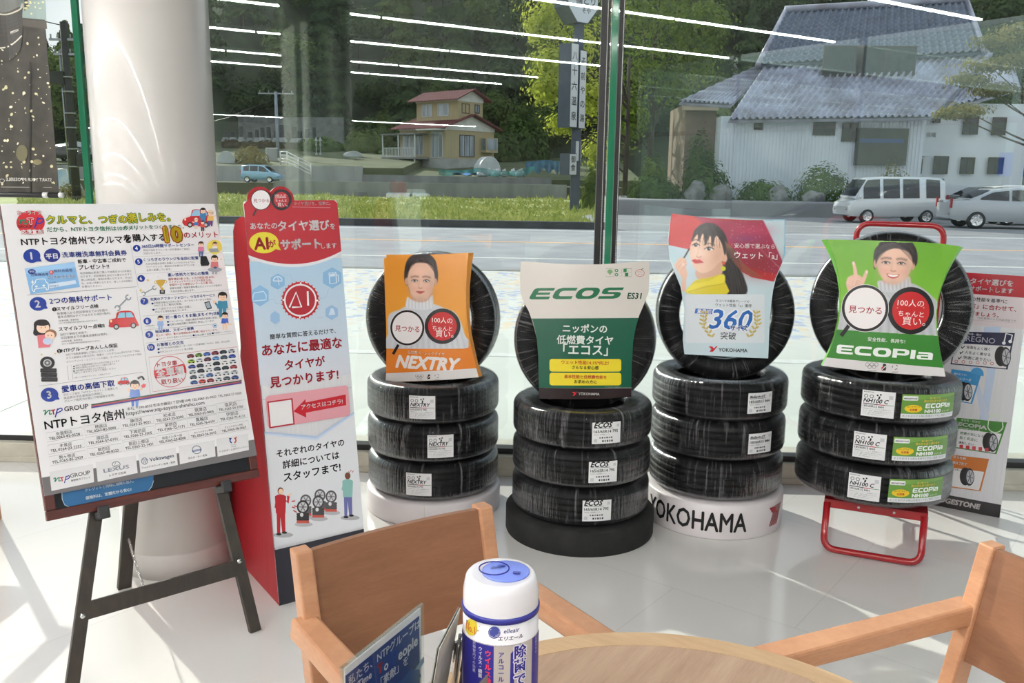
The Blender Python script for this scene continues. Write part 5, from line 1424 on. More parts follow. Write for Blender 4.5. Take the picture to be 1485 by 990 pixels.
# red tube stand
RS = thing('tyre_stand', 'red steel tube stand holding the rightmost tyre stack', 'stand', (1.285, 3.30, 0), radians(-20.5))
M_RED = mat('red_enamel', rgb(168, 30, 38), rgb(150, 24, 32), 4, .25, coat=.5)
def rounded_u(pts, r, n=6):
    out_ = [Vector(pts[0])]
    for i in range(1, len(pts)-1):
        p, a, c = Vector(pts[i]), Vector(pts[i-1]), Vector(pts[i+1]); d0, d1 = (a-p).normalized(), (c-p).normalized()
        for k in range(n+1):
            t_ = k/n; q0, q1 = p+d0*r, p+d1*r
            out_.append((1-t_)**2*q0 + 2*t_*(1-t_)*p + t_*t_*q1)
    return out_ + [Vector(pts[-1])]
hw = .178
b = MB(); b.tube(rounded_u([(-hw, .034, .19), (-hw, -.02, .016), (hw, -.02, .016), (hw, .034, .19)], .05), .0135, 12); b.build('foot', M_RED, RS)
b = MB(); b.tube(rounded_u([(-hw, .05, .19), (-hw, .64, .19), (-hw*.98, .66, 1.275), (hw*.98, .66, 1.275), (hw, .64, .19), (hw, .05, .19)], .06), .0125, 12); b.build('frame', M_RED, RS)
b = MB(); b.tube(rounded_u([(-hw, .62, .2), (-hw, .70, .014), (hw, .70, .014), (hw, .62, .2)], .05), .0125, 10); b.build('rear_foot', M_RED, RS)
b = MB(); b.box(-hw-.012, .036, .168, hw+.012, .042, .204); b.box(-hw-.012, .036, .198, hw+.012, .36, .204); b.build('support_plate', M_RED, RS, bevel=.002)
b = MB()
for x in (-.06, .07): b.tube([(x, .0352, .186), (x, .0362, .186)], .005, 10)
b.build('bolt_hole', M_WHITE_METAL, RS)

# ================================================================== POSTERS ON THE TYRES
class Card:
    """bent card seen in the photo: a frame in space, pixel -> (u, v), and printing on its face"""
    def __init__(s, name, label, cpx, Y, yaw, lean, k=.8, cat='poster', group=None, strip=.014):
        o = atY(*cpx, Y); u = Vector((cos(yaw), sin(yaw), 0)); bk = Vector((-u.y, u.x, 0))
        s.M = frame(o, u, bk*sin(lean) + Vector((0, 0, cos(lean)))); s.Mi = s.M.inverted(); s.k = k
        s.t = thing(name, label, cat, M=s.M, group=group)
        s.off = (0.0, 0.0, 1.0); s.w = .0006; s.strip = strip if k else None
    def fn(s, u, v, w): return (u, v, w + .012*(1 if s.k else 0) - s.k*u*u)
    def uv(s, x, y):
        x, y = s.off[0]+x/s.off[2], s.off[1]+y/s.off[2]
        o, d = s.Mi @ CAM_P, s.Mi.to_3x3() @ ray(x, y); q = o + d*(-o.z/d.z)
        return (q.x, q.y)
    def crop(s, x, y, k): s.off = (x, y, k); return s
    def body(s, outline, m, th=.003, name='card'):
        P = [s.uv(*p) for p in outline]
        a = Print(s.fn, strip=s.strip, w0=0, step=0); a.polyuv(P, (255, 255, 255)); c = Print(s.fn, strip=s.strip, w0=-th, step=0); c.polyuv(P, (255, 255, 255))
        b = MB(); b.add(a.v, a.f); b.add(c.v, [f[::-1] for f in c.f])
        Q = []
        for i in range(len(P)):
            p, q = P[i], P[(i+1) % len(P)]; n = max(1, int(hypot(q[0]-p[0], q[1]-p[1])/.014)) if s.k else 1
            Q += [(p[0]+(q[0]-p[0])*j/n, p[1]+(q[1]-p[1])*j/n) for j in range(n)]
        n = len(Q)
        b.add([s.fn(*q, 0) for q in Q] + [s.fn(*q, -th) for q in Q], [(i, (i+1) % n, n+(i+1) % n, n+i) for i in range(n)])
        return b.build(name, m, s.t)
    def flap(s, inner, outer, back, m, name='side_flap'):
        b = MB(); n = len(inner)
        I = [s.fn(*s.uv(*p), -.001) for p in inner]; O = [Vector(s.fn(*s.uv(*p), 0)) - Vector((0, 0, back)) for p in outer]
        for sh in (0, .0016): b.add([(x, y, z-sh) for x, y, z in I] + [(o.x, o.y, o.z-sh) for o in O], [(i, i+1, n+i+1, n+i) for i in range(n-1)], True)
        return b.build(name, m, s.t)
    def pr(s):
        p = Print(s.fn, T=s.uv, strip=s.strip, w0=s.w); return p
    def done(s, p, name, m=None):
        s.w = p.w + .0003; return p.build(name, s.t, m or INK_GLOSS)

SK, SKS, SKL = (226, 184, 162), (196, 146, 124), (242, 208, 190)
def face(P, cx, cy, w, h, tilt, smile, look=0.0, skin=SK, dark=1.0):
    """front face; w, h half sizes; y runs down in picture units"""
    ct, st = cos(tilt), sin(tilt)
    def q(x, y): x, y = x*w, y*h; return (cx + x*ct - y*st, cy + x*st + y*ct)
    def pl(pts, c, soft=.5, op=1.0): P.poly([q(*p) for p in pts], c, soft*w*.05, op)
    def el(x, y, rx, ry, c, soft=.3, op=1.0, r=0.0): P.ell(*q(x, y), rx*w, ry*h, c, soft, op, tilt+r)
    def ln(pts, wd, c, soft=.4, op=1.0): P.line([q(*p) for p in pts], wd*w if not isinstance(wd, tuple) else (wd[0]*w, wd[1]*w), c, soft*w*.05, op)
    sh = tuple(x*.86 for x in skin); lt = tuple(min(255, x*1.08) for x in skin)
    pl([(-1, -.35), (-.97, .05), (-.86, .42), (-.62, .76), (-.28, .97), (0, 1.02), (.28, .97), (.62, .76), (.86, .42), (.97, .05), (1, -.35), (.9, -.75), (.5, -1), (0, -1.05), (-.5, -1), (-.9, -.75)], skin, 1)
    el(.75, .2, .3, .7, sh, 1, .55); el(-.85, .15, .22, .65, sh, 1, .45); el(0, .95, .5, .18, sh, 1, .5)
    el(-.1, -.55, .6, .35, lt, 1, .5); el(.0, .1, .14, .4, lt, 1, .5); el(-.45, .22, .28, .2, lt, 1, .5); el(.45, .22, .28, .2, lt, 1, .4)
    el(-.5, .35, .25, .16, (226, 150, 136), 1, .35); el(.5, .35, .25, .16, (226, 150, 136), 1, .35)
    for s_ in (-1, 1):
        x = .43*s_ + look
        ln([(x-.25, -.255+(.02 if s_ < 0 else -.01)), (x-.02, -.295), (x+.25, -.265+(.02 if s_ > 0 else -.01))], .062, (88, 66, 58), 1.4, .8)
        el(x, -.06, .27, .12, sh, 1, .6)
        pl([(x-.2, -.055), (x-.09, -.105), (x+.07, -.108), (x+.2, -.055), (x+.09, -.015), (x-.09, -.012)], (240, 236, 234), .4)
        el(x+look*.3, -.06, .088, .062, (58, 40, 34), .25); el(x+look*.3, -.06, .045, .034, (14, 12, 12), .2); el(x+look*.3+.03, -.085, .025, .02, (250, 250, 250), .3)
        ln([(x-.22, -.045), (x-.09, -.108), (x+.07, -.112), (x+.225, -.045)], .042, (44, 32, 30), .5)
        ln([(x-.18, .005), (x, .022), (x+.18, .0)], .02, (150, 104, 90), .6, .6)
    ln([(-.08+look, -.1), (-.1+look, .2), (-.13+look, .31)], .035, sh, 1.5, .5)
    ln([(-.14+look, .33), (0+look, .375), (.14+look, .33)], .04, (170, 112, 96), .8, .75); el(-.08+look, .345, .035, .018, (120, 70, 60), .5, .7); el(.08+look, .345, .035, .018, (120, 70, 60), .5, .7)
    m = look
    if smile:
        pl([(-.36+m, .50), (-.15+m, .535), (m, .55), (.15+m, .535), (.36+m, .50), (.25+m, .66), (m, .73), (-.25+m, .66)], (190, 74, 70), .4)
        pl([(-.3+m, .53), (0+m, .565), (.3+m, .53), (.2+m, .62), (m, .655), (-.2+m, .62)], (250, 248, 246), .3)
    else:
        pl([(-.28+m, .545), (-.08+m, .51), (m, .525), (.08+m, .51), (.28+m, .545), (.1+m, .645), (m, .66), (-.1+m, .645)], (196, 98, 92), .5)
        ln([(-.29+m, .545), (0+m, .575), (.29+m, .54)], .03, (138, 58, 56), .5)
    return q, pl, el, ln
def lens(p, x1, y1, r1, x2, y2, r2, hx0, hy0, hx1, hy1, cr):
    """the magnifying glass and the red disc with their slogans; cr = crop units per letter scale"""
    p.line(hx0, hy0, hx1, hy1, r1*.16, (26, 24, 26)); p.ell(x2, y2, r2, r2*1.01, (26, 24, 26), 40); p.ell(x1, y1, r1, r1*1.01, (240, 236, 236), 40)
    p.ell(x1, y1, r1*.985, r1*.99, (26, 24, 26), 40); p.ell(x1, y1, r1*.865, r1*.875, (238, 232, 232), 40); p.ell(x2, y2, r2*.80, r2*.81, (196, 38, 42), 40)
    p.text('見つかる', x1-r1*.70, y1+r1*.20, x1+r1*.70, y1+r1*.20, (168, 40, 44), .012)
    W_ = (244, 236, 232)
    p.text('100人の', x2-r2*.58, y2-r2*.20, x2+r2*.56, y2-r2*.20, W_, .0); p.line(x2-r2*.6, y2-r2*.12, x2+r2*.58, y2-r2*.12, r2*.02, W_)
    p.text('ちゃんと', x2-r2*.55, y2+r2*.24, x2+r2*.55, y2+r2*.24, W_, .0); p.text('買い。', x2-r2*.38, y2+r2*.60, x2+r2*.62, y2+r2*.60, W_, .0)
def rings_logo(p, x, y, s):
    for i, (dx, dy) in enumerate(((-2.1, 0), (0, 0), (2.1, 0), (-1.05, 1), (1.05, 1))): p.ring(x+dx*s, y+dy*s, s, s, s*.22, (120, 116, 116), 16)
    p.line(x-2.2*s, y+3*s, x+2.2*s, y+3*s, s*.3, (150, 146, 146))
def b_logo(p, x, y, s):
    p.poly([(x-s*.6, y+s), (x-s*.2, y-s), (x+s*.5, y-s), (x+s*.75, y-s*.6), (x+s*.55, y-s*.1), (x+s*.7, y+s*.25), (x+s*.5, y+s)], (34, 30, 32))
    p.poly([(x-s*.6, y+s), (x-s*.75, y+s*.1), (x+s*.1, y-s*.35)], (200, 44, 46)); p.line(x-s*.5, y+s*.75, x+s*.5, y-s*.3, s*.2, (232, 228, 228))
def agitos(p, x, y, s):
    for a in (2.4, .3, -1.6): p.stroke([(x+s*cos(a+.2*k)*(.9), y-s*.8*sin(a+.2*k)*.9) for k in range(6)], s*.26, (110, 108, 110))
    p.line(x-s, y+s*1.6, x+s, y+s*1.6, s*.2, (150, 146, 146))

# ---- orange poster
def poster_orange():
    C = Card('poster', 'orange bent card poster of a smiling woman in a white blouse', (622, 457), 3.600, radians(-9), radians(8), .5, group=None)
    C.crop(540, 355, 4.95)
    outl = [(77, 95), (180, 85), (400, 72), (560, 64), (690, 57), (680, 160), (674, 300), (674, 420), (678, 520), (690, 640), (710, 740), (734, 850), (758, 951), (560, 965), (350, 975), (150, 984), (92, 985), (97, 900), (100, 740), (95, 560), (88, 400), (82, 230)]
    card = mat('orange_card', rgb(236, 160, 70), rgb(230, 150, 60), 3, .4)
    C.body(outl, card)
    C.flap([(690, 57), (680, 160), (674, 300), (674, 420), (678, 520), (690, 640), (710, 740), (734, 850), (758, 951)], [(716, 55), (702, 160), (689, 300), (688, 420), (690, 520), (702, 640), (722, 740), (745, 850), (775, 945)], .02, card)
    p = C.pr(); p.poly(outl, (228, 150, 44))
    p.poly([(99, 748), (400, 738), (706, 722), (734, 850), (742, 886), (97, 922)], (226, 128, 40)); p.poly([(97, 922), (742, 886), (758, 951), (560, 965), (92, 985)], (222, 218, 216))
    C.done(p, 'printed_background')
    def paint(X, Y):
        P = Paint(X, Y, (228, 152, 46)); P.a[:] = ((X > 96) & (X < 672)).astype(float)
        g = np.clip((Y-70)/680, 0, 1)[..., None]; P.img = np.array((222, 142, 36.))*(1-g) + np.array((236, 166, 66.))*g
        P.poly([(104, 745), (112, 640), (108, 540), (130, 490), (190, 468), (255, 438), (330, 445), (440, 425), (520, 452), (590, 480), (632, 540), (662, 640), (682, 742)], (204, 206, 212), 4, 1, 4)
        for i in range(26):
            x = 140+i*21; P.line([(330+(x-390)*.25, 455), (x*.8+70, 560), (x, 740)], 7, ((182, 186, 194) if i % 2 else (220, 222, 226)), 5, .6)
        P.poly([(285, 330), (290, 400), (300, 430), (420, 430), (425, 390), (430, 320)], (206, 160, 138), 3)
        P.poly([(250, 395), (258, 372), (285, 392), (320, 408), (365, 412), (405, 398), (435, 362), (442, 372), (446, 425), (452, 448), (380, 466), (300, 462), (245, 446)], (216, 218, 222), 3, 1, 3)
        for i in range(16): P.line([(256+i*12, 385+12*sin(i*.35)), (252+i*12.6, 452)], 4, (186, 190, 198) if i % 2 else (232, 233, 236), 2.5, .8)
        P.poly([(240, 280), (232, 225), (238, 160), (255, 110), (285, 78), (320, 66), (400, 66), (436, 84), (462, 120), (474, 175), (478, 230), (470, 275), (452, 285), (440, 200), (350, 130), (262, 200), (254, 285)], (38, 30, 30), 3)
        P.ell(250, 262, 13, 27, (206, 158, 136), .3); P.ell(460, 266, 11, 26, (206, 158, 136), .3)
        face(P, 355, 265, 99, 130, .02, False, -.03)
        P.poly([(256, 235), (252, 180), (262, 130), (290, 100), (330, 88), (390, 88), (425, 105), (450, 150), (456, 225), (445, 175), (425, 140), (395, 128), (365, 122), (345, 118), (310, 130), (280, 158), (264, 200)], (40, 31, 30), 4)
        for i in range(10): P.line([(350, 95), (300-i*4, 120+i*8), (262-i*1.5, 190+i*6)], 1.6, (70, 56, 52), 1.2, .5); P.line([(355, 92), (405+i*4, 118+i*7), (452+i*1.5, 190+i*6)], 1.6, (66, 54, 50), 1.2, .5)
        P.line([(258, 260), (262, 300), (275, 340)], 2, (50, 40, 38), 1, .7)
        return P.img, P.a
    p = C.pr(); p.raster(97, 70, 690, 744, 168, 190, paint); C.done(p, 'portrait')
    p = C.pr(); lens(p, 255, 594, 128, 508, 583, 126, 190, 715, 150, 784, 1)
    p.text('低燃費ベーシックタイヤ', 258, 790, 523, 780, (246, 232, 214), .012)
    p.text('NEXTRY', 172, 896, 628, 880, (240, 232, 226), .05, h=82, shear=.28)
    rings_logo(p, 345, 938, 10); b_logo(p, 410, 944, 17); agitos(p, 470, 938, 16)
    C.done(p, 'lettering')
poster_orange()

# ---- white and green poster
def poster_green_white():
    C = Card('poster', 'white and green bent card poster for ECOS tyres', (850, 478), 3.40, radians(1), radians(8), .5)
    C.crop(740, 365, 4.304)
    outl = [(65, 58), (130, 62), (250, 72), (420, 80), (560, 79), (700, 70), (800, 62), (870, 55), (872, 150), (868, 250), (840, 320), (805, 400), (785, 470), (768, 560), (760, 680), (756, 800), (757, 906), (600, 914), (400, 917), (180, 916), (178, 800), (175, 660), (165, 540), (140, 440), (115, 370), (82, 310), (62, 250), (60, 150)]
    card = mat('white_card', rgb(216, 210, 202), rgb(206, 200, 192), 3, .4); C.body(outl, card)
    p = C.pr(); p.poly(outl, (210, 203, 196))
    p.poly([(132, 416), (803, 412), (785, 470), (768, 560), (760, 680), (756, 848), (178, 848), (175, 660), (165, 540), (142, 440)], (16, 84, 62))
    p.poly([(178, 848), (756, 850), (757, 906), (600, 914), (400, 917), (180, 916)], (34, 20, 24))
    p.rrect(245, 668, 692, 746, 16, (226, 206, 44)); p.rrect(245, 754, 692, 832, 16, (226, 206, 44))
    C.done(p, 'printed_background')
    p = C.pr(); G_ = (14, 100, 64); W_ = (222, 228, 222)
    p.block('ECOS', 112, 297, 714, 292, 70, G_, (210, 203, 196), .42); p.text('ES31', 730, 294, 822, 291, (20, 70, 48), .03, shear=.15)
    p.text('ニッポンの', 327, 500, 602, 500, W_, .022); p.text('低燃費タイヤ', 290, 572, 640, 572, W_, .022); p.text('「エコス」', 330, 638, 606, 638, W_, .022)
    R_, K_ = (196, 60, 40), (30, 34, 30)
    p.text('ウェット性能14.1%*向上!', 318, 700, 612, 700, R_, .02); p.text('さらなる安心感', 384, 730, 550, 730, K_, .02)
    p.text('基本性能と低燃費性能を', 336, 788, 600, 788, R_, .02); p.text('お求めの方に', 398, 818, 538, 818, K_, .02)
    p.text('※タイヤ表示に関する公正競争規約による', 588, 844, 690, 844, (150, 180, 160))
    p.poly([(385, 872), (402, 872), (410, 882), (418, 872), (416, 870), (398, 896), (388, 896), (398, 884)], (204, 44, 50)); p.text('YOKOHAMA', 424, 892, 555, 892, (232, 228, 226), .02)
    p.stroke([(596, 104), (758, 104), (758, 155), (596, 155)], 2, (90, 120, 90), True); p.line(646, 104, 646, 155, 2, (90, 120, 90)); p.ell(621, 124, 17, 14, (120, 158, 110)); p.rect(618, 130, 624, 146, (110, 140, 100))
    for j in range(2):
        p.ell(662, 117+26*j, 11, 10, (60, 130, 80)); p.ell(662, 117+26*j, 5, 5, (216, 214, 206))
        for i in range(4): p.stroke([(676+20*i, 106+25*j), (694+20*i, 106+25*j), (694+20*i, 128+25*j), (676+20*i, 128+25*j)], 1.2, (150, 165, 150), True)
    p.rect(706, 106, 726, 126, (30, 120, 66)); p.rect(716, 132, 736, 152, (30, 120, 66))
    p.ring(810, 132, 30, 23, 3, (190, 80, 60)); p.line(818, 112, 832, 102, 4, (60, 110, 60)); p.text('食を通じ', 794, 128, 826, 128, (190, 90, 70)); p.text('楽しむ', 798, 142, 822, 142, (190, 90, 70))
    C.done(p, 'lettering')
poster_green_white()

# ---- red and pale blue poster
def poster_red_blue():
    C = Card('poster', 'red and pale blue bent card poster of a woman in a yellow blouse', (1053, 415), 3.60, radians(-3), radians(8), .5)
    C.crop(960, 300, 4.305)
    outl = [(60, 38), (150, 52), (280, 70), (420, 84), (560, 86), (680, 80), (772, 76), (774, 180), (770, 290), (748, 370), (715, 440), (695, 520), (682, 620), (672, 740), (668, 850), (664, 945), (500, 938), (330, 928), (140, 918), (130, 830), (140, 640), (118, 500), (78, 400), (48, 320), (38, 200)]
    card = mat('pale_blue_card', rgb(200, 216, 224), rgb(190, 208, 218), 3, .35); C.body(outl, card)
    p = C.pr(); p.poly(outl, (196, 214, 222))
    p.poly([(60, 38), (280, 70), (560, 86), (628, 83), (756, 342), (700, 466), (560, 440), (300, 300), (44, 236), (42, 200)], (190, 34, 40))
    p.poly([(200, 60), (420, 84), (628, 83), (756, 342), (700, 466), (500, 420)], (160, 36, 62))
    p.poly([(640, 84), (772, 76), (774, 290), (756, 338)], (136, 190, 216))
    C.done(p, 'printed_background')
    def paint(X, Y):
        P = Paint(X, Y); inside = np.ones_like(X)
        base = np.zeros(X.shape+(3,)); base[:] = (196, 214, 222)
        P.img = base
        P.poly([(60, 38), (280, 68), (560, 84), (628, 83), (690, 205), (756, 342), (700, 466), (560, 440), (300, 300), (44, 236), (42, 200)], (196, 36, 42), 1.5, 1, 0)
        P.poly([(200, 60), (420, 82), (628, 83), (700, 225), (756, 342), (720, 420), (560, 380), (420, 330), (300, 140)], (158, 40, 74), 8, .95, 0)
        P.ell(560, 150, 130, 40, (196, 60, 100), 2, .5); P.ell(520, 200, 120, 30, (120, 50, 110), 2, .5); P.ell(600, 360, 140, 90, (132, 28, 34), 2, .7)
        r = random.Random(4)
        for i in range(90): P.ell(r.uniform(420, 720), r.uniform(90, 440), 2.4, 2.4, (232, 150, 160), .6, .7)
        P.line([(600, 250), (760, 400)], 2, (232, 200, 206), 1, .7)
        P.poly([(40, 240), (160, 262), (120, 360), (60, 345)], (186, 212, 222), 3, .9, 0)
        # hair, back
        P.poly([(200, 170), (230, 125), (280, 104), (340, 118), (390, 170), (415, 250), (440, 330), (500, 420), (525, 540), (380, 545), (330, 470), (340, 380), (300, 260)], (34, 27, 28), 4)
        for i in range(18): P.line([(385+i*3, 210+i*3), (430+i*5, 330+i*2), (500+i*7, 400+i*2), (560+i*3, 430+i)], (4, 1.5), ((150, 104, 66) if i % 2 else (98, 66, 48)), 2, .6)
        for i in range(14): P.line([(370+i*6, 260), (395+i*8, 400), (420+i*8, 540)], 3, ((70, 52, 44) if i % 2 else (26, 20, 22)), 2, .6)
        # neck and collar
        P.poly([(215, 390), (225, 450), (300, 440), (370, 420), (372, 340), (330, 330)], (214, 170, 146), 4)
        P.poly([(160, 540), (170, 500), (215, 455), (300, 440), (378, 420), (392, 470), (402, 545)], (214, 196, 40), 3, 1, 3)
        P.poly([(158, 530), (185, 485), (290, 462), (380, 418), (380, 476), (270, 490)], (232, 216, 60), 4, .9, 3)
        P.line([(165, 528), (270, 500), (386, 478)], 4, (168, 150, 30), 2, .7)
        # face, three-quarter view to the left
        P.poly([(196, 175), (186, 215), (172, 262), (176, 315), (196, 372), (228, 405), (262, 412), (310, 392), (352, 350), (385, 330), (398, 300), (388, 220), (350, 150), (260, 125)], (236, 196, 172), 3)
        P.ell(345, 300, 50, 90, (206, 156, 130), 1, .6, .4); P.ell(235, 300, 45, 40, (246, 214, 194), 1, .7); P.ell(240, 330, 30, 26, (232, 160, 146), 1, .4); P.ell(215, 250, 25, 60, (248, 218, 200), 1, .6)
        P.ell(388, 322, 16, 26, (222, 172, 148), .3)
        for (x, y, w_, t_) in ((212, 238, 22, .08), (292, 262, 28, .12)):
            P.ell(x, y, w_*1.2, 13, (202, 150, 130), 1, .5, t_); P.ell(x, y, w_*.9, 9.5, (238, 234, 232), .3, 1, t_); P.ell(x-2, y, 11, 11, (44, 30, 28), .25); P.ell(x+1, y-3, 2.6, 2.6, (250, 250, 250), .4)
            P.line([(x-w_, y+1), (x-2, y-12), (x+w_, y+2)], 5, (38, 28, 28), 2); P.line([(x-w_*1.1, y-24), (x, y-34), (x+w_*1.2, y-22)], 6, (92, 66, 54), 3, .8)
        P.line([(232, 245), (222, 290), (214, 305)], 4, (212, 160, 138), 3, .6); P.line([(214, 308), (228, 316), (244, 308)], 4, (176, 116, 98), 2, .8)
        P.poly([(188, 332), (206, 326), (218, 330), (232, 328), (256, 346), (230, 352), (210, 354), (196, 346)], (206, 74, 78), 2); P.line([(188, 336), (220, 340), (256, 346)], 3, (140, 44, 50), 1.5)
        # fringe
        P.poly([(186, 215), (196, 165), (225, 122), (275, 100), (335, 112), (375, 165), (398, 260), (388, 300), (370, 230), (335, 180), (312, 252), (300, 180), (268, 240), (255, 165), (228, 215), (220, 170)], (36, 28, 29), 3)
        for i in range(9): P.line([(265+i*6, 112), (235+i*14, 165), (215+i*18, 225+i*4)], 2.2, (74, 56, 50) if i % 2 else (28, 22, 24), 1.5, .7)
        P.ell(383, 352, 10, 10, (214, 80, 50), .3); P.ell(380, 385, 15, 15, (206, 206, 50), .3)
        # hand with a pencil
        P.line([(170, 262), (148, 300), (130, 330)], 9, (44, 38, 40), 1.5)
        P.poly([(90, 380), (96, 345), (118, 322), (140, 318), (152, 335), (150, 380), (158, 420), (150, 460), (148, 520), (120, 520), (126, 450), (108, 415)], (230, 186, 162), 3)
        for a in ([(92, 378), (86, 360), (104, 335), (120, 320)], [(108, 400), (98, 372), (120, 345), (142, 330)], [(120, 420), (112, 392), (134, 364), (150, 352)]): P.line(a, 13, (236, 194, 172), 3); P.line([(x+5, y+6) for x, y in a], 2, (188, 136, 114), 1.5, .7)
        P.ell(132, 358, 8, 12, (244, 214, 204), .4)
        P.a = ((P.sdf(outl) > 3) & (Y < 545)).astype(float)
        return P.img, P.a
    p = C.pr(); p.raster(38, 38, 776, 548, 200, 150, paint); C.done(p, 'portrait')
    p = C.pr(); W_ = (244, 236, 238)
    p.text('安心感で選ぶなら', 448, 262, 705, 252, W_, .01); p.text('ウェット「a」', 448, 326, 722, 316, W_, .016)
    p.rrect(146, 545, 640, 848, 12, (214, 220, 226)); K_ = (50, 54, 62)
    p.text('ヨコハマは最高グレードの', 332, 592, 542, 596, K_, .008); p.text('ウェット性能「a」獲得', 330, 620, 556, 624, K_, .008)
    p.poly([(208, 634), (318, 638), (310, 668), (202, 664)], (40, 90, 170)); p.text('業界初', 218, 661, 304, 664, (240, 242, 246), .02)
    p.text('360', 290, 758, 556, 764, (40, 100, 178), .02, h=118, shear=.25, outline=((232, 236, 240), .07)); p.text('サイズ', 420, 768, 532, 772, (30, 60, 120), .03, outline=((232, 236, 240), .09)); p.text('突破', 362, 820, 458, 824, K_, .008)
    for s_, cx in ((-1, 250), (1, 600)):
        for i in range(7):
            y = 800-i*24; x = cx + s_*(-40+ (12*i if i < 3 else 36 - (i-3)*-2) - 14*abs(i-3)*.35)
            for e in (-1, 1): p.ell(x+e*12, y, 15, 6.5, (196, 176, 106), 12, .7*e*-1+(.25*s_))
        p.stroke([(cx-s_*62, 808), (cx-s_*22, 780), (cx-s_*6, 720), (cx-s_*10, 640)], 3, (190, 168, 96))
    p.poly([(288, 868), (312, 870), (322, 882), (334, 868), (344, 868), (316, 902), (294, 902), (306, 886)], (196, 44, 56)); p.text('YOKOHAMA', 350, 900, 530, 906, (60, 58, 64), .02)
    C.done(p, 'lettering')
poster_red_blue()

# ---- bright green poster
def poster_bright_green():
    C = Card('poster', 'bright green bent card poster of a woman pointing upward', (1290, 450), 3.36, radians(-17), radians(6), .5)
    C.crop(1180, 330, 4.304)
    L_ = [(48, 72), (75, 120), (115, 210), (145, 300), (160, 400), (158, 500), (145, 590), (125, 680), (90, 770), (45, 862)]
    Ro = [(945, 122), (915, 160), (880, 215), (840, 290), (808, 370), (785, 450), (775, 540), (778, 640), (790, 730), (808, 830), (832, 932)]
    Lc = [(80, 73), (106, 130), (136, 210), (155, 300), (165, 400), (163, 500), (151, 590), (132, 680), (98, 770), (52, 863)]; Rc = [(915, 116), (888, 165), (853, 225), (820, 300), (795, 375), (777, 450), (769, 540), (772, 640), (783, 730), (800, 830), (826, 931)]
    outl = Lc + [(300, 890), (560, 912)] + Rc[::-1] + [(800, 100), (600, 88), (400, 82), (200, 76)]
    card = mat('green_card', rgb(120, 200, 70), rgb(112, 190, 62), 3, .35)
    C.body(outl, mat('white_card_back', rgb(225, 225, 220), None, 3, .5))
    C.flap(Lc, L_, .03, card); C.flap(Rc, Ro, .03, card)
    p = C.pr(); p.poly(outl, (112, 174, 46))
    p.poly([(143, 636), (450, 655), (774, 676), (783, 730), (800, 830), (812, 880), (400, 838), (78, 811), (98, 770), (132, 680)], (58, 128, 50)); p.poly([(78, 811), (400, 838), (812, 876), (826, 931), (560, 912), (300, 890), (52, 863)], (218, 214, 214))
    C.done(p, 'printed_background')
    def paint(X, Y):
        P = Paint(X, Y); g = np.clip((Y-80)/500, 0, 1)[..., None]; P.img = np.array((104, 166, 40.))*(1-g) + np.array((128, 188, 62.))*g
        P.poly([(140, 640), (150, 560), (185, 470), (240, 400), (330, 395), (420, 375), (520, 380), (600, 345), (680, 380), (740, 430), (772, 480), (776, 676), (450, 656)], (186, 188, 192), 4, 1, 3)
        for i in range(24):
            x = 170+i*27; P.line([(430+(x-460)*.35, 400), (x*.8+90, 500), (x, 670)], 9, ((158, 160, 166) if i % 2 else (206, 208, 212)), 6, .6)
        P.poly([(430, 320), (440, 390), (580, 380), (590, 300)], (212, 166, 144), 3)
        P.poly([(396, 340), (420, 330), (450, 350), (500, 352), (550, 330), (590, 306), (602, 330), (600, 372), (520, 400), (420, 396)], (196, 198, 202), 3, 1, 3)
        for i in range(16): P.line([(402+i*12.5, 345-(i*1.5)), (408+i*12, 392-i*.8)], 4, (164, 166, 172) if i % 2 else (220, 221, 224), 2.5, .8)
        P.poly([(372, 190), (380, 140), (402, 110), (430, 88), (590, 88), (625, 110), (645, 160), (645, 215), (630, 240), (610, 220), (560, 150), (440, 150), (395, 215), (382, 260), (372, 240)], (36, 29, 29), 3)
        P.ell(384, 225, 12, 26, (206, 158, 136), .3); P.ell(617, 238, 12, 26, (206, 158, 136), .3)
        face(P, 502, 228, 112, 122, .06, True, -.04)
        P.poly([(388, 225), (384, 175), (400, 130), (430, 104), (480, 96), (560, 100), (600, 125), (622, 170), (622, 230), (608, 180), (585, 150), (545, 136), (500, 130), (450, 146), (415, 170), (396, 200)], (38, 30, 30), 4)
        for i in range(10): P.line([(500, 104), (445-i*3, 125+i*6), (396-i, 180+i*5)], 1.7, (66, 54, 50), 1.2, .5); P.line([(505, 102), (560+i*3, 128+i*6), (614+i, 180+i*5)], 1.7, (66, 54, 50), 1.2, .5)
        # pointing hand
        P.poly([(205, 330), (222, 305), (255, 292), (290, 300), (312, 330), (305, 370), (285, 395), (225, 400), (205, 370)], (226, 180, 158), 3)
        P.line([(262, 310), (258, 262), (248, 218)], (26, 17), (232, 188, 166), 2.5); P.line([(300, 345), (318, 305), (330, 272)], (28, 17), (228, 184, 162), 2.5)
        for a in ([(214, 345), (222, 318), (240, 318)], [(232, 352), (240, 322), (262, 318)], [(252, 352), (262, 322), (280, 326)]): P.line(a, 20, (234, 192, 170), 3); P.line([(x+8, y+8) for x, y in a], 2.4, (184, 134, 114), 1.5, .7)
        P.ell(248, 224, 6, 9, (244, 212, 202), .5); P.ell(331, 278, 6, 9, (244, 212, 202), .5)
        P.a = ((P.sdf(outl) > 4) & (Y < 636+(X-137)*.0625)).astype(float)
        return P.img, P.a
    p = C.pr(); p.raster(120, 86, 800, 678, 190, 168, paint); C.done(p, 'portrait')
    p = C.pr(); lens(p, 320, 502, 147, 605, 517, 146, 222, 606, 172, 674, 1)
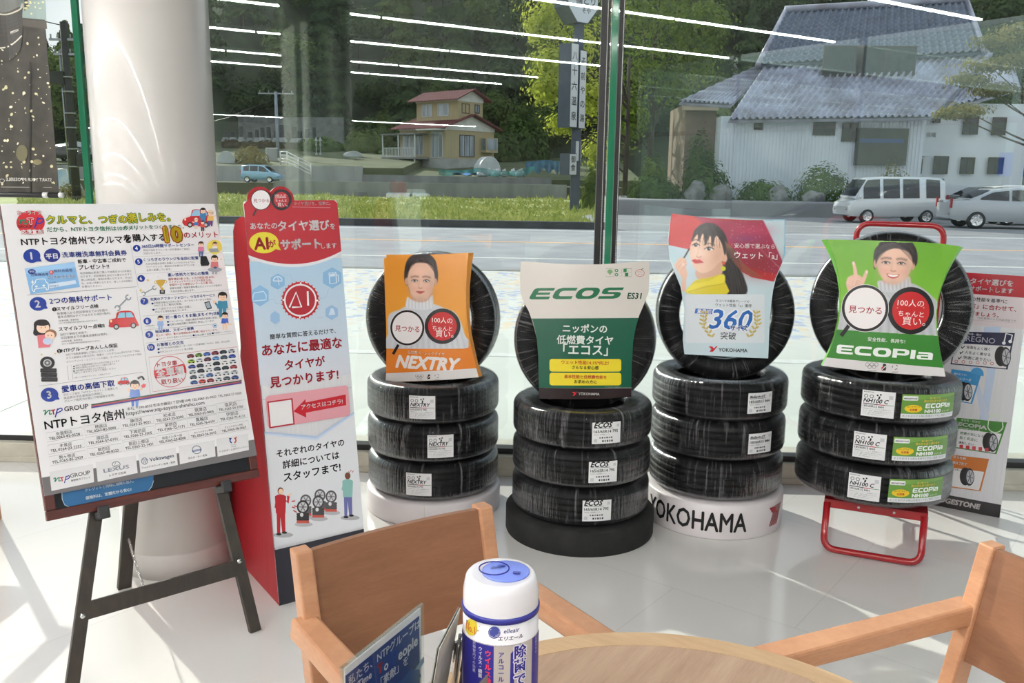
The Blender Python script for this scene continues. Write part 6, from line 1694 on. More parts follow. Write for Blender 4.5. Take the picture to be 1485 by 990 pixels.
    p.text('安全性能、長持ち!', 336, 706, 568, 716, (236, 240, 232), .02); p.block('ECOPIa', 140, 784, 748, 826, 56, (236, 240, 236), (58, 128, 50), .1)
    rings_logo(p, 362, 852, 13); b_logo(p, 436, 868, 21); agitos(p, 506, 868, 19)
    C.done(p, 'lettering')
poster_bright_green()
# ================================================================== EASEL AND NOTICE BOARD
class Board(Card):
    def __init__(s, name, label, M, cat, k=0, group=None):
        s.M = M; s.Mi = M.inverted(); s.k = k; s.t = thing(name, label, cat, M=M, group=group)
        s.off = (0.0, 0.0, 1.0); s.w = .0006; s.strip = None
    def fn(s, u, v, w): return (u, v, w)
EU, EV = Vector((.733, .680, -.012)), Vector((-.205, .255, .944))
EB = Vector((-1.418, 2.291, .479))                   # bottom left corner of the board
MB_ = frame(EB, EU, EV); EU = MB_.to_3x3().col[0]; EV = MB_.to_3x3().col[1]; EN = MB_.to_3x3().col[2]
BW, BH = .640, .930
M_FRAMEW = mat('dark_red_wood', rgb(92, 40, 32), rgb(66, 28, 24), 5, .35, stretch=(1, 12, 12))
M_CHALK = mat('black_board', (.010, .011, .014, 1), (.016, .017, .02, 1), 4, .4, spec=.25)
M_EASEL = mat('dark_grey_wood', rgb(62, 55, 48), rgb(48, 43, 38), 7, .5, stretch=(6, 6, 1))
bd = thing('notice_board', 'black notice board with dark red wooden frame standing on the easel', 'notice board', M=MB_)
b = MB(); b.box(.01, .01, -.016, BW-.01, BH-.01, -.006); b.build('panel', M_CHALK, bd)
for (x0, y0, x1, y1) in ((0, 0, BW, .028), (0, BH-.028, BW, BH), (0, .028, .028, BH-.028), (BW-.028, .028, BW, BH-.028)):
    b = MB(); b.box(x0, y0, -.022, x1, y1, .0); b.build('frame_rail', M_FRAMEW, bd, bevel=.003)
es = thing('easel', 'dark grey wooden easel carrying the white membership poster', 'easel', (0, 0, 0))
footR, footL = Vector((-.934, 2.575, 0)), Vector((-1.337, 2.196, 0))
back = -EN*.030
def onboard(u, v, w=0.0): return MB_ @ Vector((u, v, w))
topc = onboard(BW/2, 1.0, -.045)
for (f, a, nm) in ((footL, onboard(.145, .02, -.037), 'L'), (footR, onboard(.515, .02, -.037), 'R')):
    d = (a-f); top_ = f + d*(1.0+.55/.5); top_ = f + d*2.25
    b = MB(); b.bar(f - Vector((0, 0, 0)) , top_, .036, .02, up=EN)
    for q in (.28, .5, .64, .86): 
        pt = f + d*q; b.tube([pt + EN*.0101, pt + EN*.0106], .0038, 8)
    b.build('front_leg', M_EASEL, es, bevel=.002)
    b = MB(); pt = f + d*(.40 if nm == 'L' else .46); b.cur = 0; b.tube([pt + EN*.010, pt + EN*.013], .0075, 12); b.build('screw', M_CHROME, es)
    # peg carrying the board
    b = MB(frame(a - EV*.03 + EN*.008, EU, EV)); b.box(-.016, -.016, 0, .016, .008, .055); b.box(-.016, -.016, .045, .016, .022, .060); b.build('peg', M_DARK, es, bevel=.004)
dL, dR = onboard(.145, .02, -.037)-footL, onboard(.515, .02, -.037)-footR
b = MB(); b.bar(footL + dL*.42, footR + dR*.42, .02, .05, up=EV); b.build('crossbar', M_EASEL, es, bevel=.002)
rear = atZ(180, 852, 0)
b = MB(); tp = (footL+dL*2.2 + footR+dR*2.2)/2 - EN*.03; b.bar(rear, tp, .046, .02, up=(.68, -.73, .1)); b.build('rear_leg', M_EASEL, es, bevel=.002)
b = MB(); q0, q1 = rear.lerp(tp, .19) , (footL + dL*.42).lerp(footR + dR*.42, .38)
for i in range(46):
    c = q0.lerp(q1, i/45) - Vector((0, 0, .012*sin(pi*i/45))); b.tube([c + Vector((.004*cos(a+i*1.57), .003*sin(a), .003*sin(a+1))) for a in [2*pi*k/6 for k in range(6)]], .0011, 4, True)
b.build('chain', M_CHROME, es)
# blue sheet under the white poster
C = Board('insurance_sheet', 'blue rounded sheet peeking out under the white membership poster', frame(onboard(0, 0, -.0055), EU, EV), 'poster')
p = C.pr(); C.crop(50, 570, 4.5); p = C.pr()
b = MB(); Q = [(lambda q: (max(q[0], .029), max(q[1], .029)))(C.uv(x, y)) for x, y in ((178, 640), (180, 690), (196, 728), (230, 745), (700, 660), (740, 640), (765, 608), (776, 570), (778, 480), (170, 560))]
b.prism(Q, .0008, Matrix.Translation((0, 0, -.0001))); b.build('sheet', mat('blue_sheet', rgb(36, 100, 150), rgb(32, 94, 142), 3, .35), C.t)
C.w = .0012; p = C.pr(); p.stroke([(178, 640), (180, 690), (196, 728), (230, 745), (700, 660), (740, 640), (765, 608), (776, 570)], 4, (190, 206, 214))
p.text('クレジットと同時に保険も加入。', 330, 640, 648, 582, (230, 236, 240), .015); p.text('保険料は、定額だから安心!', 334, 694, 632, 634, (236, 240, 244), .03)
C.done(p, 'lettering')
# the white poster
C = Board('membership_poster', 'white printed poster listing ten merits taped on the notice board', frame(onboard(0, 0, .0008), EU, EV), 'poster')
lo, hi = C.uv(65, 722), C.uv(318.6, 294.8)
lo2 = C.uv(372, 657.7)
x0, x1, y0, y1 = .002, BW+.001, (lo[1]+lo2[1])/2, BH+.004
b = MB(); b.box(x0, y0, 0, x1, y1, .0012); b.build('sheet', mat('white_poster_paper', rgb(232, 230, 232), rgb(226, 224, 226), 2, .3), C.t)
C.w = .0016
pg = C.pr(); pg.T = lambda x, y: (x, y)
gy = C.uv(67, 697)[1]; gy2 = C.uv(370, 632)[1]; gy = (gy+gy2)/2
pg.rect(x0, y0, x1, gy, (112, 108, 110))
C.done(pg, 'grey_footer')
DB, RD, GR, K_, G_ = (38, 62, 150), (186, 48, 56), (40, 130, 90), (30, 28, 30), (104, 102, 106)
p = C.pr(); p.step = .00012
def T(t, x0, y0, x1, y1, c, b=0.0, **k): p.text(t, x0, y0, x1, y1, c, b, **k)
C.crop(10, 290, 7.074)
p.ell(242, 232, 146, 122, (202, 52, 60)); T('カーライフ', 108, 152, 350, 146, (244, 240, 240), .04, outline=((196, 46, 56), .11)); T('GROUP', 108, 290, 262, 284, (40, 36, 40), .02)
p.stroke(spline([(120, 200), (138, 215), (128, 248), (150, 215), (176, 205), (170, 240), (200, 245), (225, 215)], 5, False), 14, (36, 130, 100)); p.textc('T', 245, 248, 58, (240, 236, 240), .09); p.textc('T', 245, 248, 58, (196, 40, 54), .03); p.stroke(spline([(320, 180), (300, 240), (282, 292)], 5, False), 16, (50, 52, 150)); p.stroke(spline([(312, 205), (350, 190), (374, 205), (345, 240), (304, 240)], 5, False), 13, (50, 52, 150))
T('応援宣言!', 150, 348, 376, 340, (250, 244, 246), .035, outline=((206, 60, 70), .1))
T('クルマと、つぎの楽', 412, 250, 1338, 224, (228, 214, 60), .03, outline=((42, 128, 74), .085))
T('だから、NTPトヨタ信州は10のメリ', 412, 332, 1340, 302, GR, .018); T('NTPトヨタ信州でクルマを', 150, 468, 1272, 430, K_, .022)
def badge(x, y, rx, ry, txt, tw, tail=None, c=DB):
    p.ell(x, y, rx, ry, c, 32)
    if tail: p.poly(tail, c)
    p.textc(txt, x, y+ry*.5, ry*(.72 if txt == '平日' else 1.0), (240, 240, 244), .03)
badge(254, 574, 88, 72, '1', 22, [(300, 632), (356, 630), (330, 580)]); badge(462, 568, 84, 70, '平日', 66, None, (40, 50, 128))
T('洗車機洗車無料会員券', 568, 592, 1230, 560, DB, .022); T('新車・中古車ご成約で', 728, 652, 1220, 630, K_, .02); T('プレゼント!!', 738, 714, 1048, 700, K_, .02)
for i, (s_, e) in enumerate((('有効期間は新車ご購入で納車日から3年間と', 1278), ('なります。初回車検を当社で入庫されますと', 1280), ('更に2年延長、最長5年間となります。平日の', 1284), ('み、水洗い洗車となります。詳しくはお気軽に', 1290), ('お尋ねください。', 970))):
    T(s_, 750+i*5, 765+i*34, e, (735+i*34) if i < 4 else 888, G_)
# blue card
p.poly([(180, 704), (690, 636), (748, 892), (240, 968)], (136, 182, 226)); p.poly([(182, 704), (690, 638), (700, 690), (194, 760)], (160, 200, 236))
p.ell(254, 736, 40, 26, (42, 54, 130)); T('平日', 232, 748, 278, 742, (230, 234, 244), .02); T('洗車機洗車', 244, 796, 425, 762, (90, 96, 150), .01); T('無料会員券', 484, 752, 672, 724, (90, 96, 150), .01); p.ell(454, 744, 24, 22, (202, 80, 90)); T('会', 440, 754, 468, 752, (240, 230, 234))
T('NTPトヨタ信州', 420, 822, 690, 784, (214, 226, 240), .03, outline=((96, 130, 180), .07)); p.poly([(430, 862), (700, 822), (712, 858), (440, 905)], (210, 224, 240)); T('お名前', 440, 858, 500, 848, (80, 96, 140)); T('車両番号', 442, 896, 530, 884, (80, 96, 140))
p.stroke(spline([(262, 930), (258, 880), (290, 850), (300, 820), (380, 812), (400, 842), (420, 862), (424, 915), (400, 922), (396, 900), (286, 915), (284, 938)], 4, True), 8, (240, 246, 252), True); p.ell(300, 888, 14, 10, (240, 246, 252)); p.ell(376, 880, 14, 10, (240, 246, 252)); p.poly([(262, 816), (268, 838), (286, 842), (268, 850), (262, 868), (256, 850), (240, 844), (256, 838)], (240, 246, 252))
p.line(208, 978, 1318, 892, 2.2, (150, 148, 152)); p.line(1268, 464, 1345, 900, 2.2, (160, 158, 162))
C.crop(180, 290, 7.618)
T('楽しみを。', 40, 236, 508, 226, (228, 214, 60), .03, outline=((42, 128, 74), .085)); T('のメリットをつくりました。', 0, 326, 660, 310, GR, .018)
T('を購入する', 6, 460, 456, 440, K_, .022); T('10', 462, 462, 640, 455, (232, 200, 50), .04, outline=((176, 90, 40), .10)); T('のメリット', 664, 424, 1036, 404, RD, .022)
# family and red car
p.poly(spline([(640, 240), (660, 205), (730, 180), (752, 112), (830, 105), (900, 112), (935, 180), (960, 230), (930, 285), (700, 290), (650, 268)], 5), (196, 52, 58)); p.poly([(738, 178), (764, 114), (832, 112), (836, 176)], (150, 196, 226)); p.poly([(846, 176), (842, 112), (900, 116), (920, 172)], (150, 196, 226))
for x in (724, 900): p.ell(x, 276, 30, 30, (50, 44, 46)); p.ell(x, 276, 17, 17, (190, 188, 190))
p.ell(672, 215, 10, 14, (246, 236, 210))
def kid(x, y, s, shirt, hair=(60, 44, 40), hat=None, legs=(90, 110, 160), arm=0):
    p.poly([(x-s*.45, y+s*1.0), (x-s*.35, y+s*2.3), (x-s*.1, y+s*2.3), (x, y+s*1.2), (x+s*.1, y+s*2.3), (x+s*.35, y+s*2.3), (x+s*.45, y+s*1.0)], legs)
    p.poly([(x-s*.5, y+s*.45), (x+s*.5, y+s*.45), (x+s*.6, y+s*1.3), (x-s*.6, y+s*1.3)], shirt); p.ell(x, y-s*.06, s*.52, s*.5, hair); p.ell(x, y+s*.08, s*.43, s*.42, (246, 212, 186))
    p.ell(x, y-s*.3, s*.46, s*.2, hair)
    if hat: p.ell(x, y-s*.3, s*.62, s*.14, hat); p.ell(x, y-s*.42, s*.38, s*.26, hat)
    for e in (-1, 1): p.ell(x+e*s*.16, y+s*.08, s*.04, s*.05, (60, 44, 40))
    p.stroke([(x-s*.1, y+s*.26), (x, y+s*.3), (x+s*.1, y+s*.26)], s*.05, (200, 110, 90))
    if arm: p.stroke([(x+s*.5*arm, y+s*.6), (x+s*1.0*arm, y+s*.35)], s*.2, (246, 212, 186))
kid(868, 120, 62, (70, 130, 180), (44, 34, 32), None, (70, 130, 180)); kid(950, 150, 62, (232, 190, 110), (70, 50, 44), (236, 214, 186), (84, 90, 150), 1); kid(792, 226, 42, (70, 120, 190), hat=(236, 214, 190), legs=(240, 206, 180), arm=-1); kid(864, 250, 42, (214, 90, 80), legs=(60, 50, 60))
badge(136, 534, 42, 38, '4', 15); badge(160, 682, 42, 38, '5', 15); badge(186, 868, 42, 38, '6', 15)
T('365日24時間サポートセンター', 198, 535, 772, 506, DB, .02); T('弊社の当社オペレーターがお客様のご相談に', 212, 568, 732, 550, G_); T('対応いたします。', 214, 602, 410, 592, G_)
T('くつろぎのラウンジを全店に配置', 214, 682, 818, 650, DB, .02)
for i, (s_, e) in enumerate((('大切な時間を快適にお過ごしいただけるように、', 780), ('フリードリンク、無料Wi-Fiを備えたラウンジを', 776), ('全店に配置しています。', 520))): T(s_, 236+i*5, 718+i*33, e, 694+i*33 if i < 2 else 776, G_)
T('高い技術力と安心の整備', 484, 848, 930, 818, DB, .02)
for i, (s_, e) in enumerate((('国家検定1級 11名、トヨタ検定1級 84名、', 1000), ('ハイブリッドスペシャリスト認定 53名、', 966), ('全国サービス技術コンクール入賞 7回。', 984))): T(s_, 490+i*4, 890+i*31, e, 858+i*31, (206, 90, 90), .01)
for (a, b_, c, d) in ((104, 630, 1080, 580), (130, 820, 1112, 756)): p.line(a, b_, c, d, 2, (170, 168, 172))
p.ell(996, 520, 84, 78, (232, 216, 96)); kid(846, 490, 60, (220, 130, 160), (90, 66, 58)); kid(1000, 490, 50, (240, 240, 244), (96, 70, 56), legs=(232, 216, 96)); p.poly([(930, 540), (1030, 535), (1046, 572), (950, 578)], (150, 158, 170))
p.rect(840, 620, 905, 700, (36, 36, 40)); p.poly([(838, 700), (850, 730), (930, 725), (940, 700), (905, 620)], (36, 36, 40)); p.ell(1000, 770, 78, 26, (164, 168, 178)); kid(996, 650, 74, (220, 130, 130), (50, 38, 36), legs=(164, 168, 178)); p.ell(1002, 748, 20, 12, (70, 90, 130))
p.poly(spline([(352, 890), (444, 884), (438, 925), (412, 958), (412, 975), (396, 975), (394, 960), (366, 930)], 4), (206, 166, 70)); p.ring(348, 908, 18, 18, 6, (206, 166, 70)); p.ring(452, 902, 18, 18, 6, (206, 166, 70))
def star(x, y, s, c=(226, 200, 110)): p.poly([(x, y-s), (x+s*.25, y-s*.25), (x+s, y), (x+s*.25, y+s*.25), (x, y+s), (x-s*.25, y+s*.25), (x-s, y), (x-s*.25, y-s*.25)], c)
star(262, 886, 20); star(372, 850, 10, (200, 200, 190)); star(1070, 655, 14)
C.crop(30, 420, 5.82)
badge(145, 120, 72, 58, '2', 20, [(184, 164), (228, 160), (206, 118)]); T('2つの無料サポート', 246, 124, 768, 80, DB, .025); p.ell(283, 166, 20, 18, K_); p.textc('1', 283, 176, 20, (240, 240, 240), .02); T('スマイルフリー点検', 304, 178, 656, 150, K_, .02)
for a in ((308, 216, 732, 178, '新車購入から初回車検までの3年間の'), (312, 244, 760, 204, '基本点検料&タイヤはきかえ4回分無料。'), (318, 272, 490, 256, '※対象車種、新車限定'), (320, 292, 650, 262, '※タイヤ交換等の他の追加料金は含まれません。'), (334, 390, 566, 366, '当社で車検を実施で、'), (338, 420, 736, 380, '次回車検までの基本点検料が無料。'), (344, 444, 520, 428, '※対象車種、新車限定'), (346, 466, 676, 434, '※タイヤ交換等の他の追加料金は含まれません。')): T(a[4], *a[:4], G_)
T('スマイルフリー点検Ⅱ', 322, 350, 706, 316, K_, .02); p.ell(324, 518, 20, 18, K_); p.textc('2', 324, 528, 20, (240, 240, 240), .02); T('NTPグループあんしん保証', 346, 530, 818, 482, K_, .02)
for a in ((380, 558, 792, 515, '当社で自動車保険にご加入いただくと付帯、'), (384, 588, 1006, 520, 'ガラス破損は上限10万円、落書き・いたずらは上限5万円まで保証。'), (388, 618, 1024, 548, 'さらにフリート・ミニフリートの場合、タイヤパンクは3万円まで保証。'), (462, 648, 832, 606, '当社で自動車保険ご加入の方が対象となります'), (464, 670, 800, 628, '保証の適用には当社でのご入庫が必要です'), (466, 690, 720, 660, '保証期間は1年間とさせて頂きます'), (450, 712, 802, 668, '※詳しくはスタッフまでご相談ください'), (452, 750, 760, 712, '※詳しくは対象スタッフに、ご相談ください')): T(a[4], *a[:4], G_)
p.stroke([(390, 642), (428, 638), (440, 758), (404, 764)], 2, (130, 128, 130), True)
for y in (648, 667, 687): p.ell(448, y, 6, 6, K_)
p.line(56, 46, 978, -25, 2.4, (150, 148, 152)); p.line(156, 814, 1030, 696, 2.4, (120, 118, 122)); p.line(975, 0, 1098, 905, 2.4, (160, 158, 162))
# wrench, red car, mother and baby, tyres
def wrench(x0_, y0_, x1_, y1_, s):
    p.line(x0_, y0_, x1_, y1_, s*.42, (150, 158, 166)); a = atan2(y1_-y0_, x1_-x0_)
    for (x, y, o) in ((x0_, y0_, pi), (x1_, y1_, 0)): p.stroke([(x+s*.7*cos(a+o+t_)+s*.3*cos(a+o), y+s*.7*sin(a+o+t_)+s*.3*sin(a+o)) for t_ in [.7+ (2*pi-1.4)*k/10 for k in range(11)]], s*.38, (150, 158, 166))
wrench(822, 150, 900, 72, 30)
def redcar(x, y, s, c=(200, 56, 60)):
    p.poly(spline([(x-s, y+s*.25), (x-s*.95, y-s*.05), (x-s*.55, y-s*.15), (x-s*.38, y-s*.58), (x+s*.55, y-s*.62), (x+s*.85, y-s*.1), (x+s*1.0, y+s*.2), (x+s*.9, y+s*.42), (x-s*.85, y+s*.5)], 4), c)
    p.poly([(x-s*.42, y-s*.14), (x-s*.3, y-s*.52), (x+s*.08, y-s*.54), (x+s*.12, y-s*.18)], (140, 196, 222)); p.poly([(x+s*.2, y-s*.18), (x+s*.16, y-s*.54), (x+s*.52, y-s*.55), (x+s*.74, y-s*.2)], (140, 196, 222))
    for q in (-.5, .68): p.ell(x+s*q, y+s*.42-(q*s*.08), s*.2, s*.2, (56, 48, 50)); p.ell(x+s*q, y+s*.42-(q*s*.08), s*.12, s*.12, (196, 194, 194))
    p.ell(x-s*.86, y+s*.06, s*.07, s*.1, (244, 214, 170))
redcar(866, 258, 122)
p.poly(spline([(110, 330), (112, 280), (150, 254), (215, 256), (244, 290), (244, 330), (200, 380), (130, 390), (104, 370)], 4), (48, 42, 46)); p.poly([(138, 385), (250, 372), (262, 430), (245, 485), (148, 492)], (224, 124, 134)); p.ell(186, 322, 54, 46, (246, 212, 188)); p.ell(180, 284, 60, 22, (48, 42, 46)); p.ell(252, 375, 50, 40, (150, 106, 80)); p.ell(244, 388, 42, 34, (246, 208, 184)); p.ell(225, 435, 40, 30, (196, 206, 230))
for x, y in ((172, 322), (206, 318), (230, 388), (258, 386)): p.ell(x, y, 4, 5, (60, 44, 40))
p.ell(224, 618, 62, 54, (44, 42, 44)); p.ell(224, 618, 36, 32, (196, 196, 198)); p.ell(224, 618, 26, 23, (110, 110, 114)); p.ell(224, 618, 10, 9, (210, 210, 212))
for i in range(3): p.rrect(164+i*4, 664+i*38, 302+i*4, 700+i*38, 8, (46, 44, 46)); p.line(172+i*4, 684+i*38, 296+i*4, 676+i*38, 2, (90, 88, 90))
star(176, 548, 14); star(290, 540, 13)
badge(242, 886, 74, 60, '3', 20, [(282, 930), (328, 926), (304, 884)]); T('愛車の高価下取', 350, 866, 792, 806, DB, .03)
for a in ((360, 898, 818, 836, 'グループ会社「NTPカーモスト」と連携した'), (364, 925, 690, 882, '高品質な中古車商品の体制と'), (368, 956, 792, 892, 'グループ販売力が高い下取価格を実現。')): T(a[4], *a[:4], G_)
redcar(868, 774, 50); kid(962, 806, 78, (110, 140, 210), (46, 36, 36), legs=(110, 140, 210)); p.stroke(spline([(985, 750), (1020, 735), (1040, 762)], 4, False), 16, (46, 36, 36)); p.stroke([(918, 860), (900, 830)], 16, (246, 212, 186)); p.stroke([(1010, 850), (1030, 815)], 16, (246, 212, 186)); p.poly([(1012, 812), (1034, 792), (1056, 800), (1048, 824), (1026, 828)], (210, 80, 86))
C.crop(190, 410, 5.82)
wrench(110, 90, 190, 46, 22); p.rect(240, 60, 284, 94, (60, 54, 54)); p.rect(250, 66, 274, 84, (170, 168, 168)); p.rect(252, 40, 270, 62, (206, 166, 70)); star(80, 64, 18)
for (x, y, n_) in ((110, 156, '7'), (136, 324, '8'), (152, 438, '9'), (167, 545, '10')): badge(x, y, 33, 30, n_, 11 if len(n_) < 2 else 20)
T('充実のアフターフォロー、つながるサービス', 164, 156, 708, 110, DB, .02); T('町一番のくるま屋(まちイチ)活動', 296, 306, 752, 266, DB, .02); T('地域貢献、スポーツ振興', 204, 428, 528, 392, DB, .02); T('お客様との交流', 218, 540, 442, 512, DB, .02)
for a in ((328, 62, 765, 22, '高度な技術・知識を兼ね備えたエンジニアが愛車を'), (332, 84, 536, 68, '万全の状態に保ちます。'), (190, 186, 680, 138, '点検案内等のハガキに加え、コールセンターからの電話、'), (196, 204, 428, 182, 'SMSによるご案内を実施。'), (198, 236, 508, 204, 'eケア(走行アドバイス等)に迅速に'), (204, 258, 474, 232, '対応する体制を整えています。'), (322, 338, 730, 296, 'ショールーム、店舗の備品を地域の皆様に開放。'), (324, 364, 706, 324, '社員も地域活動に積極的に参加しています。'), (232, 480, 512, 450, 'セイジ・オザワ 松本フェスティバル'), (538, 452, 674, 436, '松本山雅FC 協賛'), (700, 432, 862, 412, '安曇野ハーフマラソン'), (240, 564, 832, 496, 'FUN TO DRIVE活動(モータースポーツ応援組織「NAVIA」運営、走行会等)'), (244, 592, 520, 560, 'NTPゴルフトーナメント 等の開催'), (120, 372, 200, 364, '※詳細店舗も'), (148, 388, 200, 382, 'ございます')): T(a[4], *a[:4], G_)
T('売上の一部は、豊かな地域社会の実現に役立てています。', 208, 458, 732, 400, (206, 90, 90), .008)
for x, y in ((179, 176), (187, 228), (310, 330), (313, 356), (220, 478), (527, 444), (688, 426), (230, 560), (232, 588)): p.ell(x, y, 9, 8, (38, 50, 110))
for (a, b_, c, d) in ((66, 120, 818, 60), (96, 282, 836, 222), (110, 398, 700, 350), (124, 510, 870, 424)): p.line(a, b_, c, d, 2.4, (170, 168, 172))
p.poly([(616, 166), (660, 154), (682, 216), (640, 228)], (58, 60, 66)); p.poly([(624, 172), (656, 163), (672, 208), (642, 217)], (156, 172, 186)); kid(770, 118, 76, (70, 140, 170), (44, 36, 34), legs=(70, 140, 170)); p.stroke([(735, 205), (705, 165)], 15, (70, 140, 170)); p.ell(700, 160, 13, 14, (246, 212, 186))
kid(246, 302, 46, (150, 176, 220), (60, 44, 40), legs=(150, 176, 220)); kid(790, 276, 52, (70, 100, 190), (50, 40, 38), legs=(246, 212, 186), arm=-1); p.ell(706, 362, 19, 19, (220, 230, 240)); p.ring(706, 362, 19, 19, 3, (60, 110, 170)); p.ell(706, 362, 8, 8, (60, 110, 170)); p.stroke([(800, 340), (835, 355), (848, 345)], 12, (246, 212, 186))
p.stroke([(148, 630), (892, 540), (935, 812), (182, 920)], 3, (196, 70, 76), True)
p.ring(328, 750, 138, 132, 5, (196, 50, 58)); T('トヨタ車', 222, 716, 388, 684, (196, 50, 58), .02)
p.poly([(193, 742), (440, 684), (462, 722), (462, 762), (208, 808), (196, 780)], (196, 50, 58)); T('全車種', 214, 796, 450, 762, (240, 236, 238), .035); T('取り扱い', 258, 862, 438, 826, (196, 50, 58), .02)
rc = random.Random(5); cc = ((120, 50, 60), (110, 140, 60), (60, 90, 170), (120, 40, 60), (40, 46, 56), (170, 174, 180), (150, 180, 60), (190, 194, 200), (90, 40, 60), (90, 140, 200), (60, 70, 90), (60, 80, 170), (60, 70, 140), (40, 50, 70), (220, 222, 226), (40, 44, 52), (220, 220, 216), (200, 204, 208), (170, 174, 180), (50, 52, 58), (210, 212, 216), (60, 70, 86), (46, 50, 58), (150, 60, 70), (80, 86, 96), (200, 204, 208), (80, 110, 160), (210, 212, 216), (200, 204, 208), (190, 194, 198), (50, 80, 140), (190, 60, 60), (140, 50, 56), (200, 204, 208), (90, 96, 106), (60, 80, 140))
for j in range(6):
    for i in range(6):
        x, y = 500+i*69+j*6, 618-i*8.6+j*44.5; c = cc[j*6+i]
        p.poly(spline([(x-31, y+4), (x-26, y-6), (x-10, y-15), (x+14, y-17), (x+28, y-8), (x+32, y+6), (x+24, y+12), (x-24, y+15)], 3), c); p.poly([(x-14, y-4), (x-6, y-12), (x+12, y-13), (x+20, y-5)], (44, 50, 58)); p.ell(x-16, y+12, 7, 6, (30, 30, 32)); p.ell(x+18, y+9, 7, 6, (30, 30, 32)); p.line(x-26, y+3, x+28, y-1, 2, tuple(min(255, q+60) for q in c))
C.crop(50, 570, 4.5)
for i, c in enumerate(((50, 84, 70), (176, 84, 90), (66, 60, 140))): p.poly([(369, 72+i*9), (1350, -86+i*7.5), (1350, -78+i*7.5), (369, 81+i*9)], c)
p.stroke(spline([(56, 118), (72, 112), (66, 142), (84, 118), (100, 112), (96, 136), (112, 134)], 4, False), 7, (36, 130, 100)); p.textc('T', 124, 138, 30, (200, 50, 60), .04); p.stroke([(150, 100), (134, 158)], 8, (50, 60, 150)); p.stroke(spline([(148, 108), (172, 98), (178, 112), (142, 132)], 4, False), 7, (50, 60, 150)); T('GROUP', 196, 122, 352, 96, K_, .012)
T('NTPトヨタ信州', 70, 240, 586, 156, K_, .022); T('本社:〒390-8533 松本市鎌田1丁目9番13号 TEL.0263-25-9020  TEL.0263-27-0505', 604, 112, 1350, 6, K_, .006); T('https://www.ntp-toyota-shinshu.com', 600, 150, 1108, 68, G_, .012)
cells = [('安曇野店', '0263-82-3528', 74, 270, 312, 220), ('穂高店', '0263-82-5000', 322, 226, 546, 178), ('鎌田店', '0263-25-9021', 556, 185, 770, 142), ('松本店', '0263-25-5300', 776, 150, 985, 108), ('筑摩店', '0263-25-0005', 986, 112, 1182, 76), ('塩尻店', '0263-54-3700', 1186, 78, 1374, 42),
         ('木曽店', '0264-23-2255', 84, 350, 322, 298), ('諏訪店', '0266-57-0101', 332, 300, 556, 250), ('下諏訪店', '0266-27-3505', 564, 258, 780, 212), ('茅野店', '0266-72-7171', 786, 214, 992, 170), ('箕輪店', '0265-76-0101', 996, 176, 1188, 138), ('伊那店', '0265-72-4121', 1196, 140, 1384, 104),
         ('駒ヶ根店', '0265-85-2929', 94, 424, 332, 372), ('飯田店', '0265-48-8222', 342, 374, 564, 326), ('飯田上郷店', '0265-22-1431', 574, 330, 788, 286), ('飯田インター店', '0265-25-8200', 794, 290, 1000, 246), ('オレンジタウン筑摩', '0263-26-3010', 1004, 252, 1198, 212), ('オレンジタウン伊那', '0265-78-3067', 1206, 216, 1394, 178)]
for nme, tel, ax, ay, bx, by in cells:
    hx, hy_ = 6, 56
    p.stroke([(ax, ay-10), (bx, by), (bx+hx, by+hy_-2), (ax+hx+2, ay+hy_-6)], 1.6, (176, 174, 178), True)
    w_ = (bx-ax); cxm = (ax+bx)/2; sl = (by-ay)/w_; nw = min(w_*.62, 26*len(nme)); 
    T(nme, cxm-nw/2, ay+22+sl*(w_/2-nw/2), cxm+nw/2, ay+22+sl*(w_/2+nw/2), (70, 68, 72), .0)
    T('TEL.'+tel, ax+w_*.09, ay+46+sl*w_*.09, ax+w_*.93, ay+46+sl*w_*.93, (46, 44, 48), .008)
for q in ([(96, 514), (380, 462), (388, 580), (110, 638)], [(398, 450), (660, 405), (672, 520), (412, 578)], [(676, 398), (922, 354), (934, 468), (690, 518)], [(938, 346), (1174, 306), (1180, 412), (948, 464)], [(1184, 298), (1392, 263), (1398, 370), (1194, 414)]): p.poly(q, (226, 224, 226))
p.stroke(spline([(122, 560), (136, 552), (132, 578), (148, 556), (160, 552), (158, 572), (172, 570)], 4, False), 6, (36, 130, 100)); p.textc('T', 180, 574, 26, (200, 50, 60), .04); p.stroke([(206, 540), (194, 586)], 6, (50, 60, 150)); p.stroke(spline([(204, 548), (222, 538), (226, 552), (198, 566)], 4, False), 6, (50, 60, 150)); T('GROUP', 234, 552, 362, 528, K_, .012); T('長野県内ブランド', 238, 578, 364, 552, K_, .008)
p.ring(532, 464, 28, 20, 5, (130, 132, 140)); p.stroke([(528, 452), (520, 474), (548, 468)], 5, (130, 132, 140)); T('LEXUS', 452, 520, 616, 488, (140, 146, 160), .025, h=24); T('レクサス松本', 488, 544, 598, 522, K_, .012)
p.ring(717, 443, 21, 23, 3.5, (50, 66, 110)); p.stroke([(704, 432), (712, 458), (717, 444), (722, 458), (731, 430)], 3.5, (50, 66, 110)); p.stroke([(711, 426), (717, 440), (724, 426)], 3.5, (50, 66, 110)); T('Volkswagen', 752, 446, 908, 416, (36, 48, 90), .02); T('フォルクスワーゲン 松本・飯田', 700, 496, 916, 452, K_, .01)
p.ring(1057, 369, 31, 28, 5, (120, 128, 142)); p.poly([(1028, 372), (1084, 362), (1086, 374), (1030, 384)], (60, 76, 130)); T('VOLVO', 1034, 382, 1080, 373, (220, 224, 230), .03); T('ボルボ・カー 松本', 1002, 432, 1126, 408, K_, .01)
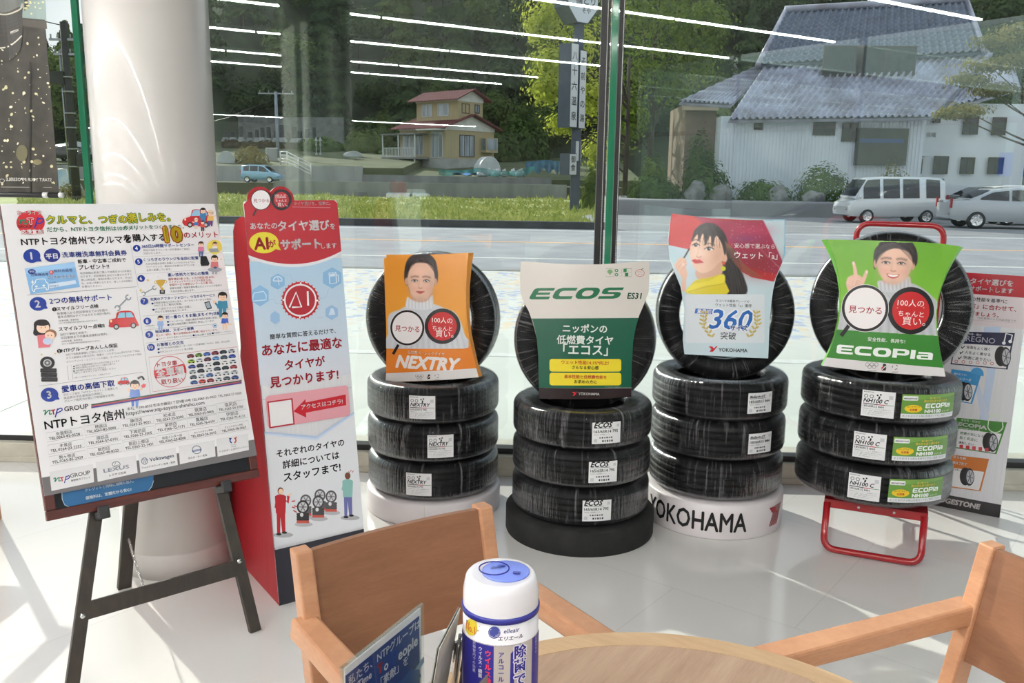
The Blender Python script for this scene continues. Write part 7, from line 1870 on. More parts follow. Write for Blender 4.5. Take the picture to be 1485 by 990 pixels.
p.stroke(arc(1292, 308, 17, 1.9, 4.2, 8), 8, (40, 70, 140)); p.stroke(arc(1296, 308, 17, -1.2, 1.2, 8), 8, (196, 60, 66)); p.ell(1272, 296, 5, 5, (40, 70, 140)); p.ell(1314, 290, 5, 5, (196, 60, 66)); T('TOYOTA', 1278, 342, 1318, 335, (70, 80, 110)); T('HOME', 1284, 354, 1314, 349, (70, 80, 110)); T('トヨタホーム信州カンパニー', 1208, 390, 1396, 350, K_, .006)
C.done(p, 'lettering_and_pictures')

# ================================================================== RED AND PALE BLUE CARDBOARD DISPLAY
AU = Vector((.79, .613, 0)).normalized(); ABK = Vector((-AU.y, AU.x, 0)); al = radians(8)
AM = frame(atZ(405, 878, 0), AU, ABK*sin(al) + Vector((0, 0, cos(al))))
C = Board('cardboard_display', 'tall red topped cardboard display stand with an AI emblem', AM, 'display stand')
AW, AH = .334, 1.383
M_CARDW = mat('white_cardboard', rgb(222, 222, 226), rgb(214, 214, 219), 3, .4, stretch=(60, 1, 1))
M_CARDR = mat('red_cardboard', rgb(172, 28, 40), rgb(158, 22, 34), 3, .42, stretch=(60, 1, 1))
b = MB(); b.prism(rrect(0, .0, AW, AH, .012), .004, Matrix.Translation((0, 0, -.004))); b.build('front_panel', M_CARDW, C.t)
# side panel: its outline measured on the plane of the left edge
SM = frame(AM.translation, ABK, AM.to_3x3().col[1]); SMi = SM.inverted()
def side_uv(x, y):
    o, d = SMi @ CAM_P, SMi.to_3x3() @ ray(x, y); q = o + d*(-o.z/d.z); return (max(q.x, q.y*tan(al)+.01), q.y)
So = [side_uv(x, y) for x, y in ((338, 806), (334, 720), (337, 640), (347, 560), (349, 500), (345, 440), (339, 370), (338, 335), (341, 320), (350, 314))]
dz = tan(al)
b = MB(SM); b.prism([(0, .0), (So[0][0], .0)] + So + [(tan(al)*So[-1][1], So[-1][1])], .004); b.build('side_panel', M_CARDR, C.t).matrix_parent_inverse = AM.inverted()
SR = frame(AM @ Vector((AW, 0, 0)), ABK, AM.to_3x3().col[1])
b = MB(SR); b.prism([(0, 0.0), (So[0][0]*.6, .0)] + [(tan(al)*z+(d-tan(al)*z)*.45, z) for d, z in So] + [(tan(al)*So[-1][1], So[-1][1])], .004, Matrix.Translation((0, 0, -.004))); b.build('side_panel', M_CARDW, C.t).matrix_parent_inverse = AM.inverted()
b = MB()
for px in (378, 408): cx_, cy_ = C.uv(px, 290 if px == 378 else 289.5); b.prism(arc(cx_, cy_, .045, 0, 2*pi, 32)[:-1], .006, Matrix.Translation((0, 0, -.0045)))
b.build('badge', M_CARDR, C.t)
C.w = .002
C.crop(330, 260, 3.094)
p = C.pr(); RD2 = (184, 32, 46); p.step = .0001
top = [(v, y) for v, y in ((86, 342), (140, 366), (210, 384), (300, 388), (380, 378), (450, 352), (508, 322))]
cv = [C.uv(*q) for q in top]
def quadpoly(v0, v1, c): p.polyuv([(0.001, v0), (AW-.001, v0), (AW-.001, v1), (0.001, v1)], c)
vb = C.uv(90, 345)[1]; vm = C.uv(290, 386)[1]
n_ = 16
for i in range(26):
    g = i/25; va, vc = vb-.02 - g*.40, vb-.02-(g+.04)*.40
    quadpoly(max(vc, .30), max(va, .301), tuple(int(a*(1-g)+b_*g) for a, b_ in zip((176, 206, 230), (216, 218, 228))))
curve = [(AW*i/n_, vb + (vm-vb)*(1-(2*i/n_-1)**2)) for i in range(n_+1)]
p.polyuv([(x, y-.006) for x, y in curve] + [(AW, AH-.004), (0, AH-.004)], (232, 230, 234)); p.polyuv([(x, y+.004) for x, y in curve] + [(AW-.0, AH-.012), (AW-.012, AH-.0005), (.012, AH-.0005), (0, AH-.012)], RD2)
C.done(p, 'printed_background')
p = C.pr(); p.step = .0001; W_ = (240, 236, 238)
for i, (x, y, rx, ry) in enumerate(((224, 458, 36, 36), (468, 442, 48, 48), (145, 522, 44, 48), (466, 597, 32, 34), (212, 620, 24, 30))):
    p.poly([(x+rx*cos(pi/6+pi/3*k), y+ry*sin(pi/6+pi/3*k)) for k in range(6)], (140, 184, 224) if i < 3 else (156, 190, 226))
p.stroke(arc(224, 456, 20, pi, 2*pi, 8) + [(204, 456)], 5, (214, 228, 242)); p.line(224, 440, 230, 474, 3, (214, 228, 242)); p.stroke([(454, 420), (484, 416), (488, 464), (458, 468)], 5, (214, 228, 242), True); p.poly([(458, 424), (480, 421), (481, 434), (459, 437)], (214, 228, 242)); p.stroke([(484, 424), (496, 432), (496, 460)], 4, (214, 228, 242))
p.stroke([(112, 528), (118, 510), (160, 502), (172, 520), (172, 540), (114, 546)], 5, (200, 222, 242), True); p.poly([(452, 610), (462, 578), (474, 580), (482, 606)], (206, 222, 242))
for l_ in ([(250, 430), (280, 428), (290, 455)], [(182, 540), (206, 538), (215, 556), (240, 556)], [(404, 536), (440, 530), (452, 492)], [(430, 618), (400, 622)], [(232, 640), (215, 650)]): p.stroke(l_, 1.5, (170, 180, 206))
p.ell(325, 542, 84, 84, (236, 232, 236)); p.ring(325, 542, 82, 82, 9, RD2, 48)
for k in range(4): a = k*pi/2+.02; p.line(325+70*cos(a), 542+70*sin(a), 325+86*cos(a), 542+86*sin(a), 7, (236, 232, 236))
for k in range(28):
    a = 2*pi*k/28; p.line(325+80*cos(a), 542+80*sin(a), 325+86*cos(a), 542+86*sin(a), 6, RD2)
p.ell(325, 542, 66, 66, (176, 34, 48), 40)
p.stroke([(276, 574), (306, 506), (330, 572), (288, 574)], 7, W_); p.line(358, 502, 360, 566, 8, W_)
cx_, cy_ = 148, 92
p.ell(cx_, cy_, 46, 46, (34, 26, 30), 36); p.ell(cx_, cy_, 42, 43, (238, 232, 234), 36); p.ell(240, 92, 46, 47, (34, 22, 26), 36); p.ell(240, 92, 34, 35, (180, 30, 42), 36); p.line(128, 136, 114, 164, 7, (34, 26, 30))
p.text('見つかる', 116, 104, 186, 102, (150, 40, 50), .01); p.text('100人の', 212, 80, 262, 78, W_); p.line(212, 84, 262, 82, 1.5, W_); p.text('ちゃんと', 214, 102, 264, 100, W_); p.text('買い。', 224, 122, 268, 120, W_)
p.text('タイヤ選びを、簡単に。', 296, 114, 460, 116, (226, 196, 200), .01); p.line(290, 124, 460, 127, 1.5, (226, 190, 196))
p.text('あなたの', 102, 222, 222, 220, W_, .025); p.text('タイヤ選び', 226, 230, 456, 222, W_, .03); p.text('を', 460, 222, 482, 222, W_, .02)
p.ell(162, 284, 66, 48, (226, 206, 50)); p.poly([(200, 310), (238, 318), (218, 280)], (226, 206, 50)); p.textc('AI', 152, 314, 52, (180, 36, 46), .035); p.text('が', 184, 304, 216, 302, (180, 36, 46), .03)
p.text('サポート', 240, 312, 416, 306, W_, .045); p.text('します', 420, 310, 488, 306, W_, .02)
R3 = (184, 48, 62)
p.text('簡単な質問に答えるだけで、', 190, 722, 484, 682, (60, 60, 66), .015); p.text('あなたに最適な', 156, 796, 512, 744, R3, .03); p.text('タイヤが', 258, 856, 436, 828, R3, .03); p.text('見つかります!', 192, 940, 496, 884, R3, .03)
C.crop(340, 560, 3.095)
A_ = C.uv(140, 205); 
va = C.uv(130, 60)[1]; p.polyuv([(0.002, va), (AW-.002, va), (AW-.002, va+.0015), (.002, va+.0015)], (186, 188, 198))
q0, q1 = C.uv(142, 206), C.uv(514, 4); lo_ = (C.uv(145, 130)[0], (C.uv(145, 206)[1]+C.uv(510, 118)[1])/2); hi_ = (C.uv(513, 60)[0], (C.uv(142, 60)[1]+C.uv(510, -22)[1])/2)
p.polyuv(rrect(lo_[0], lo_[1], hi_[0], hi_[1], .012), (226, 160, 170))
qa, qb = C.uv(148, 70), C.uv(264, 175); ql = (C.uv(150, 120)[0], (C.uv(154, 190)[1]+C.uv(266, 170)[1])/2); qh = (C.uv(264, 110)[0], (C.uv(148, 70)[1]+C.uv(260, 50)[1])/2)
p.polyuv([(ql[0], ql[1]), (qh[0], ql[1]), (qh[0], qh[1]), (ql[0], qh[1])], (184, 48, 60)); d_ = .005; p.polyuv([(ql[0]+d_, ql[1]+d_), (qh[0]-d_, ql[1]+d_), (qh[0]-d_, qh[1]-d_), (ql[0]+d_, qh[1]-d_)], (236, 234, 236))
p.poly([(264, 112), (318, 56), (318, 72), (498, 36), (500, 84), (320, 118), (321, 140)], (196, 40, 52)); p.text('アクセスはコチラ!', 300, 106, 484, 72, W_, .02)
v1_ = C.uv(120, 218)[1]; vv = C.uv(345, 232)[1]; v2_ = C.uv(535, 126)[1]
Vp = [(0.001, v1_), (.55*AW, vv-.012), (AW-.001, v2_)]
for k, c in ((.016, (176, 198, 230)), (.011, (196, 212, 236)), (.006, (212, 222, 240)), (.0, (228, 230, 236))): p.polyuv([(x, y+(k if i == 1 else k*.6)) for i, (x, y) in enumerate(Vp)] + [(AW-.001, .205), (.001, .205)], c)
K2 = (36, 34, 40)
p.text('それぞれのタイヤの', 190, 330, 490, 250, K2, .025); p.text('詳細については', 218, 380, 468, 308, K2, .025); p.text('スタッフまで!', 222, 436, 474, 366, K2, .03)
# picture: staff, tyres, customer
def man(x, y, h, shirt, trousers, back=False):
    s = h/7.2
    p.ell(x+s*.4, y+h*.98, s*1.5, s*.4, (176, 176, 182)); p.poly([(x-s*.6, y+s*3.6), (x-s*.5, y+s*6.9), (x-s*.05, y+s*6.9), (x, y+s*4.4), (x+s*.25, y+s*6.7), (x+s*.75, y+s*6.6), (x+s*.7, y+s*3.6)], trousers)
    p.poly([(x-s*.85, y+s*1.25), (x-s*.4, y+s*1.0), (x+s*.4, y+s*1.0), (x+s*.85, y+s*1.25), (x+s*.75, y+s*3.8), (x-s*.7, y+s*3.8)], shirt)
    p.ell(x, y+s*.45, s*.44, s*.55, (120, 76, 58)); 
    if not back: p.ell(x+s*.05, y+s*.55, s*.36, s*.42, (242, 206, 180))
    p.ell(x-s*.25, y+s*6.95, s*.4, s*.18, (40, 36, 38)); p.ell(x+s*.6, y+s*6.7, s*.4, s*.18, (40, 36, 38))
man(205, 455, 215, (184, 40, 52), (184, 40, 52)); p.stroke([(222, 505), (238, 520), (240, 490)], 12, (184, 40, 52)); p.stroke([(240, 490), (252, 480)], 8, (242, 206, 180)); p.stroke([(190, 500), (184, 545)], 12, (184, 40, 52))
man(506, 388, 205, (140, 190, 186), (110, 112, 170), True); p.stroke([(492, 425), (484, 462), (496, 470)], 11, (140, 190, 186))
for (x, y) in ((255, 515), (265, 535), (262, 555), (256, 540)): p.line(x, y, x+16, y+4-(535-y)*.3, 5, (190, 50, 60))
for (x, y) in ((514, 388), (520, 382), (526, 386)): p.line(x, y, x+(x-518)*.8, y-8, 3, (190, 60, 66))
def stackpic(x, y, s, dk):
    p.ell(x+4, y+s*2.9, s*1.5, s*.4, (186, 186, 192))
    for k in range(4): p.rrect(x-s*1.05, y+s*(1.0+.42*k), x+s*1.05, y+s*(1.44+.42*k), s*.16, dk if k < 3 else (200, 90, 80))
    p.ell(x, y, s, s*1.12, dk); p.ell(x, y, s*.72, s*.8, (206, 206, 210)); 
    for k in range(6): a = k*pi/3; p.line(x, y, x+s*.66*cos(a), y+s*.74*sin(a), s*.16, (120, 120, 126))
    p.ell(x, y, s*.14, s*.16, (90, 90, 96)); p.ell(x-s*.2, y+s*1.3, s*.28, s*.34, (226, 226, 228))
for (x, y, s, dk) in ((318, 512, 25, (96, 94, 98)), (382, 488, 25, (96, 94, 98)), (432, 494, 25, (90, 88, 92)), (374, 518, 26, (76, 74, 78)), (305, 540, 27, (52, 50, 54))): stackpic(x, y, s, dk)
# black foot
v0_ = (C.uv(165, 754)[1] + C.uv(572, 625)[1])/2
p.polyuv([(0, .0005), (AW, .0005), (AW, v0_), (0, v0_)], (38, 40, 52)); 
p.polyuv([(.062, .085), (.082, .14), (.088, .14), (.07, .085)], (226, 226, 230))
C.done(p, 'lettering_and_pictures')

# ================================================================== TYRE CHART BOARD AT THE RIGHT
rb = atZ(1449.5, 751, 0); RU = Vector((.866, -.5, 0)); RBK = Vector((-RU.y, RU.x, 0)); rl = radians(4)
RW = .46
o_ = rb - RU*RW
C = Board('chart_board', 'white and red tyre chart board with REGNO panel behind the red stand', frame(o_, RU, RBK*sin(rl) + Vector((0, 0, cos(rl)))), 'display board')
RH = C.uv(1480, 400)[1]
b = MB(); b.box(0, 0, -.006, RW, RH, 0); b.build('panel', M_CARDW, C.t)
b = MB(); b.box(RW*.3, 0, -.20, RW*.7, .004, -.006); b.box(RW*.49, 0, -.2, RW*.51, RH*.6, -.19); b.bar((RW*.5, .02, -.195), (RW*.5, RH*.6, -.008), .03, .005, up=(0, 0, 1)); b.build('back_strut', M_CARDW, C.t)
C.crop(1370, 380, 2.609)
vr = (C.uv(290, 150)[1]+C.uv(70, 112)[1])/2
p = C.pr(); vr = C.uv(288, 134)[1]
p.polyuv([(0, vr), (RW, vr), (RW, RH), (0, RH)], (176, 34, 48)); p.polyuv([(RW*.0, vr-.0), (RW, vr), (RW, vr-.135), (0, vr-.135)], (228, 216, 220))
p.polyuv([(0, 0.001), (RW, .001), (RW, C.uv(215, 918)[1]), (0, C.uv(215, 918)[1])], (36, 34, 38))
p.poly([(148, 246), (212, 244), (190, 420), (160, 600), (130, 600), (160, 420)], (196, 212, 236)); p.poly([(60, 300), (110, 440), (140, 600), (170, 590), (120, 430), (92, 290)], (206, 218, 238))
C.done(p, 'printed_background')
p = C.pr()
p.text('タイヤ選びを', 96, 86, 258, 84, W_, .03); p.text('サポートします', 92, 110, 258, 114, W_, .025); p.ring(56, 74, 26, 30, 6, (60, 24, 32)); p.text('100人の', 38, 68, 74, 70, (220, 190, 196)); p.text('ちゃんと', 38, 82, 74, 84, (220, 190, 196)); p.text('買い。', 44, 94, 74, 96, (220, 190, 196))
p.text('タイヤの性能を基準*に', 48, 144, 236, 152, K2, .012); p.text('「使い方」に合わせて、', 40, 172, 270, 182, R3, .02); p.text('選びましょう。', 72, 200, 204, 206, R3, .02); p.text('*当社基準による性能評価です', 120, 216, 270, 224, (130, 128, 132)); p.line(40, 214, 274, 230, 1, (190, 180, 184))
def panel(pts, hd, c, title, tx, sub, lines, body=(232, 232, 234)):
    p.poly(pts, c); 
    (ax, ay), (bx, by), (cx, cy), (dx, dy) = pts; k = hd
    p.poly([(ax+(dx-ax)*k+4, ay+(dy-ay)*k), (bx+(cx-bx)*k-6, by+(cy-by)*k), (cx-6, cy-4), (dx+5, dy-4)], body)
panel([(50, 262), (266, 268), (238, 406), (22, 386)], .36, (38, 42, 74), '', 0, '', 0)
p.text('快適・静か', 88, 276, 140, 278, W_, .01); p.text('REGNO', 80, 300, 190, 306, (216, 214, 224), .01)
for i, s_ in enumerate(('音楽をよく聴く', '人をよく乗せる', '快適に走りたい')): p.text('✔', 62-i*6, 326+i*20, 76-i*6, 326+i*20, K2, .01); p.text(s_, 82-i*6, 326+i*20, 172+i*1, 334+i*20, K2, .015)
p.stroke([(224, 306), (232, 270), (256, 276), (250, 300)], 5, (236, 236, 240)); p.ell(224, 306, 7, 6, (236, 236, 240)); p.ell(248, 300, 7, 6, (236, 236, 240))
def minityre(x, y, s):
    p.ell(x-s*.35, y-s*.06, s*.62, s*1.0, (34, 34, 38)); p.ell(x+s*.1, y, s*.55, s*.98, (46, 46, 50)); p.ell(x+s*.18, y, s*.4, s*.78, (190, 192, 198))
    for k in range(6): a = k*pi/3+.2; p.line(x+s*.18, y, x+s*.18+s*.36*cos(a), y+s*.7*sin(a), s*.08, (90, 92, 100))
minityre(226, 358, 38)
for i in range(6): p.ring(44+i*27, 375+i*1.6, 7, 6, 2, (196, 60, 70), 12)
panel([(26, 404), (140, 420), (104, 536), (10, 520)], .40, (70, 150, 206), '', 0, '', 0); p.text('疲れにくい', 34, 424, 82, 430, W_, .02); p.text('シリーズ', 56, 444, 100, 450, W_, .02); p.poly(arc(122, 424, 26, pi+.2, 2*pi+.3, 10), (80, 160, 216)); p.line(124, 420, 118, 452, 3, (80, 160, 216)); minityre(82, 490, 36)
panel([(46, 588), (236, 606), (196, 726), (20, 700)], .36, (70, 132, 58), '', 0, '', 0); p.text('安全性・経済性', 62, 600, 134, 608, W_, .01); p.text('ECOPIA', 52, 620, 158, 630, W_, .05, h=13); p.text('NH100シリーズ', 56, 632, 134, 638, W_, .01)
for i, s_ in enumerate(('燃費が気になる', '長く安全に', '運転したい')): p.text(s_, 58-i*3, 652+i*17, (148, 124, 110)[i], 660+i*16, (60, 110, 60) if i < 2 else K2, .015)
p.stroke(arc(192, 614, 30, .3, pi-.3, 10) + arc(192, 600, 26, pi, 2*pi, 10), 4, (220, 234, 214), True); p.ell(192, 582, 5, 6, (220, 234, 214)); minityre(178, 682, 36)
for i in range(5): p.rrect(56+i*24, 690+i*3, 70+i*24, 704+i*3, 2, (200, 70, 80))
panel([(26, 728), (168, 744), (136, 866), (12, 850)], .40, (200, 116, 50), '', 0, '', 0); p.text('基本性能', 32, 740, 80, 746, W_, .02); p.text('NEXTRY', 20, 762, 84, 768, W_, .03, shear=.2); p.text('街乗りが多い', 14, 784, 60, 788, K2, .02); minityre(90, 812, 34)
p.text('BRIDGESTONE', -62, 906, 134, 926, W_, .05, shear=.15)
C.done(p, 'lettering_and_pictures')
# ================================================================== HANGING BANNER AND BLIND CHAINS
bY = 4.02
bo = atY(86, 284, bY); bz0 = bo.z + .015
tb_ = thing('hanging_banner', 'dark street picture banner hanging in the window, seen from its back', 'banner', (bo.x, bY, bz0))
BWd, BHt = .60, 1.62
b = MB(); b.grid(lambda u, v: (-BWd*u, .004*sin(u*26), BHt*v), 40, 8); b.grid(lambda u, v: (-BWd*(1-u), .004*sin((1-u)*26)+.0012, BHt*v), 40, 8)
b.build('fabric', mat('dark_banner_fabric', rgb(66, 62, 54), rgb(44, 42, 37), 14, .6, detail=10), tb_)
b = MB(); b.tube([(-BWd-.01, 0, -.012), (.0, 0, -.012)], .013, 12); rod = b.build('bottom_rod', M_DARK, tb_)
b = MB(); b.tube([(.0, 0, -.012), (.018, 0, -.012)], .012, 12); b.tube([(-.075, 0, -.012), (-.05, 0, -.012)], .0136, 12); b.build('end_cap', M_WHITE_METAL, rod)
b = MB(); b.tube([(-BWd-.01, 0, BHt), (.01, 0, BHt)], .013, 12); b.tube([(-BWd*.9, 0, BHt), (-BWd*.9, 0, 3.0-bz0)], .002, 5); b.tube([(-.1, 0, BHt), (-.1, 0, 3.0-bz0)], .002, 5); b.build('top_rod', M_DARK, tb_)
def buv(x, y): q = atY(x, y, bY); return (q.x-bo.x, q.z-bz0)
p = Print(lambda u, v, w: (u, .004*sin(-u/BWd*26)-w, v), T=buv, strip=.02, w0=.002); p.K = 1.0
p.poly([(0, 0), (67, 0), (68, 29), (33, 26), (34, 12), (38, 0)], (142, 160, 156)); p.poly([(33, 28), (68, 30), (69, 42), (31, 38)], (72, 66, 58)); p.poly([(36, 0), (40, 0), (42, 12), (36, 16)], (54, 50, 44))
r = random.Random(9)
for i in range(14): p.ell(r.uniform(38, 66), r.uniform(2, 24), r.uniform(1, 3.4), r.uniform(.6, 1.6), (210, 206, 150))
p.poly(spline([(-30, 14), (-4, 12), (18, 12), (32, 14), (33, 60), (26, 78), (8, 90), (-30, 96)], 5), (46, 43, 37))
p.poly([(-10, 0), (28, 0), (30, 10), (10, 18), (-10, 19)], (96, 98, 92)); p.stroke(spline([(-10, 19), (8, 21), (24, 17), (32, 12), (33, 5)], 5, False), 2.2, (196, 190, 170)); p.stroke(spline([(-10, 71), (10, 68), (24, 60), (33, 52)], 5, False), 2, (206, 200, 186)); p.poly([(14, 46), (28, 42), (28, 45), (15, 50)], (190, 186, 178))
for k in range(5): p.stroke([(-8, 28+k*6), (12, 27+k*6), (30, 22+k*5)], .8, (62, 58, 50))
p.rect(43.5, 90, 46, 283, (34, 31, 27))
for i in range(95):
    x, y = r.uniform(2, 80), r.uniform(50, 268)
    if x > 68 + (y-40)*.06: continue
    s = r.uniform(.5, 2.6)**1.0; p.ell(x, y, s, s*r.uniform(.5, 1), (206, 200, 160) if i % 3 else (232, 226, 196), 9, r.uniform(0, 3))
p.ell(32, 222, 9, 12, (104, 100, 74)); p.ell(55, 235, 6, 4, (130, 122, 90))
C_ = p.T; L0_, L1_ = C_(75, 264), C_(10, 261)
v, f, xa, xb, ya, yb = text_mesh('START YOUR IMPOSSIBLE', .02, 0, 2); sx_ = (L0_[0]-L1_[0])/(xb-xa)
_q = [(L0_[0]-(x-xa)*sx_, (L0_[1]+L1_[1])/2+y*sx_*1.1) for x, y in v]; p.up(_q)._add(_q, [f_[::-1] for f_ in f], p.col((232, 230, 222)))
p.ring(4, 262, 4, 3, .7, (200, 198, 190), 14); p.line(2, 271, 75, 271.6, .5, (200, 198, 188))
p.build('printed_picture', tb_)
# bead chains of the roller blinds, either side of the glass fin
M_BEAD = mat('bead_chain', (.62, .62, .6, 1), (.5, .5, .48, 1), 30, .3, metal=.4)
for i, x in enumerate((.222, .238, .2905)):
    b = MB(); n = 260
    yb_ = 4.0 if i < 2 else 3.99
    for k in range(n):
        z = 2.95 - 1.95*k/n
        b.add([(x, yb_, z-.003), (x+.0026, yb_, z), (x, yb_-.0026, z), (x-.0026, yb_, z), (x, yb_+.0026, z), (x, yb_, z+.003)], [(0,2,1),(0,3,2),(0,4,3),(0,1,4),(5,1,2),(5,2,3),(5,3,4),(5,4,1)], True)
    b.tube([(x, yb_, 2.98), (x, yb_, 1.0)], .0006, 4)
    o = b.build('blind_chain', M_BEAD); tag(o, ['pale bead chain hanging left of the green glass fin, outer strand', 'pale bead chain hanging left of the green glass fin, strand nearest the fin', 'pale bead chain hanging right of the green glass fin'][i], 'chain', 'bead chains by the glass fin')
    b = MB(); b.box(x-.008, yb_-.006, 2.96, x+.008, yb_+.006, 3.0); bb = b.build('chain_clip', M_WHITE_METAL, o)

# ================================================================== TABLE
TZ = .70; TC = (.177, .962); TRd = .434
M_OAK = wood('pale_oak_veneer', rgb(192, 164, 140), rgb(166, 136, 112), (1.2, 14, 14), 3.2, .4)
M_OAKR = wood('pale_oak_edge', rgb(212, 182, 144), rgb(190, 156, 118), (14, 2, 2), 2.5, .4)
tb = thing('round_table', 'round pale wooden table at the bottom of the photo', 'table', (TC[0], TC[1], 0), radians(60))
b = MB(); b.lathe([(0, TZ-.02), (TRd-.045, TZ-.02), (TRd-.045, TZ-.0008), (0, TZ-.0008)], 96, False); b.build('veneer_top', M_OAK, tb)
b = MB(); b.lathe([(TRd-.0448, TZ-.024), (TRd-.004, TZ-.024), (TRd, TZ-.018), (TRd, TZ-.006), (TRd-.004, TZ), (TRd-.0448, TZ)], 96, False, True); b.build('solid_rim', M_OAKR, tb)
b = MB(); b.lathe([(0, .02), (.035, .02), (.035, TZ-.02), (0, TZ-.02)], 24); b.build('column', M_STEEL, tb)
b = MB(); b.lathe([(0, 0), (.25, 0), (.25, .01), (.05, .026), (0, .026)], 40); b.build('base', M_STEEL, tb)

# ================================================================== ARMCHAIRS
M_BEECH = wood('beech_wood', rgb(200, 150, 115), rgb(174, 124, 92), (3, 3, 10), 2.2, .38)
M_BEECHP = wood('beech_veneer', rgb(149, 104, 77), rgb(127, 88, 64), (2, 12, 12), 3.0, .36)
M_SEAT = mat('beige_seat_cover', rgb(196, 184, 166), rgb(180, 168, 150), 30, .8)
def make_chair(name, label, loc, rz, hw=.225):
    t = thing(name, label, 'chair', (loc[0], loc[1], 0), rz, 'beech armchairs around the table')
    lean = tan(radians(13)); zt_ = .765; yb_ = -.20            # back at floor side; +y is the way the chair faces
    def by(z): return -.215 - (z-.44)*lean
    for s in (-1, 1):
        x = s*hw
        b = MB(); b.add([(x-.017, -.26, 0), (x+.017, -.26, 0), (x+.017, -.215, 0), (x-.017, -.215, 0), (x-.017, by(.44)-.02, .44), (x+.017, by(.44)-.02, .44), (x+.017, by(.44)+.025, .44), (x-.017, by(.44)+.025, .44), (x-.017, by(zt_)-.016, zt_), (x+.017, by(zt_)-.016, zt_), (x+.017, by(zt_)+.02, zt_), (x-.017, by(zt_)+.02, zt_)],
                        [(3,2,1,0),(0,1,5,4),(1,2,6,5),(2,3,7,6),(3,0,4,7),(4,5,9,8),(5,6,10,9),(6,7,11,10),(7,4,8,11),(8,9,10,11)])
        b.build('back_post', M_BEECH, t, bevel=.004)
        b = MB(); b.bar((x, .22, 0), (x, .20, .62), .034, .042, up=(0, 1, 0)); b.build('front_leg', M_BEECH, t, bevel=.004)
        b = MB(); xa = s*(hw+.012)
        b.add([(xa-.028, by(.64)+.0, .605), (xa+.028, by(.64)+.0, .605), (xa+.028, .26, .60), (xa-.028, .26, .60), (xa-.024, by(.64)-.0, .645), (xa+.024, by(.64)-.0, .645), (xa+.028, .26, .636), (xa-.028, .26, .636)], [(3,2,1,0),(4,5,6,7),(0,1,5,4),(1,2,6,5),(2,3,7,6),(3,0,4,7)])
        b.build('armrest', M_BEECH, t, bevel=.006)
        b = MB(); b.box(x-.012, -.22, .37, x+.012, .2, .42); b.build('side_rail', M_BEECH, t, bevel=.003)
        for (y_) in (-.238, .22): b = MB(); b.lathe([(0, 0), (.016, 0), (.016, .006), (0, .006)], 12); g = b.build('foot_glide', M_DARK, t); g.location = (x, y_, -.001)
    b = MB(); z0, z1 = .535, zt_-.004
    def f(u, v): z = z0+(z1-z0)*v; x = (-1+2*u)*(hw-.016); return (x, by(z) - .014*(1-(2*u-1)**2), z)
    n = 16
    G1 = [f(i/n, j) for j in (0, 1) for i in range(n+1)]; G2 = [(x, y+.013, z) for x, y, z in G1]; m = n+1
    b.add(G1+G2, [(i, i+1, m+i+1, m+i) for i in range(n)] + [(2*m+i, 3*m+i, 3*m+i+1, 2*m+i+1) for i in range(n)] + [(m+i, m+i+1, 3*m+i+1, 3*m+i) for i in range(n)] + [(i+1, i, 2*m+i, 2*m+i+1) for i in range(n)] + [(0, m, 3*m, 2*m), (n, 2*m+n, 3*m+n, m+n)])
    b.build('back_panel', M_BEECHP, t)
    b = MB(); b.box(-hw+.018, -.21, .405, hw-.018, .24, .425); b.build('seat', M_BEECHP, t, bevel=.004)
    b = MB(); b.box(-hw+.02, -.205, .426, hw-.02, .235, .455); b.build('seat_pad', M_SEAT, t, bevel=.014, seg=3)
    return t
def place_back(pl, pr_, z=.76):
    """chair from the two upper ends of its back (left and right as the sitter would call them), pixel coordinates"""
    L, R_ = atZ(*pl, z), atZ(*pr_, z)
    return L, R_
Lq, Rq = atZ(436, 797, .762), atZ(698, 733, .762)           # seen from behind the table: L is at the picture left
ud = (Rq-Lq).normalized(); fc = Vector((ud.y, -ud.x, 0))    # facing direction (towards the table)
mid = (Lq+Rq)/2; hw = (Rq-Lq).length/2
org = mid + fc*(.215 + (.762-.44)*tan(radians(13)))
make_chair('armchair', 'light beech armchair in front of the cardboard display, back to the tyres', (org.x, org.y), atan2(-fc.x, fc.y), hw)
Pq = atZ(1440, 790, .762)
fc = Vector((-.905, -.425, 0)).normalized(); rt = Vector((fc.y, -fc.x, 0))
mid = Pq - rt*hw; org = mid + fc*(.215 + (.762-.44)*tan(radians(13)))
make_chair('armchair', 'light beech armchair cut off by the right edge of the photo', (org.x, org.y), atan2(-fc.x, fc.y), hw)
leg = atZ(1, 752, 0)
make_chair('armchair', 'beech armchair by the window at the left edge, only one foot in view', (leg.x-.235, leg.y-.24), 0, .225)

# ================================================================== ON THE TABLE
# wipes canister
CX, CYc, CR = -.058, 1.094, .0515
cz0 = TZ
ca = thing('wipes_canister', 'white and navy cylindrical wipes canister with a pale blue flip lid', 'canister', (CX, CYc, cz0))
M_PLW = mat('white_plastic', rgb(236, 234, 238), rgb(230, 228, 232), 5, .22, coat=.3)
M_NAVYP = mat('navy_plastic', rgb(42, 46, 140), rgb(38, 42, 130), 6, .25)
M_LIDB = mat('translucent_blue_plastic', rgb(130, 150, 236), rgb(120, 140, 228), 5, .12, spec=.7)
def lid_z(y): return atY(725, y, CYc).z
zl1 = .245                                                   # top of the lid above the table
zb1, zb0 = .204, .195                                        # navy band
b = MB(); b.lathe([(0, 0), (.046, 0), (.0485, .004), (.0485, .03), (.047, .05), (.0505, .085), (.0512, .12), (.0512, zb0), (0, zb0)], 64); b.build('bottle', M_PLW, ca)
b = MB(); b.lathe([(.0505, zb0), (.0526, zb0+.001), (.0526, zb1-.001), (.0505, zb1)], 64); b.build('navy_band', M_NAVYP, ca)
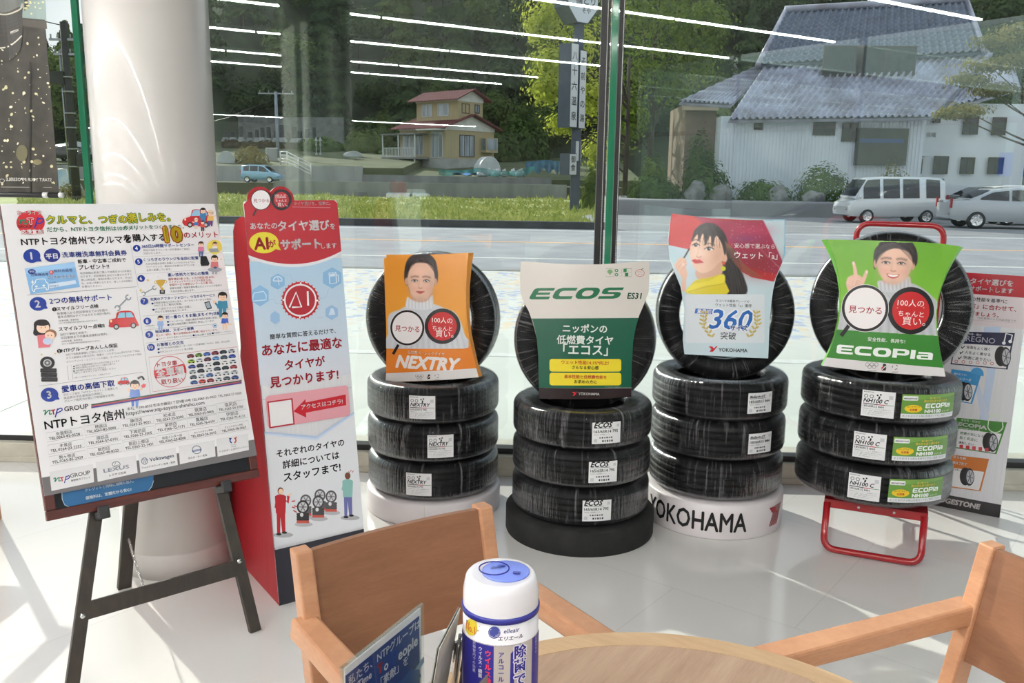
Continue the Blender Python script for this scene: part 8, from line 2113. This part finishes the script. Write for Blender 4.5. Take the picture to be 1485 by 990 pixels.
b = MB(); b.lathe([(.0510, zb1), (.0508, zb1+.02), (.0492, zl1-.012), (.0474, zl1-.004), (.044, zl1), (.038, zl1-.0015), (0, zl1-.0015)], 64); lid = b.build('lid', M_PLW, ca)
b = MB(Matrix.Translation((.006, .004, 0))); b.lathe([(0, zl1-.001), (.032, zl1-.001), (.032, zl1+.0005), (.030, zl1+.0012), (0, zl1+.0012)], 48); fl_ = b.build('flip_cap', M_LIDB, lid)
b = MB(Matrix.Translation((-.010, .008, 0))); b.lathe([(.0195, zl1+.001), (.021, zl1+.001), (.021, zl1+.0022), (.0195, zl1+.0022)], 48, True, True); b.build('cap_rim', M_NAVYP, fl_)
pr = Print(lambda u, v, w: (u, v, zl1+.0014+w)); pr.K = 1.0
for i in range(5): pr.line(-.006+i*.0, .012+i*.0016, .004, .012+i*.0016, .0008, (70, 90, 190))
pr.text('elleair', -.014, .004, .006, .012, (76, 96, 196), .01, level=False); pr.rect(.016, -.009, .026, -.001, (38, 50, 150)); pr.text('OPEN', .017, -.006, .025, -.006, (190, 200, 240))
pr.build('lid_lettering', fl_)
CL = .0518
def cuv(x, y):
    a, z = cyl_angle(x, y, CX, CYc, CL); return (a*CL, z-cz0)
def crad(v): 
    return CL if v > .12 else (.0512+.0006 if v > .085 else .0485+(v-.05)*.07)
p = Print(lambda u, v, w: ((CL+w)*sin(u/CL), -(CL+w)*cos(u/CL), v), T=lambda x, y: cuv(655+x/5.207, 800+y/5.207), strip=.006, step=.00006, w0=.0003); p.K = 1.12
NV = (46, 44, 140)
vt = cuv(725, 936)[1]
p.polyuv([(-.081, .03), (.081, .03), (.081, vt), (-.081, vt)], (188, 180, 174)); ul = cuv(716, 960)[0]; u2 = cuv(771, 950)[0]
p.polyuv([(-.081, .03), (ul, .03), (ul, vt-.001), (-.081, vt-.001)], NV); p.polyuv([(u2, .03), (.081, .03), (.081, vt-.001), (u2, vt-.001)], NV)
p.ell(150, 565, 44, 66, (226, 202, 60), 26); 
for k in range(12): a = k*pi/6; p.line(160+44*cos(a), 560+58*sin(a), 160+56*cos(a), 560+74*sin(a), 6, (230, 176, 70)) if k in (0, 1, 11, 10) else None
p.text('売上', 112, 530, 140, 548, (40, 40, 60), .02); p.text('No.1', 112, 590, 176, 606, (206, 110, 50), .03, h=52)
p.ell(322, 608, 46, 46, (64, 76, 150), 30)
for i in range(7): y = 575+i*11; hx = sqrt(max(46**2-(y-608)**2, 0)); p.line(322-hx*.98, y+12, 322+hx*.98, y-10, 3, (226, 226, 236))
p.text('elleair', 394, 618, 512, 594, (52, 56, 120), .01, shear=.15); p.text('エリエール', 350, 668, 536, 640, (46, 46, 60), .02, shear=.15)
p.text('試験管内での試験結果です。すべての菌に効果があるわけではありません', 200, 690, 530, 682, (90, 90, 140), .0)
uR = cuv(655+445/5.207, 945)[0]; uE = cuv(655+590/5.207, 945)[0]
p.polyuv([(uR-.001, .03), (uR+.004, .03), (uR+.006, vt-.006), (uR, vt-.012)], NV)
def vtext(chars, xc, y0, size, c, bold=.03, dy=1.04):
    uc = cuv(655+xc/5.207, 940)[0]; v0 = cuv(725, 800+y0/5.207)[1]; s_ = size/5.207*.00084
    for i, ch in enumerate(chars):
        v_, f_, xa, xb, ya, yb = text_mesh(ch); k = s_; p.up([(uc-k*.6, v0-k*dy*(i+.9)-k*.1), (uc+k*.6, v0-k*dy*(i+.9)+k)])
        for qx, qy in spread(bold): p._add([(uc+(x+qx-.5)*k, v0-k*dy*(i+.9)+(y+qy)*k) for x, y in v_], f_, p.col(c))
vtext('除菌できる', 518, 712, 120, (226, 224, 236), .11); vtext('除菌できる', 518, 712, 120, NV, .03)
vtext('アルコール', 375, 752, 52, NV, .03); vtext('ウイルス除去', 275, 748, 58, (236, 70, 96), .04); vtext('ウイルス・細菌', 218, 734, 38, (226, 226, 236), .02); vtext('試験管内での効果', 172, 706, 34, (206, 206, 226), .01); vtext('除去用タオル', 632, 700, 28, (206, 206, 230), .01)
p.build('label', ca)

# blue acrylic sign
M_ACR = glass('clear_acrylic', (.93, .95, .95, 1), .06)
sA, sB = atZ(495, 968, .912), atZ(613, 874, .912)
SU = (sB-sA); SU.z = 0; sw = SU.length; SU.normalize()
C = Board('acrylic_sign', 'navy leaflet in a clear acrylic stand at the bottom of the photo', frame(Vector((sA.x, sA.y, TZ)), SU, (0, 0, 1)), 'sign')
sh_ = .912-TZ
b = MB(); b.box(0, .002, 0, sw, sh_, .0022); b.box(0, .002, -.0034, sw, sh_, -.0014); b.box(0, .001, -.05, sw, .003, .045); b.box(0, sh_-.002, -.0034, sw, sh_, .0022); b.build('acrylic_holder', M_ACR, C.t, bevel=.0006, seg=1)
b = MB(); b.box(.006, .004, -.0012, sw-.006, sh_-.004, .0006); b.build('paper', mat('white_paper', rgb(226, 226, 230), None, 5, .6), C.t)
C.w = .0009; C.crop(480, 800, 4.64); p = C.pr(); p.step = .00008
u0, u1 = C.uv(92, 832)[0], sw-.010; vtp = (C.uv(92, 832)[1]+C.uv(608, 412)[1])/2
p.polyuv([(u0, .012), (u1, .012), (u1, vtp), (u0, vtp)], (34, 58, 124)); p.polyuv([(u0, .012), (u1, .012), (u1, vtp-.072), (u0, vtp-.062)], (26, 78, 150)); p.poly([(560, 790), (620, 700), (622, 740), (590, 790)], (150, 180, 214)); p.poly(spline([(470, 882), (520, 800), (560, 790), (600, 830), (560, 870)], 4), (40, 80, 150))
p.text('私たち、NTPグループは', 112, 880, 594, 520, (228, 230, 240), .012); p.text('The T', 180, 920, 346, 800, (228, 230, 240), .03) if False else None
p.text('Time', 176, 912, 268, 850, (228, 230, 240), .03); p.text('T', 310, 826, 342, 800, (206, 50, 60), .04); p.text('o', 354, 800, 380, 780, (228, 230, 240), .03); p.text('P', 412, 752, 440, 734, (50, 90, 190), .04); p.text('eople', 450, 720, 578, 630, (228, 230, 240), .03)
p.text('「素敵」を', 330, 884, 514, 766, (228, 230, 240), .012)
C.done(p, 'lettering')

# clear pen holder with leaflets, pens and a card
hb = atZ(652, 990, .80)
ho_ = Vector((hb.x, hb.y-.0, TZ)); HU = Vector((.35, .937, 0)).normalized()
HM = frame(ho_ + Vector((-.004, -.01, 0)), HU, (0, 0, 1))
M_HOLD = glass('clear_plastic', (.90, .93, .93, 1), .07)
t = thing('leaflet_holder', 'clear plastic leaflet holder left of the wipes canister', 'holder', M=HM)
b = MB(); b.box(0, 0, 0, .10, .003, .055); b.box(0, 0, 0, .10, .08, .002); b.box(0, 0, .038, .10, .08, .04); b.box(0, 0, .0, .002, .08, .04); b.box(.098, 0, .0, .1, .08, .04); b.build('box', M_HOLD, t, bevel=.001, seg=1)
def slab(name, label, cat, pts, th, m, Y=None):
    """thin upright sheet from picture corners at given heights: pts = ((px, py, z) ...)"""
    W_ = [atZ(*q) for q in pts]; n = (W_[1]-W_[0]).cross(W_[2]-W_[0]).normalized(); o = W_[0]
    b = MB(); m_ = len(W_); P_ = [w_-o for w_ in W_]
    b.add([p_+n*th/2 for p_ in P_] + [p_-n*th/2 for p_ in P_], [tuple(range(m_)), tuple(range(2*m_-1, m_-1, -1))] + [(i, m_+i, m_+(i+1) % m_, (i+1) % m_) for i in range(m_)])
    ob = b.build(name, m); ob.location = o; tag(ob, label, cat); return ob
M_LEAF = mat('beige_leaflet', rgb(214, 208, 196), rgb(176, 176, 166), 30, .5)
La, Lb = atZ(632, 938, .888), atZ(663, 878, .888)
LM = frame(Vector((La.x, La.y, .71)), Vector((Lb.x-La.x, Lb.y-La.y, 0)), (0, 0, 1)); lw_ = hypot(Lb.x-La.x, Lb.y-La.y)
LM = LM @ Matrix.Translation((0, 0, -.024)) @ Matrix.Rotation(radians(9), 4, 'X'); t = thing('leaflet', 'beige folded leaflet standing in the clear holder', 'leaflet', M=LM)
b = MB(); b.box(0, 0, 0, lw_, .178, .0008); b.build('front_page', M_LEAF, t)
b = MB(); b.box(0, .0, -.0028, lw_, .178, -.0016); b.build('back_page', mat('grey_leaflet_page', rgb(150, 156, 150), rgb(120, 128, 124), 20, .5), t)
def pen(tip, foot, r, body, label, cl):
    a, c = atZ(*tip), atZ(*foot); d = (c-a); L = .14; d = d.normalized()*L; t = thing('ballpoint_pen', label, 'pen', M=frame(a, d.cross(Vector((0, 0, 1))).cross(d), d)); 
    b = MB(Matrix.Rotation(-pi/2, 4, 'X')); b.lathe([(0, 0), (.0022, 0), (.0022, .008), (.0042, .009), (r, .02), (r, L*.8), (.0015, L)], 20); b.build('barrel', body, t)
    b = MB(); b.box(-.0022, .010, r, .0022, .05, r+.0016); b.box(-.0022, .008, 0, .0022, .012, r+.0016); b.build('clip', cl, t, bevel=.0006, seg=1)
    b = MB(Matrix.Rotation(-pi/2, 4, 'X')); b.lathe([(0, -.006), (.0024, -.006), (.0026, 0), (0, 0)], 14); b.build('push_button', cl, t)
pen((667, 924, .845), (656, 1010, .725), .0052, M_CHROME, 'silver pen nearest the beige leaflet', M_CHROME)
pen((681, 936, .842), (664, 1030, .715), .0058, M_DARK, 'black pen between the silver pen and the canister', M_DARK)
C = None
Ca, Cb = atZ(736, 946, .826), atZ(690, 995, .826)
CU = (Ca-Cb); CU.z = 0; cw = .105; CU.normalize()
CMx = frame(Vector((Ca.x, Ca.y, TZ)) - CU*cw, CU, (0, 0, 1))
C = Board('request_card', 'small white request card in a clear stand before the canister', CMx, 'card')
b = MB(); b.box(0, 0, -.0025, cw, .126, -.0005); b.box(0, 0, -.008, cw, .002, .03); b.build('stand', M_ACR, C.t, bevel=.0005, seg=1)
b = MB(); b.box(.001, .003, -.0004, cw-.001, .1255, .0002); b.build('backing', mat('grey_card', rgb(140, 138, 136), rgb(128, 126, 124), 8, .5), C.t)
C.w = .0004; p = C.pr(); p.T = lambda x, y: (x, y); p.rrect(.006, .008, cw-.006, .113, .006, (234, 230, 230)); p.text('ご協力をお願いいたします。', .014, .096, cw-.012, .096, (60, 60, 64), .01); p.text('手指の消毒', .014, .07, .06, .07, (200, 60, 60), .02)
p.ring(cw-.024, .072, .012, .012, .0012, (90, 60, 60)); p.stroke([(cw-.032, .072), (cw-.024, .078), (cw-.016, .070)], .002, (120, 60, 60)); p.ell(cw-.024, .072, .003, .003, (190, 60, 60))
C.done(p, 'lettering')
